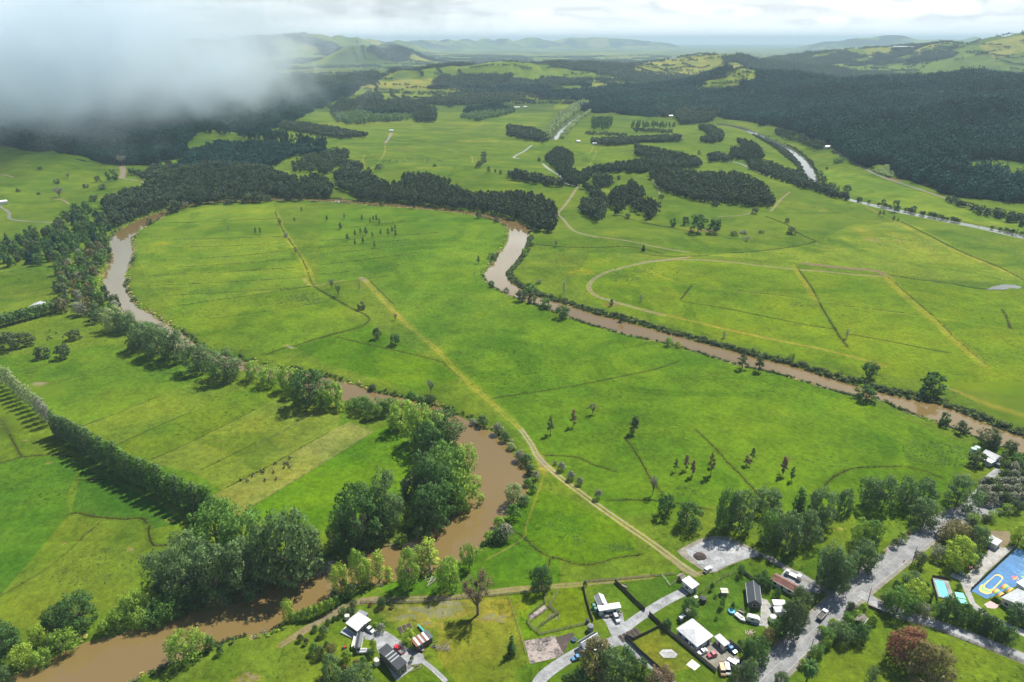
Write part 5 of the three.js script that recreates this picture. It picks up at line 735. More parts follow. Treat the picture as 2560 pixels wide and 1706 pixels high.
const MT = {
  white: mat('white_steel', 0.80, 0.81, 0.82, 0.45, 0, { map: G_ROOF }), offwhite: mat('cream_paint', 0.66, 0.63, 0.56), grey: mat('grey_steel', 0.30, 0.32, 0.34, 0.5, 0, { map: G_ROOF }), lightgrey: mat('light_grey_steel', 0.48, 0.51, 0.53, 0.5, 0, { map: G_ROOF }), char: mat('charcoal_steel', 0.055, 0.06, 0.068, 0.5, 0, { map: G_ROOF }), slate: mat('slate_steel', 0.085, 0.10, 0.115, 0.5, 0, { map: G_ROOF }),
  rust: mat('rusty_steel', 0.30, 0.115, 0.06, 0.85, 0, { map: grain(5, 128, 40, 60) }), terracotta: mat('red_brown_roof', 0.26, 0.115, 0.085, 0.8, 0, { map: grain(6, 128, 34, 40) }), wall: mat('wall_paint', 0.55, 0.56, 0.55), wallblue: mat('pale_blue_wall', 0.42, 0.52, 0.56), walldark: mat('dark_wall', 0.10, 0.10, 0.10), brick: mat('brown_wall', 0.22, 0.15, 0.11), timber: mat('grey_timber', 0.20, 0.175, 0.145, 0.9), darktimber: mat('dark_timber', 0.075, 0.06, 0.048, 0.9), paletimber: mat('pale_timber', 0.42, 0.36, 0.28, 0.85),
  glass: new THREE.MeshPhysicalMaterial({ name: 'window_glass', color: rgb(0.02, 0.028, 0.033), roughness: 0.08, ior: 1.5 }), concrete: mat('concrete', 0.42, 0.41, 0.38, 0.9, 0, { map: G_GRAVEL }), gravel: mat('gravel', 0.36, 0.37, 0.375, 0.95, 0, { map: G_GRAVEL }), palegravel: mat('pale_gravel', 0.50, 0.51, 0.50, 0.95, 0, { map: G_GRAVEL }), shoulder: mat('roadside_gravel', 0.27, 0.25, 0.20, 0.95, 0, { map: G_GRAVEL }), asphalt: mat('worn_asphalt', 0.285, 0.288, 0.29, 0.9, 0, { map: G_ASPH }), soil: mat('bare_soil', 0.33, 0.28, 0.25, 0.95, 0, { map: G_SOIL }), mulch: mat('dark_mulch', 0.09, 0.065, 0.055, 0.95, 0, { map: G_GRAVEL }), paint: mat('road_paint', 0.44, 0.43, 0.37, 0.8), tyre: mat('tyre_rubber', 0.02, 0.02, 0.02, 0.85), rim: mat('wheel_rim', 0.45, 0.45, 0.46, 0.4, 0.6), lamp: mat('lamp_glass', 0.7, 0.7, 0.66, 0.2), teal: mat('teal_tarpaulin', 0.02, 0.34, 0.31, 0.6), sail: mat('shade_cloth', 0.22, 0.66, 0.62, 0.8), cream: mat('cream_cloth', 0.66, 0.62, 0.50, 0.9), plastic: mat('tank_plastic', 0.58, 0.56, 0.47, 0.6), green: mat('green_plastic', 0.13, 0.32, 0.24, 0.6), black: mat('black_plastic', 0.035, 0.037, 0.04, 0.7), bluepaint: mat('blue_paint', 0.03, 0.20, 0.46, 0.7, 0, { map: G_ASPH }), blue2: mat('light_blue_paint', 0.07, 0.34, 0.58, 0.7, 0, { map: G_ASPH }), greenpaint: mat('green_paint', 0.20, 0.42, 0.16, 0.7), yellow: mat('yellow_paint', 0.75, 0.52, 0.06, 0.6), orange: mat('orange_paint', 0.72, 0.20, 0.03, 0.6), red: mat('red_paint', 0.50, 0.025, 0.03, 0.45), pool: new THREE.MeshPhysicalMaterial({ name: 'pool_water', color: rgb(0.20, 0.58, 0.66), roughness: 0.05, ior: 1.33, bumpMap: rippleBump, bumpScale: 0.01 }), cow: mat('dark_hide', 0.022, 0.018, 0.016, 0.8), wood: mat('bleached_wood', 0.33, 0.305, 0.27, 0.9),
};
function box(w, h, d, x = 0, y = 0, z = 0) { const g = new THREE.BoxGeometry(w, h, d); g.translate(x, y, z); return g; }
function part(parent, name, geo, m) { const o = new THREE.Mesh(geo, m); o.name = name; parent.add(o); return o; }
function thing(name, label, category, x, z, yaw = 0, group, y) { const o = new THREE.Group(); o.name = numbered(name); o.position.set(x, y ?? ground(x, z), z); o.rotation.y = yaw; tag(o, label, category, group); scene.add(o); return o; }
// three corners of a roof seen at eave height: A to B is the length, B to C the width
function rect(view, A, B, C, e) {
  const base = pick(view((A[0] + C[0]) / 2, (A[1] + C[1]) / 2))[1], [a, b, c] = [A, B, C].map((p) => pickH(...view(...p), base + e));
  const x = (a[0] + c[0]) / 2, z = (a[2] + c[2]) / 2, ux = b[0] - a[0], uz = b[2] - a[2], L = Math.hypot(ux, uz), vx = c[0] - b[0], vz = c[2] - b[2], nx = -uz / L, nz = ux / L, W = Math.abs(vx * nx + vz * nz);
  return { x, z, L, W, yaw: Math.atan2(-uz, ux), flip: vx * nx + vz * nz < 0 ? -1 : 1 };
}
function gable(L, W, e, rise, t, over) {                               // two slabs meeting at the ridge along x
  const s = Math.hypot(W / 2 + over, rise * (W / 2 + over) / (W / 2)), a = Math.atan2(rise, W / 2), out = [];
  for (const k of [-1, 1]) { const g = new THREE.BoxGeometry(L + 2 * over, t, s); g.rotateX(k * a); g.translate(0, e + rise - Math.sin(a) * s / 2 + t / 2, k * Math.cos(a) * s / 2); out.push(g); }
  return out;
}
function hip(L, W, e, rise, over) {
  const x = L / 2 + over, z = W / 2 + over, r = Math.max(0.2, L / 2 - W / 2), y0 = e - 0.05, y1 = e + rise, P = [[-x, y0, -z], [x, y0, -z], [x, y0, z], [-x, y0, z], [-r, y1, 0], [r, y1, 0]];
  const face = (...i) => { const g = new THREE.BufferGeometry(), p = [], u = []; for (let k = 1; k + 1 < i.length; k++) for (const j of [0, k, k + 1]) { p.push(...P[i[j]]); u.push(P[i[j]][0] / 4, P[i[j]][2] / 4); } g.setAttribute('position', new THREE.Float32BufferAttribute(p, 3)); g.setAttribute('uv', new THREE.Float32BufferAttribute(u, 2)); g.computeVertexNormals(); return g; };
  return [face(3, 2, 5, 4), face(1, 0, 4, 5), face(0, 3, 4), face(2, 1, 5), face(0, 1, 2, 3)];
}
const paneGeo = new THREE.BoxGeometry(1, 1, 0.06), frameGeo = new THREE.BoxGeometry(1, 1, 0.05);
function building(name, label, view, A, B, C, o) {
  const e = o.e ?? 2.8, R = rect(view, A, B, C, e), { L, W } = R, over = o.over ?? 0.35, l = L - 2 * over, w = W - 2 * over, T = thing(name, label, o.cat ?? 'house', R.x, R.z, R.yaw, o.group), wm = o.wall ?? MT.wall, rise = o.rise ?? W * 0.16, roof = o.roof ?? MT.white;
  const wall = part(T, 'wall', box(l, e + 0.3, w, 0, (e - 0.3) / 2, 0), wm);
  if (o.shape === 'hip') { const g = mergeGeometries(hip(l, w, e, rise, over)); const r = part(T, 'roof', g, roof); part(r, 'ridge_cap', box(Math.max(0.4, l - w), 0.08, 0.3, 0, e + rise + 0.02, 0), roof); }
  else if (o.shape === 'mono') {
    const a = o.tilt ?? 0.05, sheets = o.sheets ?? [roof], n = sheets.length;
    sheets.forEach((m, i) => { const g = new THREE.BoxGeometry(L / n - 0.01, 0.12, W); g.rotateX(a); g.translate(-L / 2 + (i + 0.5) * L / n, e + 0.16 + W / 2 * Math.abs(Math.sin(a)), 0); part(T, n > 1 ? 'roof_sheet' : 'roof', g, m); });
    for (const f of o.skylights ?? []) { const g = new THREE.BoxGeometry(0.55, 0.05, W - 0.5); g.rotateX(a); g.translate(-L / 2 + f * L, e + 0.27 + W / 2 * Math.abs(Math.sin(a)), 0); part(T, 'skylight', g, MT.lightgrey); }
  } else {
    gable(l, w, e, rise, 0.12, over).forEach((g, i) => part(T, 'roof', g, o.roofs ? o.roofs[i] : roof));
    for (const k of [-1, 1]) { const s = new THREE.Shape([new THREE.Vector2(-w / 2, 0), new THREE.Vector2(w / 2, 0), new THREE.Vector2(0, rise)]), g = new THREE.ExtrudeGeometry(s, { depth: 0.12, bevelEnabled: false }); g.rotateY(Math.PI / 2); g.translate(k * (l / 2 - 0.08) - 0.06, e, 0); part(T, 'gable_end', g, wm); }
    part(T, 'ridge_cap', box(l + 2 * over, 0.07, 0.35, 0, e + rise + 0.14, 0), roof);
  }
  if (o.shape !== 'mono') for (const k of [-1, 1]) part(T, 'gutter', box(l + 2 * over, 0.12, 0.14, 0, e - 0.02, k * (w / 2 + over + 0.06)), MT.lightgrey);
  if (o.plain) return T;
  // windows and a door on every side
  const win = (x, z, turn, ww, hh, y) => { const f = part(T, 'window', frameGeo, MT.offwhite); f.scale.set(ww + 0.2, hh + 0.2, 1); f.position.set(x, y, z); f.rotation.y = turn; const p = part(f, 'pane', paneGeo, MT.glass); p.scale.set(ww / (ww + 0.2), hh / (hh + 0.2), 1); p.position.z = 0.02; };
  for (const [side, len] of [[0, l], [1, w], [2, l], [3, w]]) {
    const n = Math.max(1, Math.floor(len / 3.2)), turn = [0, Math.PI / 2, Math.PI, -Math.PI / 2][side], off = (side % 2 ? l : w) / 2 + 0.02;
    for (let i = 0; i < n; i++) {
      const s = (i + 0.5) / n * len - len / 2, x = [s, off, -s, -off][side], z = [off, -s, -off, s][side];
      if (side === 0 && i === Math.floor(n / 2)) { const d = part(T, 'door', box(0.95, 2.05, 0.07), MT.darktimber); d.position.set(x, 1.05, z); d.rotation.y = turn; part(d, 'handle', box(0.12, 0.05, 0.08, 0.35, 0, 0.06), MT.rim); } else win(x, z, turn, 1.5, 1.1, Math.min(1.6, e - 0.8));
    }
  }
  return T;
}
// flat pieces of the setting: polygons and ribbons laid on the ground
function surface(name, view, pts, lift, m, label, step = 3) {
  const poly = pts.map((p) => pick(view(...p))).map((p) => [p[0], p[2]]), cx = poly.reduce((s, p) => s + p[0], 0) / poly.length, cz = poly.reduce((s, p) => s + p[1], 0) / poly.length;
  const g = new THREE.ShapeGeometry(new THREE.Shape(poly.map(([x, z]) => new THREE.Vector2(x, -z)))); g.rotateX(-Math.PI / 2);
  const y = Math.max(...poly.map(([x, z]) => ground(x, z)), ground(cx, cz)) + lift, pos = g.attributes.position, uv = new Float32Array(pos.count * 2); for (let i = 0; i < pos.count; i++) { pos.setY(i, Math.max(ground(pos.getX(i), pos.getZ(i)) + lift, y - 0.25)); uv[i * 2] = pos.getX(i); uv[i * 2 + 1] = -pos.getZ(i); }
  g.setAttribute('uv', new THREE.BufferAttribute(uv, 2)); g.computeVertexNormals();
  const o = new THREE.Mesh(g, m); o.name = numbered(name); o.userData = { kind: 'structure', label, category: name.split('_').pop() }; scene.add(o); return o;
}
function ribbon(name, pts, width, lift, m, label, kind = 'structure') {  // pts in world metres
  const p = smooth(pts, 10), pos = [], uv = [], idx = [], N = 4;
  p.forEach(([x, z], i) => { const a = p[Math.max(i - 1, 0)], b = p[Math.min(i + 1, p.length - 1)], dx = b[0] - a[0], dz = b[1] - a[1], l = Math.hypot(dx, dz) || 1; for (let k = 0; k <= N; k++) { const o = (k / N - 0.5) * width, X = x - dz / l * o, Z = z + dx / l * o; pos.push(X, ground(X, Z) + lift, Z); uv.push(X, -Z); } if (i) for (let k = 0; k < N; k++) { const c = (i - 1) * (N + 1) + k, d = c + N + 1; idx.push(c, c + 1, d, c + 1, d + 1, d); } });
  const g = new THREE.BufferGeometry(); g.setAttribute('position', new THREE.Float32BufferAttribute(pos, 3)); g.setAttribute('uv', new THREE.Float32BufferAttribute(uv, 2)); g.setIndex(idx); g.computeVertexNormals();
  if (g.attributes.normal.getY(0) < 0) { for (let i = 0; i < idx.length; i += 3) [idx[i], idx[i + 1]] = [idx[i + 1], idx[i]]; g.setIndex(idx); g.computeVertexNormals(); }
  const o = new THREE.Mesh(g, m); o.name = numbered(name); o.userData = { kind, label, category: name.split('_').pop() }; scene.add(o); return o;
}
// ---------------------------------------------------------------- roads, drives, yards
const roadLine = [...line(L4, [[830, 1760], [1040, 1550], [1240, 1360], [1515, 1090], [1745, 865], [1950, 672]]), ...line(L5, [[310, 800], [450, 690], [600, 570], [750, 452], [880, 362], [1000, 302], [1150, 247], [1300, 203], [1450, 168], [1700, 125]])];
ribbon('road_shoulder', roadLine, 11.8, 0.05, MT.shoulder, 'gravel shoulder of the country road');
ribbon('road', roadLine, 9, 0.075, MT.asphalt, 'worn grey country road crossing the lower right corner');
ribbon('lane_marking', roadLine.slice(0, 9), 0.1, 0.09, MT.paint, 'faded centre line on the country road');
{ const off = (d) => smooth(roadLine, 6).map(([x, z], i, p) => { const a = p[Math.max(i - 1, 0)], b = p[Math.min(i + 1, p.length - 1)], dx = b[0] - a[0], dz = b[1] - a[1], l = Math.hypot(dx, dz) || 1; return [x - dz / l * d, z + dx / l * d]; }).filter((_, i) => i % 6 === 0); ribbon('edge_marking', off(4.0), 0.1, 0.09, MT.paint, 'faded edge line along the road, school side'); }
const sideLine = line(L5, [[270, 880], [340, 915], [420, 965], [560, 1025], [700, 1072], [850, 1112], [1000, 1172], [1200, 1245], [1400, 1325], [1700, 1445]]);
ribbon('side_road_shoulder', sideLine, 6.6, 0.052, MT.shoulder, 'gravel verge of the side road'); ribbon('side_road', sideLine, 4.8, 0.08, MT.gravel, 'narrow grey side road below the swimming pool');
ribbon('driveway', [...line(L5, [[1080, 225], [1120, 175], [1165, 128], [1215, 75], [1265, 5]]), ...line(L6, [[2075, 590], [2120, 530], [2185, 478]])], 3.4, 0.085, MT.gravel, 'gravel drive up to the white riverside house');
ribbon('access_lane', line(L4, [[1000, 200], [1100, 226], [1200, 282], [1350, 372], [1500, 452], [1700, 560], [1800, 640]]), 3.2, 0.05, MT.shoulder, 'gravel lane past the red-roofed house');
ribbon('driveway', line(L3, [[1190, 1130], [1250, 1050], [1330, 980], [1460, 895], [1640, 785], [1830, 690]]), 4.2, 0.05, MT.gravel, 'grey drive running up to the white shed');
ribbon('driveway', line(L3, [[1130, 1040], [1180, 1130], [1260, 1200], [1400, 1330], [1560, 1470], [1700, 1600]]), 4.2, 0.056, MT.gravel, 'grey drive beside the hexagonal slab paddock');
ribbon('driveway', line(L3, [[400, 1600], [450, 1520], [560, 1430], [680, 1350], [770, 1300], [900, 1230]]), 4.6, 0.05, MT.gravel, 'grey drive to the grey-roofed house');
ribbon('driveway', line(L3, [[1000, 1260], [1080, 1205], [1180, 1160]]), 5, 0.05, MT.gravel, 'short grey drive under the big gum trees');
for (const [k, side] of [[-1, 'near'], [1, 'far']]) ribbon('wheel_track', line(P4, [[2190 + 14 * k, 1200 - 12 * k], [2280 + 14 * k, 1270 - 12 * k], [2400 + 14 * k, 1370 - 12 * k], [2600 + 14 * k, 1560 - 12 * k]]), 1.1, 0.05, MT.gravel, `pale gravel wheel track leaving the dark shed yard, ${side} side`);
surface('gravel_yard', P4, [[1150, 720], [1270, 580], [1380, 660], [1560, 690], [1700, 770], [1800, 850], [1850, 920], [2100, 1050], [2200, 1080], [2235, 1230], [1960, 1280], [2050, 1320], [1740, 1545], [1690, 1480], [1400, 1010], [1380, 850], [1200, 830]], 0.06, MT.gravel, 'gravel yard between the white house and the dark shed');
surface('gravel_yard', L3, [[1010, 930], [1200, 880], [1222, 900], [1245, 1010], [1230, 1090], [1120, 1110], [1060, 1000]], 0.062, MT.gravel, 'gravel parking yard below the long white shed');
surface('gravel_pad', L4, [[245, 150], [380, 80], [540, 35], [680, 50], [790, 95], [870, 125], [960, 165], [1045, 185], [1040, 215], [900, 235], [700, 305], [560, 375], [480, 385], [400, 335], [330, 255], [260, 200]], 0.05, MT.gravel, 'large grey gravel pad beside the farm track');
surface('dirt_border', L4, [[140, 165], [240, 105], [380, 35], [540, 0], [700, 15], [830, 75], [980, 150], [1060, 190], [1050, 220], [900, 245], [700, 318], [560, 390], [470, 400], [380, 350], [290, 290], [200, 230]], 0.03, MT.shoulder, 'brown dirt edge round the gravel pad');
surface('gravel_patch', L4, [[570, 110], [620, 60], [690, 60], [760, 110], [785, 155], [740, 190], [660, 195], [590, 175]], 0.075, MT.palegravel, 'bright white gravel in the middle of the pad');
surface('dirt_yard', L4, [[350, 1240], [420, 1200], [500, 1140], [600, 1190], [690, 1250], [800, 1300], [820, 1350], [700, 1400], [560, 1440], [480, 1360]], 0.05, MT.shoulder, 'dirt yard full of parked cars');
surface('dark_yard', L4, [[1300, 360], [1460, 385], [1700, 545], [1680, 605], [1620, 645], [1450, 560], [1250, 430]], 0.062, MT.asphalt, 'dark yard behind the red-roofed house');
surface('concrete_drive', L4, [[1045, 670], [1110, 690], [1155, 760], [1155, 840], [1105, 890], [1120, 960], [1110, 1003], [1060, 950], [1035, 860]], 0.06, MT.concrete, 'pale concrete drive beside the charcoal house');
surface('gravel_patch', L4, [[940, 845], [1010, 845], [1050, 900], [1075, 965], [1000, 965], [930, 940]], 0.05, MT.gravel, 'gravel stand under the white caravan');
surface('concrete_slab', L3, [[1572, 1288], [1612, 1255], [1695, 1255], [1757, 1302], [1730, 1337], [1620, 1335]], 0.12, MT.palegravel, 'pale hexagonal concrete slab in the yellow paddock');
surface('concrete_slab', L4, [[238, 1385], [302, 1325], [392, 1395], [330, 1447]], 0.12, MT.cream, 'cream rectangular slab beside the board fence');
surface('soil_patch', L3, [[272, 1172], [570, 1122], [662, 1290], [600, 1330], [330, 1395]], 0.05, MT.soil, 'bare pale soil patch above the grey drive');
surface('mulch_patch', L3, [[572, 1140], [740, 1090], [760, 1110], [700, 1190], [655, 1300]], 0.06, MT.mulch, 'dark dug garden beside the bare soil');
surface('pen_floor', L3, [[325, 930], [465, 825], [500, 860], [340, 975]], 0.05, MT.soil, 'brown dirt floor of the stockyard');
surface('school_yard', L5, [[1200, 650], [1300, 510], [1390, 530], [1490, 512], [1250, 725], [1135, 862], [1175, 955], [1290, 1050], [1549, 1165], [1700, 1230], [1700, 1290], [1549, 1215], [1270, 1075], [1150, 990], [1095, 880], [1055, 785], [975, 745], [1000, 720], [1100, 745]], 0.05, MT.concrete, 'pale concrete yard and drive of the school');
surface('playground', L5, [[1140, 862], [1505, 528], [1640, 610], [1700, 760], [1480, 830], [1262, 925]], 0.07, MT.bluepaint, 'blue painted playground beside the school');
surface('court_border', L5, [[1350, 668], [1505, 530], [1700, 650], [1700, 880], [1555, 770]], 0.085, MT.greenpaint, 'green border of the painted court');
surface('tennis_court', L5, [[1375, 668], [1507, 548], [1700, 668], [1700, 860], [1560, 755]], 0.10, MT.blue2, 'light blue painted tennis court');
for (const [a, b] of [[[1395, 665], [1515, 562]], [[1408, 672], [1526, 570]], [[1455, 612], [1700, 770]], [[1515, 562], [1700, 680]], [[1395, 665], [1700, 860]], [[1420, 645], [1560, 738]], [[1450, 700], [1560, 600]]]) ribbon('court_line', line(L5, [a, b]), 0.14, 0.115, MT.paint, 'white line painted on the blue court');
{ // painted running loop and target
  const ring = (k) => [[1200, 850], [1210, 825], [1330, 715], [1370, 705], [1415, 730], [1425, 755], [1300, 880], [1260, 888], [1215, 870]].map(([x, y]) => [1312 + (x - 1312) * k, 797 + (y - 797) * k]);
  surface('painted_loop', L5, ring(1), 0.085, MT.yellow, 'yellow painted running loop on the playground'); surface('painted_loop', L5, ring(0.86), 0.10, MT.greenpaint, 'green inner band of the painted loop'); surface('painted_loop', L5, ring(0.7), 0.115, MT.yellow, 'inner yellow band of the painted loop'); surface('painted_loop', L5, ring(0.6), 0.13, MT.bluepaint, 'blue middle of the painted loop');
  const disc = (k) => Array.from({ length: 18 }, (_, i) => [1470 + 46 * k * Math.cos(i / 18 * 6.283), 755 + 30 * k * Math.sin(i / 18 * 6.283)]);
  surface('painted_target', L5, disc(1), 0.085, MT.yellow, 'yellow ring of the painted target'); surface('painted_target', L5, disc(0.72), 0.10, MT.orange, 'orange ring of the painted target'); surface('painted_target', L5, disc(0.3), 0.115, MT.red, 'red middle of the painted target');
  surface('painted_ground', L5, [[1240, 965], [1290, 940], [1360, 975], [1330, 1000], [1270, 995]], 0.06, mat('pink_paint', 0.55, 0.36, 0.34), 'pink painted ground beside the school');
}
// ---------------------------------------------------------------- buildings
building('house', 'white flat-roofed house beside the hedge and river', P4, [865, 550], [1075, 695], [1288, 483], { e: 3.1, rise: 0.5, roof: MT.white, wall: MT.walldark });
building('carport', 'grey flat carport joined to the white river house', P4, [1105, 320], [1262, 382], [1180, 455], { e: 2.9, shape: 'mono', roof: MT.grey, plain: true, cat: 'carport', wall: MT.walldark });
building('wing', 'long charcoal-roofed wing below the white river house', P4, [1066, 700], [1012, 962], [1118, 978], { e: 2.8, rise: 0.45, roof: MT.slate, wall: MT.offwhite, cat: 'house' });
building('shed', 'big charcoal shed with pale skylight strips in the gravel yard', P4, [1575, 905], [1925, 1243], [1765, 1370], { e: 4, shape: 'mono', tilt: 0.07, roof: MT.char, wall: MT.walldark, skylights: [0.36, 0.5, 0.62], cat: 'shed' });
building('shed', 'rusty patchwork-roofed shed beside the teal tarpaulin', P4, [2080, 965], [2375, 790], [2275, 668], { e: 3, shape: 'mono', tilt: 0.08, sheets: [MT.rust, MT.white, MT.rust, MT.lightgrey, MT.rust, MT.white, MT.slate, MT.slate], wall: MT.darktimber, cat: 'shed' });
building('house', 'small grey and white gabled house behind the parking yard', L3, [950, 742], [992, 842], [1075, 812], { e: 2.8, rise: 1.1, roofs: [MT.white, MT.grey], wall: MT.wallblue });
building('shed', 'long low white shed beside parked cars', L3, [985, 834], [1198, 800], [1203, 852], { e: 2.9, shape: 'mono', tilt: 0.06, roof: MT.white, wall: MT.wallblue, cat: 'shed' });
building('shed', 'white shed with a grey end at the top of the drive', L4, [185, 487], [265, 438], [385, 522], { e: 3.2, shape: 'mono', tilt: 0.06, sheets: [MT.white, MT.white, MT.lightgrey], wall: MT.white, cat: 'shed' });
building('hut', 'tiny brown hut beside the white shed', L4, [145, 432], [187, 398], [226, 430], { e: 1.9, rise: 0.7, roof: MT.timber, wall: MT.brick, cat: 'hut', plain: true });
building('house', 'grey-roofed house half hidden by the gum tree', L3, [770, 1190], [932, 1092], [1028, 1142], { e: 3, rise: 1.2, roofs: [MT.char, MT.grey], wall: MT.wall });
building('house', 'white hip-roofed house beside the board fence', L4, [140, 992], [315, 880], [525, 1076], { e: 3, rise: 2, shape: 'hip', roof: MT.white, wall: MT.wallblue });
building('cabin', 'long cabin with a red roof stripe beside the hip-roofed house', L4, [590, 1045], [702, 1150], [655, 1198], { e: 2.6, shape: 'mono', tilt: 0.04, roof: MT.lightgrey, wall: MT.offwhite, cat: 'cabin' });
building('house', 'charcoal gabled house on the mown lawn', L4, [877, 512], [900, 727], [1052, 737], { e: 2.6, rise: 1.9, roof: MT.slate, wall: MT.walldark });
building('house', 'red-brown tiled house near the road grove', L4, [1200, 403], [1447, 536], [1392, 602], { e: 2.7, rise: 1.1, roof: MT.terracotta, wall: MT.offwhite });
building('shed', 'cream garden shed in the middle of the lawn', L4, [610, 562], [688, 564], [684, 612], { e: 2.1, rise: 0.4, roof: MT.cream, wall: MT.timber, cat: 'shed', plain: true });
building('shed', 'white garage right of the concrete drive', L4, [1172, 690], [1306, 694], [1298, 752], { e: 2.6, shape: 'mono', roof: MT.white, wall: MT.wallblue, cat: 'garage' });
building('shed', 'pale grey lean-to below the white garage', L4, [1186, 765], [1298, 760], [1292, 820], { e: 2.3, shape: 'mono', roof: MT.lightgrey, wall: MT.wall, cat: 'shed', plain: true });
building('shed', 'tiny white shed beside the dark water tank', L4, [320, 655], [350, 642], [368, 662], { e: 2, shape: 'mono', roof: MT.white, wall: MT.wall, cat: 'shed', plain: true });
building('shed', 'small white shed behind the hip-roofed house', L4, [160, 870], [205, 838], [232, 862], { e: 2.2, shape: 'mono', roof: MT.white, wall: MT.wall, cat: 'shed', plain: true });
building('school_building', 'white-roofed school block beside the playground', L5, [1370, 915], [1500, 845], [1680, 950], { e: 3.2, rise: 1.2, roof: MT.lightgrey, wall: MT.wall, cat: 'school' });
building('school_building', 'white school roof at the frame edge above the block', L5, [1488, 800], [1570, 760], [1680, 830], { e: 3.2, shape: 'mono', roof: MT.white, wall: MT.wallblue, cat: 'school' });
building('shed', 'pale grey flat-roofed store above the school yard', L5, [1258, 470], [1300, 432], [1382, 478], { e: 2.8, shape: 'mono', roof: MT.lightgrey, wall: MT.wall, cat: 'shed', plain: true });
building('hut', 'grey-roofed hut hidden in the roadside hedge', L5, [235, 1095], [275, 1045], [350, 1065], { e: 2.4, rise: 0.9, roof: MT.timber, wall: MT.darktimber, cat: 'hut', plain: true });
building('house', 'white gabled house on the river bank at right', L6, [2068, 372], [2165, 420], [2202, 392], { e: 3.2, rise: 1.6, roof: MT.white, wall: MT.wall });
building('shed', 'white lean-to joined to the riverside house', L6, [2080, 412], [2138, 440], [2160, 418], { e: 2.6, shape: 'mono', roof: MT.white, wall: MT.wallblue, cat: 'shed', plain: true });
building('barn', 'pale blue barn behind the left hedge', M1, [203, 1040], [246, 1012], [302, 1026], { e: 3.6, rise: 1.5, roof: MT.lightgrey, wall: MT.wallblue, cat: 'barn' });
building('shed', 'long white low shed behind the left hedge', M1, [-80, 1150], [140, 1083], [148, 1098], { e: 3, rise: 0.8, roof: MT.white, wall: MT.wall, cat: 'shed', plain: true });
building('barn', 'small white barn at the far left paddocks', M1, [-40, 325], [40, 315], [42, 326], { e: 3.5, rise: 1, roof: MT.white, wall: MT.wall, cat: 'barn', plain: true });
for (const [v, x, y, w, h, label] of [[M2, 482, 133, 28, 8, 'far white barn at the end of the pale drive'], [M2, 1018, 47, 18, 7, 'far white barn beside the tree belt'], [M2, 1745, 206, 24, 6, 'far low shed at the end of the dark hedge'], [M2, 1855, 222, 24, 9, 'far white shed in the open below the hedge'], [T2, 22, 497, 28, 5, 'far white farm building left of the willow creek'], [T2, 60, 495, 16, 4, 'small far white shed beside the creek farm'], [T2, 527, 520, 24, 4, 'far pale shed below the pine hills'], [T2, 622, 525, 20, 4, 'far white shed near the farmhouse trees'], [T2, 730, 537, 18, 8, 'far white farmhouse among dark trees'], [M3, 1150, 222, 40, 12, 'pale house at the foot of the pine hills']]) {
  const p = pick(v(x, y)), k = project(p[0], p[1], p[2])[2] / FOCAL, s = v(1, 0)[0] - v(0, 0)[0], L = w * s * k, W = Math.max(6, L * 0.5), T = thing('barn', label, 'barn', p[0], p[2], 0.2, 'far farm buildings');
  part(T, 'wall', box(L, 3.4, W, 0, 1.6, 0), MT.wall); gable(L, W, 3.3, 1.8, 0.2, 0.4).forEach((g) => part(T, 'roof', g, MT.white));
}
{ const p = at3(T2(1825, 252), 5900), z = p[2], x = p[0], T = thing('greenhouse', 'long white far greenhouse on the distant slope', 'greenhouse', x, z); part(T, 'wall', box(260, 5, 60, 0, 2.5, 0), MT.white); for (let i = 0; i < 8; i++) gable(32, 60, 5, 3, 0.2, 0).forEach((g) => { g.translate(-113 + i * 32.4, 0, 0); part(T, 'roof', g, MT.white); }); }
// flue on the red roof, solar panels
{ const R = rect(P4, [765, 705], [985, 812], [1070, 712], 0.5), T = thing('deck', 'pale timber deck in front of the white river house', 'deck', R.x, R.z, R.yaw); for (let i = 0; i < 9; i++) part(T, 'plank', box(R.L, 0.08, R.W / 9 - 0.03, 0, 0.5, -R.W / 2 + (i + 0.5) * R.W / 9), i < 3 ? MT.offwhite : MT.lightgrey); part(T, 'skirt', box(R.L - 0.1, 0.46, R.W - 0.1, 0, 0.22, 0), MT.offwhite); }
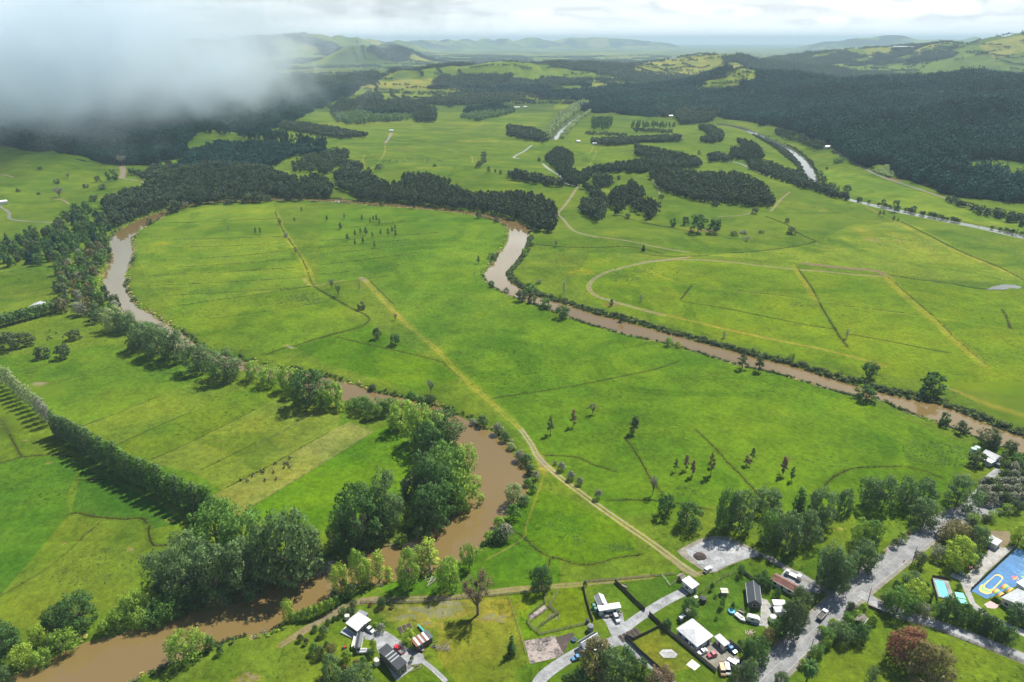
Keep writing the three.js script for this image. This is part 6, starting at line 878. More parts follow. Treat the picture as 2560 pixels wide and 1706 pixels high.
// ---------------------------------------------------------------- tanks, pools, tarpaulins, sails
function tank(view, x, y, dpx, h, m, label) { const p = pick(view(x, y)), k = project(p[0], p[1], p[2])[2] / FOCAL, R = dpx * (view(1, 0)[0] - view(0, 0)[0]) * k / 2, T = thing('water_tank', label, 'tank', p[0], p[2]); const g = new THREE.LatheGeometry([[0.01, h + R * 0.22], [R * 0.5, h + R * 0.16], [R * 0.97, h], [R, h - 0.1], [R * 1.01, h * 0.66], [R, h * 0.64], [R * 1.01, h * 0.34], [R, h * 0.32], [R, 0], [R, -0.3]].map(([a, b]) => new THREE.Vector2(a, b)).reverse(), 20); part(T, 'shell', g, m); part(T, 'lid', new THREE.CylinderGeometry(0.3, 0.32, 0.12, 10).translate(R * 0.3, h + R * 0.2, 0), m); }
tank(P4, 1402, 1250, 108, 2.3, MT.plastic, 'cream water tank beside the charcoal shed'); tank(L4, 1163, 915, 72, 2.5, mat('white_plastic', 0.7, 0.7, 0.68), 'white water tank right of the concrete drive'); tank(L4, 415, 705, 74, 2.1, MT.black, 'dark water tank on the lawn edge'); tank(L3, 910, 1070, 62, 2.6, mat('grey_plastic', 0.17, 0.18, 0.2), 'grey water tank above the grey-roofed house'); tank(L3, 882, 995, 36, 1.6, MT.black, 'small dark tank in the stockyard corner'); tank(L3, 945, 855, 34, 2, MT.green, 'green tank left of the long white shed, upper'); tank(L3, 962, 888, 34, 2, MT.green, 'green tank left of the long white shed, lower'); tank(L6, 2006, 355, 36, 2.2, mat('pale_green_plastic', 0.45, 0.58, 0.52), 'pale green tank by the riverside house, left'); tank(L6, 2030, 345, 36, 2.2, mat('pale_green_plastic', 0.45, 0.58, 0.52), 'pale green tank by the riverside house, right'); tank(L4, 248, 845, 60, 2.4, MT.plastic, 'pale water tank under the round tree'); tank(P4, 885, 465, 90, 1.8, MT.offwhite, 'round cream tank left of the white river house');
{ // round garden pool and trampoline
  const ringThing = (view, x, y, dpx, h, name, label, cat, rimM, inM, inY) => { const p = pick(view(x, y)), k = project(p[0], p[1], p[2])[2] / FOCAL, R = dpx * (view(1, 0)[0] - view(0, 0)[0]) * k / 2, T = thing(name, label, cat, p[0], p[2]); part(T, 'rim', new THREE.TorusGeometry(R, 0.13, 6, 24).rotateX(Math.PI / 2).translate(0, h, 0), rimM); part(T, 'side', new THREE.CylinderGeometry(R, R, h, 24, 1, true).translate(0, h / 2, 0), rimM); part(T, name === 'trampoline' ? 'mat' : 'water', new THREE.CircleGeometry(R * 0.98, 24).rotateX(-Math.PI / 2).translate(0, h * inY, 0), inM); };
  ringThing(L4, 725, 820, 72, 0.8, 'garden_pool', 'round blue garden pool on the lawn', 'pool', MT.blue2, MT.pool, 0.85); ringThing(L3, 752, 1170, 46, 0.8, 'trampoline', 'round trampoline with a blue edge by the grey-roofed house', 'trampoline', MT.bluepaint, MT.black, 0.95);
  // swimming pool with deck
  const deck = rect(L5, [838, 760], [965, 785], [1018, 935], 0.3), T = thing('swimming_pool', 'outdoor school swimming pool of bright blue water', 'pool', deck.x, deck.z, deck.yaw), l = deck.L, w = deck.W;
  part(T, 'deck', mergeGeometries([box(l, 0.35, 0.7, 0, 0.17, -w / 2 + 0.35), box(l, 0.35, 0.7, 0, 0.17, w / 2 - 0.35), box(0.8, 0.35, w - 1.4, -l / 2 + 0.4, 0.17, 0), box(1.8, 0.35, w - 1.4, l / 2 - 0.9, 0.17, 0)]), MT.concrete); part(T, 'basin', box(l - 2.5, 0.1, w - 1.3, -0.5, 0.05, 0), MT.blue2); part(T, 'water', new THREE.PlaneGeometry(l - 2.58, w - 1.38).rotateX(-Math.PI / 2).translate(-0.5, 0.24, 0), MT.pool);
  for (let i = -1; i <= 1; i++) part(T, 'lane_line', box(0.12, 0.02, w - 1.8, -0.5 + i * (l - 2.6) / 4, 0.252, 0), MT.blue2);
}
function sail(view, pts, hs, m, name, label) { const base = pts.map((p, i) => { const q = pick(view(...p)); return pickH(...view(...p), q[1] + hs[i % hs.length]); }), c = base.reduce((s, p) => [s[0] + p[0] / base.length, 0, s[2] + p[2] / base.length], [0, 0, 0]), T = thing(name, label, 'shade sail', c[0], c[2]); const y0 = T.position.y, P = base.map((p) => [p[0] - c[0], p[1] - y0, p[2] - c[2]]), mid = [0, P.reduce((s, p) => s + p[1], 0) / P.length - 0.25, 0], pos = [], idx = []; for (const p of [...P, mid]) pos.push(...p); P.forEach((_, i) => idx.push(i, (i + 1) % P.length, P.length)); const g = new THREE.BufferGeometry(); g.setAttribute('position', new THREE.Float32BufferAttribute(pos, 3)); g.setIndex(idx); g.computeVertexNormals(); const s = part(T, 'cloth', g, m.clone()); s.material.side = THREE.DoubleSide; P.forEach((p) => part(T, 'pole', new THREE.CylinderGeometry(0.05, 0.06, p[1] + 0.1, 6).translate(p[0], p[1] / 2, p[2]), MT.rim)); }
sail(L5, [[1015, 868], [1080, 878], [1102, 922], [1030, 912]], [2.6, 3, 2.5, 3], MT.sail, 'shade_sail', 'upper aqua shade sail beside the swimming pool'); sail(L5, [[1036, 920], [1100, 930], [1117, 966], [1048, 952]], [3, 2.6, 3, 2.5], MT.sail, 'shade_sail', 'lower aqua shade sail beside the swimming pool'); sail(P4, [[1000, 760], [1036, 782], [1012, 930], [950, 957]], [2.9, 2.7, 2.6, 2.2], MT.cream, 'shade_sail', 'cream shade sail beside the charcoal-roofed wing');
{ // teal tarpaulin tunnel
  const R = rect(P4, [2065, 590], [2165, 705], [2240, 660], 1.2), T = thing('tarpaulin_tunnel', 'teal tarpaulin tunnel joined to the rusty shed', 'tarpaulin', R.x, R.z, R.yaw); part(T, 'cover', new THREE.CylinderGeometry(R.W / 2, R.W / 2, R.L, 14, 1, true, 0, Math.PI).rotateZ(Math.PI / 2).rotateX(-Math.PI / 2).scale(1, 0.95, 1), MT.teal.clone()).material.side = THREE.DoubleSide; for (const k of [-1, 0, 1]) part(T, 'hoop', new THREE.TorusGeometry(R.W / 2 + 0.03, 0.05, 5, 12, Math.PI).rotateY(Math.PI / 2).translate(k * R.L / 2.1, 0, 0), MT.rim);
  // rainbow canopies: arched strips
  const cols = [MT.orange, MT.yellow, mat('green_cloth', 0.25, 0.5, 0.1), MT.blue2, MT.orange, MT.yellow];
  [[[1295, 875], [1345, 848], [1410, 885], 'first'], [[1365, 840], [1415, 808], [1478, 850], 'second']].forEach(([a, b, c, n]) => { const q = rect(L5, a, b, c, 2.6), Y = thing('rainbow_canopy', `arched rainbow canopy over the playground, ${n} from left`, 'canopy', q.x, q.z, q.yaw, 'rainbow canopies'); cols.forEach((m, i) => { const g = new THREE.CylinderGeometry(q.L * 0.6, q.L * 0.6, q.W / 6, 10, 1, true, -0.85, 1.7).rotateX(-Math.PI / 2).rotateZ(0); g.rotateY(Math.PI); g.translate(0, 2.8 - q.L * 0.42, -q.W / 2 + (i + 0.5) * q.W / 6); const s = part(Y, 'strip', g, m.clone()); s.material.side = THREE.DoubleSide; }); for (const [x, z] of [[-1, -1], [1, -1], [1, 1], [-1, 1]]) part(Y, 'post', new THREE.CylinderGeometry(0.06, 0.06, 2.6, 6).translate(x * q.L * 0.45, 1.3, z * q.W * 0.45), MT.rim); });
}
// ---------------------------------------------------------------- vehicles
const wheelGeo = new THREE.CylinderGeometry(0.33, 0.33, 0.22, 14).rotateX(Math.PI / 2), rimGeo = new THREE.CylinderGeometry(0.2, 0.2, 0.24, 10).rotateX(Math.PI / 2);
function extrudeSide(pts, width, bevel = 0.08) { const s = new THREE.Shape(pts.map(([x, y]) => new THREE.Vector2(x, y))), g = new THREE.ExtrudeGeometry(s, { depth: width - 2 * bevel, bevelEnabled: true, bevelSize: bevel, bevelThickness: bevel, bevelSegments: 2 }); g.translate(0, 0, -width / 2 + bevel); return g; }
const SHAPES = {
  sedan: { L: 4.5, W: 1.76, body: [[-2.15, 0.32], [2.15, 0.32], [2.17, 0.62], [2.05, 0.78], [1.1, 0.9], [-1.5, 0.95], [-2.12, 0.9], [-2.17, 0.6]], cab: [[1.0, 0.88], [0.3, 1.36], [-0.95, 1.38], [-1.65, 0.92]] },
  hatch: { L: 4.0, W: 1.72, body: [[-1.9, 0.32], [1.9, 0.32], [1.92, 0.66], [1.75, 0.82], [0.95, 0.95], [-1.85, 1.0], [-1.92, 0.6]], cab: [[0.9, 0.93], [0.25, 1.44], [-1.35, 1.45], [-1.8, 0.98]] },
  suv: { L: 4.7, W: 1.85, body: [[-2.25, 0.4], [2.2, 0.4], [2.25, 0.8], [2.1, 1.0], [1.1, 1.1], [-2.2, 1.12], [-2.27, 0.7]], cab: [[1.0, 1.08], [0.45, 1.72], [-2.0, 1.74], [-2.15, 1.1]] },
  van: { L: 5.0, W: 1.9, body: [[-2.4, 0.35], [2.4, 0.35], [2.44, 0.85], [2.1, 1.15], [-2.4, 1.15]], cab: [[2.05, 1.1], [1.35, 1.95], [-2.3, 1.98], [-2.38, 1.12]] },
  ute: { L: 5.1, W: 1.82, body: [[-2.45, 0.42], [2.4, 0.42], [2.43, 0.85], [2.25, 1.0], [1.2, 1.08], [-0.45, 1.1], [-0.5, 0.62], [-2.45, 0.62]], cab: [[1.1, 1.05], [0.6, 1.62], [-0.35, 1.64], [-0.48, 1.06]] },
};
function car(view, x, y, dir, shape, paint, label, group = 'parked vehicles') {   // dir: a second pixel towards which the car points
  const a = pick(view(x, y)), b = pick(view(...dir)), yaw = Math.atan2(-(b[2] - a[2]), b[0] - a[0]), S = SHAPES[shape], T = thing(shape === 'ute' ? 'pickup' : shape === 'van' ? 'van' : 'car', label, shape === 'ute' ? 'pickup' : shape === 'van' ? 'van' : 'car', a[0], a[2], yaw, group);
  T.position.y += 0.1;
  const m = new THREE.MeshPhysicalMaterial({ name: 'car_paint', color: rgb(...paint), roughness: 0.35, clearcoat: 0.7, clearcoatRoughness: 0.1 });
  part(T, 'body', extrudeSide(S.body, S.W), m);
  const c = S.cab, top = Math.max(...c.map((p) => p[1])), glass = part(T, 'window_band', extrudeSide(c, S.W - 0.12, 0.06), MT.glass);
  part(T, 'roof', extrudeSide([[c[1][0] - 0.05, top - 0.03], [c[1][0] - 0.15, top + 0.05], [c[2][0] + 0.12, top + 0.06], [c[2][0], top - 0.03]], S.W - 0.2, 0.04), m);
  part(T, 'pillar', mergeGeometries([0.05, 0.95].map((t) => box(0.14, 0.5, S.W - 0.1, lerp(c[1][0], c[2][0], t), top - 0.28, 0))), m);
  if (shape === 'ute') { part(T, 'tray', mergeGeometries([box(1.95, 0.1, 1.74, -1.47, 0.68, 0), box(1.95, 0.32, 0.06, -1.47, 0.86, 0.86), box(1.95, 0.32, 0.06, -1.47, 0.86, -0.86), box(0.06, 0.32, 1.7, -2.42, 0.86, 0)]), MT.grey); }
  for (const sx of [-1, 1]) for (const sz of [-1, 1]) { const w = part(T, 'wheel', wheelGeo, MT.tyre); w.position.set(sx * S.L * 0.31, 0.3, sz * (S.W / 2 - 0.1)); part(w, 'rim', rimGeo, MT.rim); }
  for (const sz of [-1, 1]) { part(T, 'headlight', box(0.08, 0.16, 0.36, S.L / 2 - 0.06, 0.68, sz * S.W * 0.34), MT.lamp); part(T, 'tail_light', box(0.08, 0.2, 0.26, -S.L / 2 + 0.06, 0.78, sz * S.W * 0.38), MT.red); }
  return T;
}
const WHITE = [0.72, 0.73, 0.74], SILVER = [0.42, 0.44, 0.46];
car(P4, 1285, 680, [1400, 760], 'hatch', WHITE, 'white car in the gravel yard by the white river house');
car(P4, 1785, 1020, [1700, 940], 'ute', [0.55, 0.02, 0.02], 'red pickup beside the charcoal shed');
car(L3, 1064, 915, [1070, 960], 'hatch', [0.30, 0.27, 0.24], 'bronze car below the long white shed, leftmost');
car(L3, 1106, 908, [1110, 950], 'hatch', [0.05, 0.05, 0.055], 'dark car below the long white shed, beside the bronze one');
car(L3, 1163, 965, [1190, 1020], 'suv', SILVER, 'silver car parked in the gravel yard below the long shed');
car(L3, 775, 1345, [690, 1375], 'hatch', [0.10, 0.28, 0.48], 'blue car under the gum tree beside the grey-roofed house');
car(L4, 725, 1230, [790, 1290], 'sedan', [0.01, 0.15, 0.50], 'bright blue car beside the long cabin');
car(L4, 408, 1258, [340, 1290], 'sedan', WHITE, 'white car in the dirt yard beside the red car');
car(L4, 514, 1290, [450, 1310], 'hatch', [0.45, 0.06, 0.10], 'red car in the dirt yard');
car(L4, 622, 1455, [640, 1530], 'van', [0.55, 0.34, 0.14], 'tan van under the roadside trees');
car(L4, 676, 1448, [690, 1520], 'van', WHITE, 'white van right of the tan van');
car(L4, 738, 1392, [800, 1430], 'van', WHITE, 'white van at the top of the roadside group');
car(L4, 793, 1382, [850, 1400], 'suv', SILVER, 'silver car under the roadside tree');
car(L4, 265, 1180, [330, 1220], 'ute', WHITE, 'white pickup between the hip-roofed house and board fence');
car(L4, 470, 375, [510, 345], 'suv', WHITE, 'white off-roader at the corner of the gravel pad');
car(L5, 1045, 722, [1090, 760], 'sedan', [0.04, 0.16, 0.19], 'dark teal car at the school');
car(L5, 1110, 672, [1150, 705], 'hatch', [0.42, 0.02, 0.10], 'crimson car at the school');
car(L6, 2180, 455, [2220, 430], 'suv', [0.03, 0.06, 0.09], 'dark car beside the white riverside house');
car(L3, 985, 1245, [930, 1275], 'sedan', WHITE, 'white car partly hidden below the gum tree');
{ // light truck on the road: white cab, high-sided tray
  const a = pick(L4(1695, 870)), b = pick(L4(1760, 800)), T = thing('truck', 'white light truck with a high-sided tray on the road', 'truck', a[0], a[2], Math.atan2(-(b[2] - a[2]), b[0] - a[0])); T.position.y += 0.09;
  const w = new THREE.MeshPhysicalMaterial({ name: 'truck_paint', color: rgb(0.7, 0.71, 0.72), roughness: 0.4, clearcoat: 0.5 });
  part(T, 'chassis', box(6.0, 0.25, 1.0, -0.2, 0.7, 0), MT.black); part(T, 'cab', extrudeSide([[1.3, 0.6], [3.0, 0.6], [3.05, 1.3], [2.6, 2.15], [1.3, 2.2]], 1.95), w); part(T, 'windscreen', box(0.05, 0.62, 1.6, 2.86, 1.72, 0).rotateZ(0), MT.glass);
  for (const k of [-1, 1]) { part(T, 'side_window', box(0.8, 0.5, 0.05, 1.95, 1.72, k * 0.97), MT.glass); part(T, 'headlight', box(0.06, 0.2, 0.3, 3.06, 0.95, k * 0.7), MT.lamp); part(T, 'tray_side', box(4.2, 1.1, 0.08, -1.0, 1.45, k * 1.05), MT.cream); }
  part(T, 'tray_floor', box(4.3, 0.12, 2.15, -1.0, 0.92, 0), MT.black); part(T, 'tailboard', box(0.08, 1.0, 2.1, -3.1, 1.42, 0), MT.offwhite); part(T, 'headboard', box(0.08, 1.2, 2.1, 1.1, 1.52, 0), MT.rim); part(T, 'load', box(3.6, 0.7, 1.8, -1.0, 1.3, 0), MT.black);
  for (const x of [2.2, -1.9]) for (const k of [-1, 1]) { const wl = part(T, 'wheel', wheelGeo, MT.tyre); wl.scale.set(1.25, 1.25, 1.3); wl.position.set(x, 0.4, k * 0.85); part(wl, 'rim', rimGeo, MT.rim); }
}
{ // caravan, boats, old truck behind the red-roofed house
  let a = pick(L4(955, 915)), T = thing('caravan', 'white rounded caravan on the gravel stand', 'caravan', a[0], a[2], -0.35); part(T, 'body', extrudeSide([[-2.3, 0.5], [2.0, 0.5], [2.5, 1.1], [2.2, 2.0], [1.2, 2.5], [-1.9, 2.5], [-2.5, 1.9], [-2.55, 0.9]], 2.2, 0.15), MT.white); for (const k of [-1, 1]) { part(T, 'window', box(1.2, 0.6, 0.05, -0.4, 1.7, k * 1.1), MT.glass); const w = part(T, 'wheel', wheelGeo, MT.tyre); w.position.set(0, 0.33, k * 0.95); part(w, 'rim', rimGeo, MT.rim); } part(T, 'tow_bar', box(1.4, 0.1, 0.12, 3.1, 0.55, 0), MT.black);
  const boat = (view, x, y, yaw, L, label) => { const p = pick(view(x, y)), B = thing('boat', label, 'boat', p[0], p[2], yaw), s = new THREE.Shape([[-0.5, -0.19], [0.2, -0.2], [0.5, 0], [0.2, 0.2], [-0.5, 0.19]].map(([u, v]) => new THREE.Vector2(u * L, v * L))), g = new THREE.ExtrudeGeometry(s, { depth: 0.6, bevelEnabled: true, bevelSize: 0.08, bevelThickness: 0.08, bevelSegments: 2 }).rotateX(-Math.PI / 2).translate(0, 0.5, 0); part(B, 'hull', g, MT.white); part(B, 'cockpit', box(L * 0.5, 0.1, L * 0.24, -L * 0.12, 1.2, 0), MT.grey); part(B, 'windscreen', box(0.08, 0.35, L * 0.26, L * 0.15, 1.35, 0), MT.glass); part(B, 'trailer', mergeGeometries([box(L * 1.1, 0.1, 0.12, 0.2, 0.4, 0), box(0.12, 0.1, 1.4, -0.4, 0.4, 0)]), MT.black); for (const k of [-1, 1]) { const w = part(B, 'wheel', wheelGeo, MT.tyre); w.position.set(-0.4, 0.3, k * 0.75); part(w, 'rim', rimGeo, MT.rim); } };
  boat(L4, 818, 892, -1.0, 4.8, 'white boat on a trailer beside the round pool'); boat(P4, 1175, 1048, 0.05, 4.6, 'white boat lying below the charcoal-roofed wing');
  a = pick(L4(1378, 440)); T = thing('truck', 'white flat-deck truck parked behind the red-roofed house', 'truck', a[0], a[2], -0.72); part(T, 'deck', box(5.4, 0.3, 2.2, -0.8, 1.1, 0), MT.white); part(T, 'cab', extrudeSide([[2.0, 0.5], [3.7, 0.5], [3.75, 1.4], [3.3, 2.4], [2.0, 2.4]], 2.1), MT.white); part(T, 'windscreen', box(0.06, 0.7, 1.8, 3.56, 1.9, 0), MT.glass); part(T, 'crate', box(1.6, 1.0, 1.9, -2.3, 1.8, 0), MT.lightgrey); for (const x of [2.8, -2]) for (const k of [-1, 1]) { const w = part(T, 'wheel', wheelGeo, MT.tyre); w.scale.set(1.4, 1.4, 1.4); w.position.set(x, 0.45, k * 0.9); part(w, 'rim', rimGeo, MT.rim); }
  for (const [v, x, y, label] of [[L4, 826, 822, 'small flat trailer beside the white boat'], [L3, 1240, 650, 'small flat trailer beside the dark fence'], [L3, 1182, 912, 'small red trailer beside the silver car'], [P4, 2175, 1010, 'small trailer below the rusty shed'], [L4, 175, 905, 'small trailer of junk by the hip-roofed house']]) { const p = pick(v(x, y)), Y = thing('trailer', label, 'trailer', p[0], p[2], -0.6, 'trailers'); part(Y, 'bed', box(2.4, 0.15, 1.5, 0, 0.55, 0), MT.timber); for (const k of [-1, 1]) { part(Y, 'side', box(2.4, 0.35, 0.05, 0, 0.78, k * 0.75), MT.timber); const w = part(Y, 'wheel', wheelGeo, MT.tyre); w.position.set(0, 0.3, k * 0.82); part(w, 'rim', rimGeo, MT.rim); } part(Y, 'tow_bar', box(1.2, 0.08, 0.1, 1.8, 0.5, 0), MT.black); }
}
// ---------------------------------------------------------------- fences
function fence(view, pts, label, { h = 1.1, gap = 2.6, rails = 2, boards = false, m = MT.timber, smoothIt = false } = {}) {
  let p = line(view, pts); if (smoothIt) p = smooth(p, 5);
  const T = thing('fence', label, 'fence', p[0][0], p[0][1], 0), ox = p[0][0], oz = p[0][1], oy = T.position.y, postG = box(0.14, h + 0.35, 0.14, 0, (h - 0.1) / 2, 0);
  for (let i = 0; i + 1 < p.length; i++) {
    const dx = p[i + 1][0] - p[i][0], dz = p[i + 1][1] - p[i][1], L = Math.hypot(dx, dz), n = Math.max(1, Math.round(L / gap)), yaw = Math.atan2(-dz, dx);
    for (let k = 0; k < n; k++) {
      const t = k / n, x = p[i][0] + dx * t, z = p[i][1] + dz * t, mx = p[i][0] + dx * (t + 0.5 / n), mz = p[i][1] + dz * (t + 0.5 / n), y = ground(x, z) - oy;
      const a = part(T, 'post', postG, m); a.position.set(x - ox, y, z - oz);
      if (boards) { const b = part(T, 'panel', box(L / n - 0.02, h - 0.08, 0.05, 0, h / 2, 0.09), m); b.position.set(mx - ox, y, mz - oz); b.rotation.y = yaw; }
      else for (let q = 0; q < rails; q++) { const b = part(T, 'rail', box(L / n + 0.05, rails > 2 ? 0.16 : 0.09, 0.05, 0, h * (q + 0.7) / rails, 0.09), m); b.position.set(mx - ox, y, mz - oz); b.rotation.y = yaw; }
    }
  }
  return T;
}
fence(L4, [[-40, 960], [0, 995], [200, 1160], [380, 1310], [560, 1462]], 'tall grey board fence beside the hip-roofed house', { h: 1.9, boards: true });
fence(L3, [[1150, 605], [1240, 690], [1340, 790], [1440, 882]], 'dark board fence above the grey drive', { h: 1.9, boards: true, m: MT.darktimber }); fence(L3, [[1480, 915], [1600, 1030]], 'short dark board fence below the grey drive', { h: 1.9, boards: true, m: MT.darktimber }); fence(L3, [[1600, 1030], [1470, 1095], [1330, 1165], [1250, 1130]], 'dark board fence round the vegetable garden', { h: 1.4, boards: true, m: MT.darktimber });
fence(L3, [[1245, 1140], [1400, 1290], [1560, 1430], [1700, 1560]], 'dark board fence along the hexagonal slab paddock', { h: 1.8, boards: true, m: MT.darktimber }); fence(L4, [[700, 1140], [760, 1190], [832, 1245]], 'board fence behind the bright blue car', { h: 1.9, boards: true });
fence(L3, [[845, 645], [870, 760], [910, 900], [940, 985]], 'grey board fence left of the long white shed', { h: 1.6, boards: true }); fence(L3, [[112, 722], [170, 890], [230, 1080], [290, 1300]], 'post and rail fence beside the bare soil patch', {}); fence(L3, [[-560, 780], [-200, 752], [110, 722], [300, 702], [465, 690]], 'long post and wire fence below the riverside track', { rails: 3, h: 1.0 });
fence(L3, [[465, 688], [472, 812], [390, 870], [320, 935], [303, 990], [345, 1050], [400, 1085], [420, 1110]], 'curved timber stockyard fence', { h: 1.5, rails: 4, gap: 2 }); fence(L3, [[500, 830], [560, 880], [605, 915], [500, 985], [410, 1045]], 'inner timber fence of the stockyard pens', { h: 1.5, rails: 4, gap: 2 }); fence(L3, [[345, 975], [430, 915], [500, 860]], 'cross fence inside the stockyard', { h: 1.5, rails: 4, gap: 2 }); fence(L3, [[520, 830], [590, 720], [605, 660]], 'timber fence from stockyard to track', { h: 1.3, rails: 3 }); fence(L3, [[420, 1112], [600, 1070], [900, 1000]], 'timber fence below the stockyard', { h: 1.2, rails: 3 });
fence(L3, [[850, 600], [1000, 590], [1200, 575], [1480, 550], [1740, 528]], 'post and wire fence above the white shed paddock', { rails: 3, h: 1.1 }); fence(L4, [[-20, 430], [25, 480], [65, 540]], 'white rail fence beside the brown hut', { m: MT.white }); fence(L4, [[65, 540], [110, 505], [160, 475]], 'pale rail fence below the brown hut', { m: MT.paletimber });
fence(L4, [[290, 680], [400, 610], [500, 545], [640, 445], [740, 410], [780, 395]], 'timber fence along the top of the lawn', { h: 1.2 }); fence(L4, [[850, 400], [900, 435], [945, 465]], 'short board fence above the charcoal house', { h: 1.7, boards: true }); fence(L5, [[345, 985], [440, 1025], [550, 1060]], 'low dark board fence at the road junction', { h: 1.2, boards: true, m: MT.darktimber }); fence(L5, [[640, 1090], [850, 1150], [1000, 1205], [1250, 1300], [1549, 1410]], 'post and wire fence along the side road', { rails: 3 });
fence(L5, [[1140, 855], [1300, 705], [1495, 520]], 'dark netting fence along the blue playground', { h: 1.8, boards: true, m: MT.darktimber }); fence(L5, [[835, 765], [880, 950]], 'dark fence along the left side of the swimming pool', { h: 1.4, boards: true, m: MT.darktimber }); fence(L5, [[840, 755], [970, 775]], 'dark fence across the top of the swimming pool', { h: 1.4, boards: true, m: MT.darktimber });
fence(P4, [[1120, 190], [1500, 200], [1900, 195], [2353, 180]], 'post and wire fence below the riverside track', { rails: 3 }); fence(P1, [[2353, 790], [2600, 660], [2900, 480]], 'fence between pale and green strips', { rails: 2 });
fence(P3, [[60, 720], [350, 545], [800, 270], [1230, 0]], 'wire fence between the pale strip and bright green paddock', { rails: 2, gap: 6 });
// ---------------------------------------------------------------- poles, cones, logs, heaps
for (const [v, x, y, label] of [[L5, 335, 968, 'power pole at the road junction'], [L5, 688, 640, 'power pole beside the round brown bush'], [L4, 1815, 612, 'power pole under the roadside poplars'], [L6, 2030, 640, 'power pole beside the driveway fork'], [L4, 1560, 1290, 'power pole beside the road hedge']]) { const p = pick(v(x, y)), T = thing('power_pole', label, 'pole', p[0], p[2], 0.6); part(T, 'post', new THREE.CylinderGeometry(0.13, 0.18, 9, 8).translate(0, 4.4, 0), MT.timber); part(T, 'crossarm', box(2.2, 0.14, 0.12, 0, 8.4, 0), MT.timber); for (const k of [-0.9, 0, 0.9]) part(T, 'insulator', new THREE.CylinderGeometry(0.06, 0.07, 0.2, 6).translate(k, 8.57, 0), MT.offwhite); }
for (const [x, y, label] of [[478, 556, 'red road cone on the far roadside'], [620, 636, 'red road cone on the near roadside']]) { const p = pick(L5(x, y)), T = thing('road_cone', label, 'cone', p[0], p[2]); part(T, 'base', box(0.7, 0.08, 0.7, 0, 0.08, 0), MT.red); part(T, 'cone', new THREE.CylinderGeometry(0.06, 0.3, 1.0, 10).translate(0, 0.6, 0), MT.orange); }
function logs(view, x, y, n, spreadM, len, seed, label, m = MT.wood) { const p = pick(view(x, y)), r = rng(seed), T = thing('log_pile', label, 'logs', p[0], p[2]); for (let i = 0; i < n; i++) { const g = new THREE.CylinderGeometry(0.06 + 0.06 * r(), 0.09 + 0.08 * r(), len * (0.6 + 0.6 * r()), 6).rotateZ(Math.PI / 2).rotateY(r() * 1.2 + 0.3).translate((r() - 0.5) * spreadM, 0.15 + 0.5 * r(), (r() - 0.5) * spreadM * 0.6); part(T, 'log', g, m); } }
logs(L2, 780, 1395, 34, 7, 2, 3, 'long pile of weathered timber below the brown tree', MT.timber); logs(P3, 1760, 1370, 7, 4, 6, 4, 'fallen bleached trunk between the south bank willows'); logs(P2, 1380, 1385, 9, 5, 4, 5, 'grey driftwood snag on the muddy south edge'); logs(P2, 1090, 1480, 10, 5, 4, 6, 'grey driftwood snag nearest the bottom edge', MT.timber); logs(P2, 2150, 1060, 16, 9, 5, 7, 'bleached fallen branches on the south bank'); logs(P3, 1400, 1020, 6, 5, 4, 8, 'fallen log on the mud bank inside the bend', MT.timber); logs(L4, 910, 1040, 16, 3, 2.4, 9, 'heap of pale branches ready to burn on the lawn', MT.paletimber); logs(L3, 560, 950, 10, 5, 3, 10, 'loose timber beside the stockyard', MT.timber); logs(M3, 650, 775, 10, 14, 8, 11, 'grey fallen trees on the slope below the oval wood', MT.timber); logs(P4, 2030, 1330, 12, 5, 2, 12, 'row of scrap beside the charcoal shed', MT.timber);
{ const p = pick(L4(385, 222)), T = new THREE.Mesh(new THREE.SphereGeometry(1, 20, 12, 0, 6.2832, 0, 1.5), MT.mulch); const a = T.geometry.attributes.position; for (let i = 0; i < a.count; i++) { const k = 1 + 0.14 * vn(a.getX(i) * 4, a.getZ(i) * 4 + a.getY(i) * 3); a.setXYZ(i, a.getX(i) * 3.2 * k, a.getY(i) * 1.1 * k - 0.1, a.getZ(i) * 2.6 * k); } T.geometry.computeVertexNormals(); T.name = 'dirt_heap'; T.position.set(p[0], ground(p[0], p[2]), p[2]); tag(T, 'dark heap of dirt on the gravel pad', 'heap'); scene.add(T); }
for (const [v, x, y, n, label] of [[L3, 1310, 1105, 5, 'raised vegetable beds inside the dark garden fence'], [P4, 1930, 620, 3, 'raised vegetable beds near the teal tarpaulin']]) { const p = pick(v(x, y)), T = thing('vegetable_bed', label, 'garden bed', p[0], p[2], 0.5); for (let i = 0; i < n; i++) { part(T, 'frame', box(1.4, 0.35, 3.4, (i - n / 2) * 1.9, 0.15, 0), MT.timber); part(T, 'soil', box(1.2, 0.1, 3.2, (i - n / 2) * 1.9, 0.33, 0), MT.mulch); } }
{ const p = pick(P4(830, 990)), T = thing('ride_on_mower', 'red ride-on mower on the lawn below the white river house', 'mower', p[0], p[2], 0.8); part(T, 'hood', box(0.9, 0.45, 0.7, 0.5, 0.65, 0), MT.red); part(T, 'deck', box(1.0, 0.2, 1.1, -0.1, 0.3, 0), MT.black); part(T, 'seat', box(0.4, 0.5, 0.5, -0.5, 0.85, 0), MT.black); for (const x of [-0.5, 0.6]) for (const k of [-1, 1]) part(T, 'wheel', new THREE.CylinderGeometry(0.26, 0.26, 0.2, 10).rotateX(Math.PI / 2).translate(x, 0.26, k * 0.5), MT.tyre); }
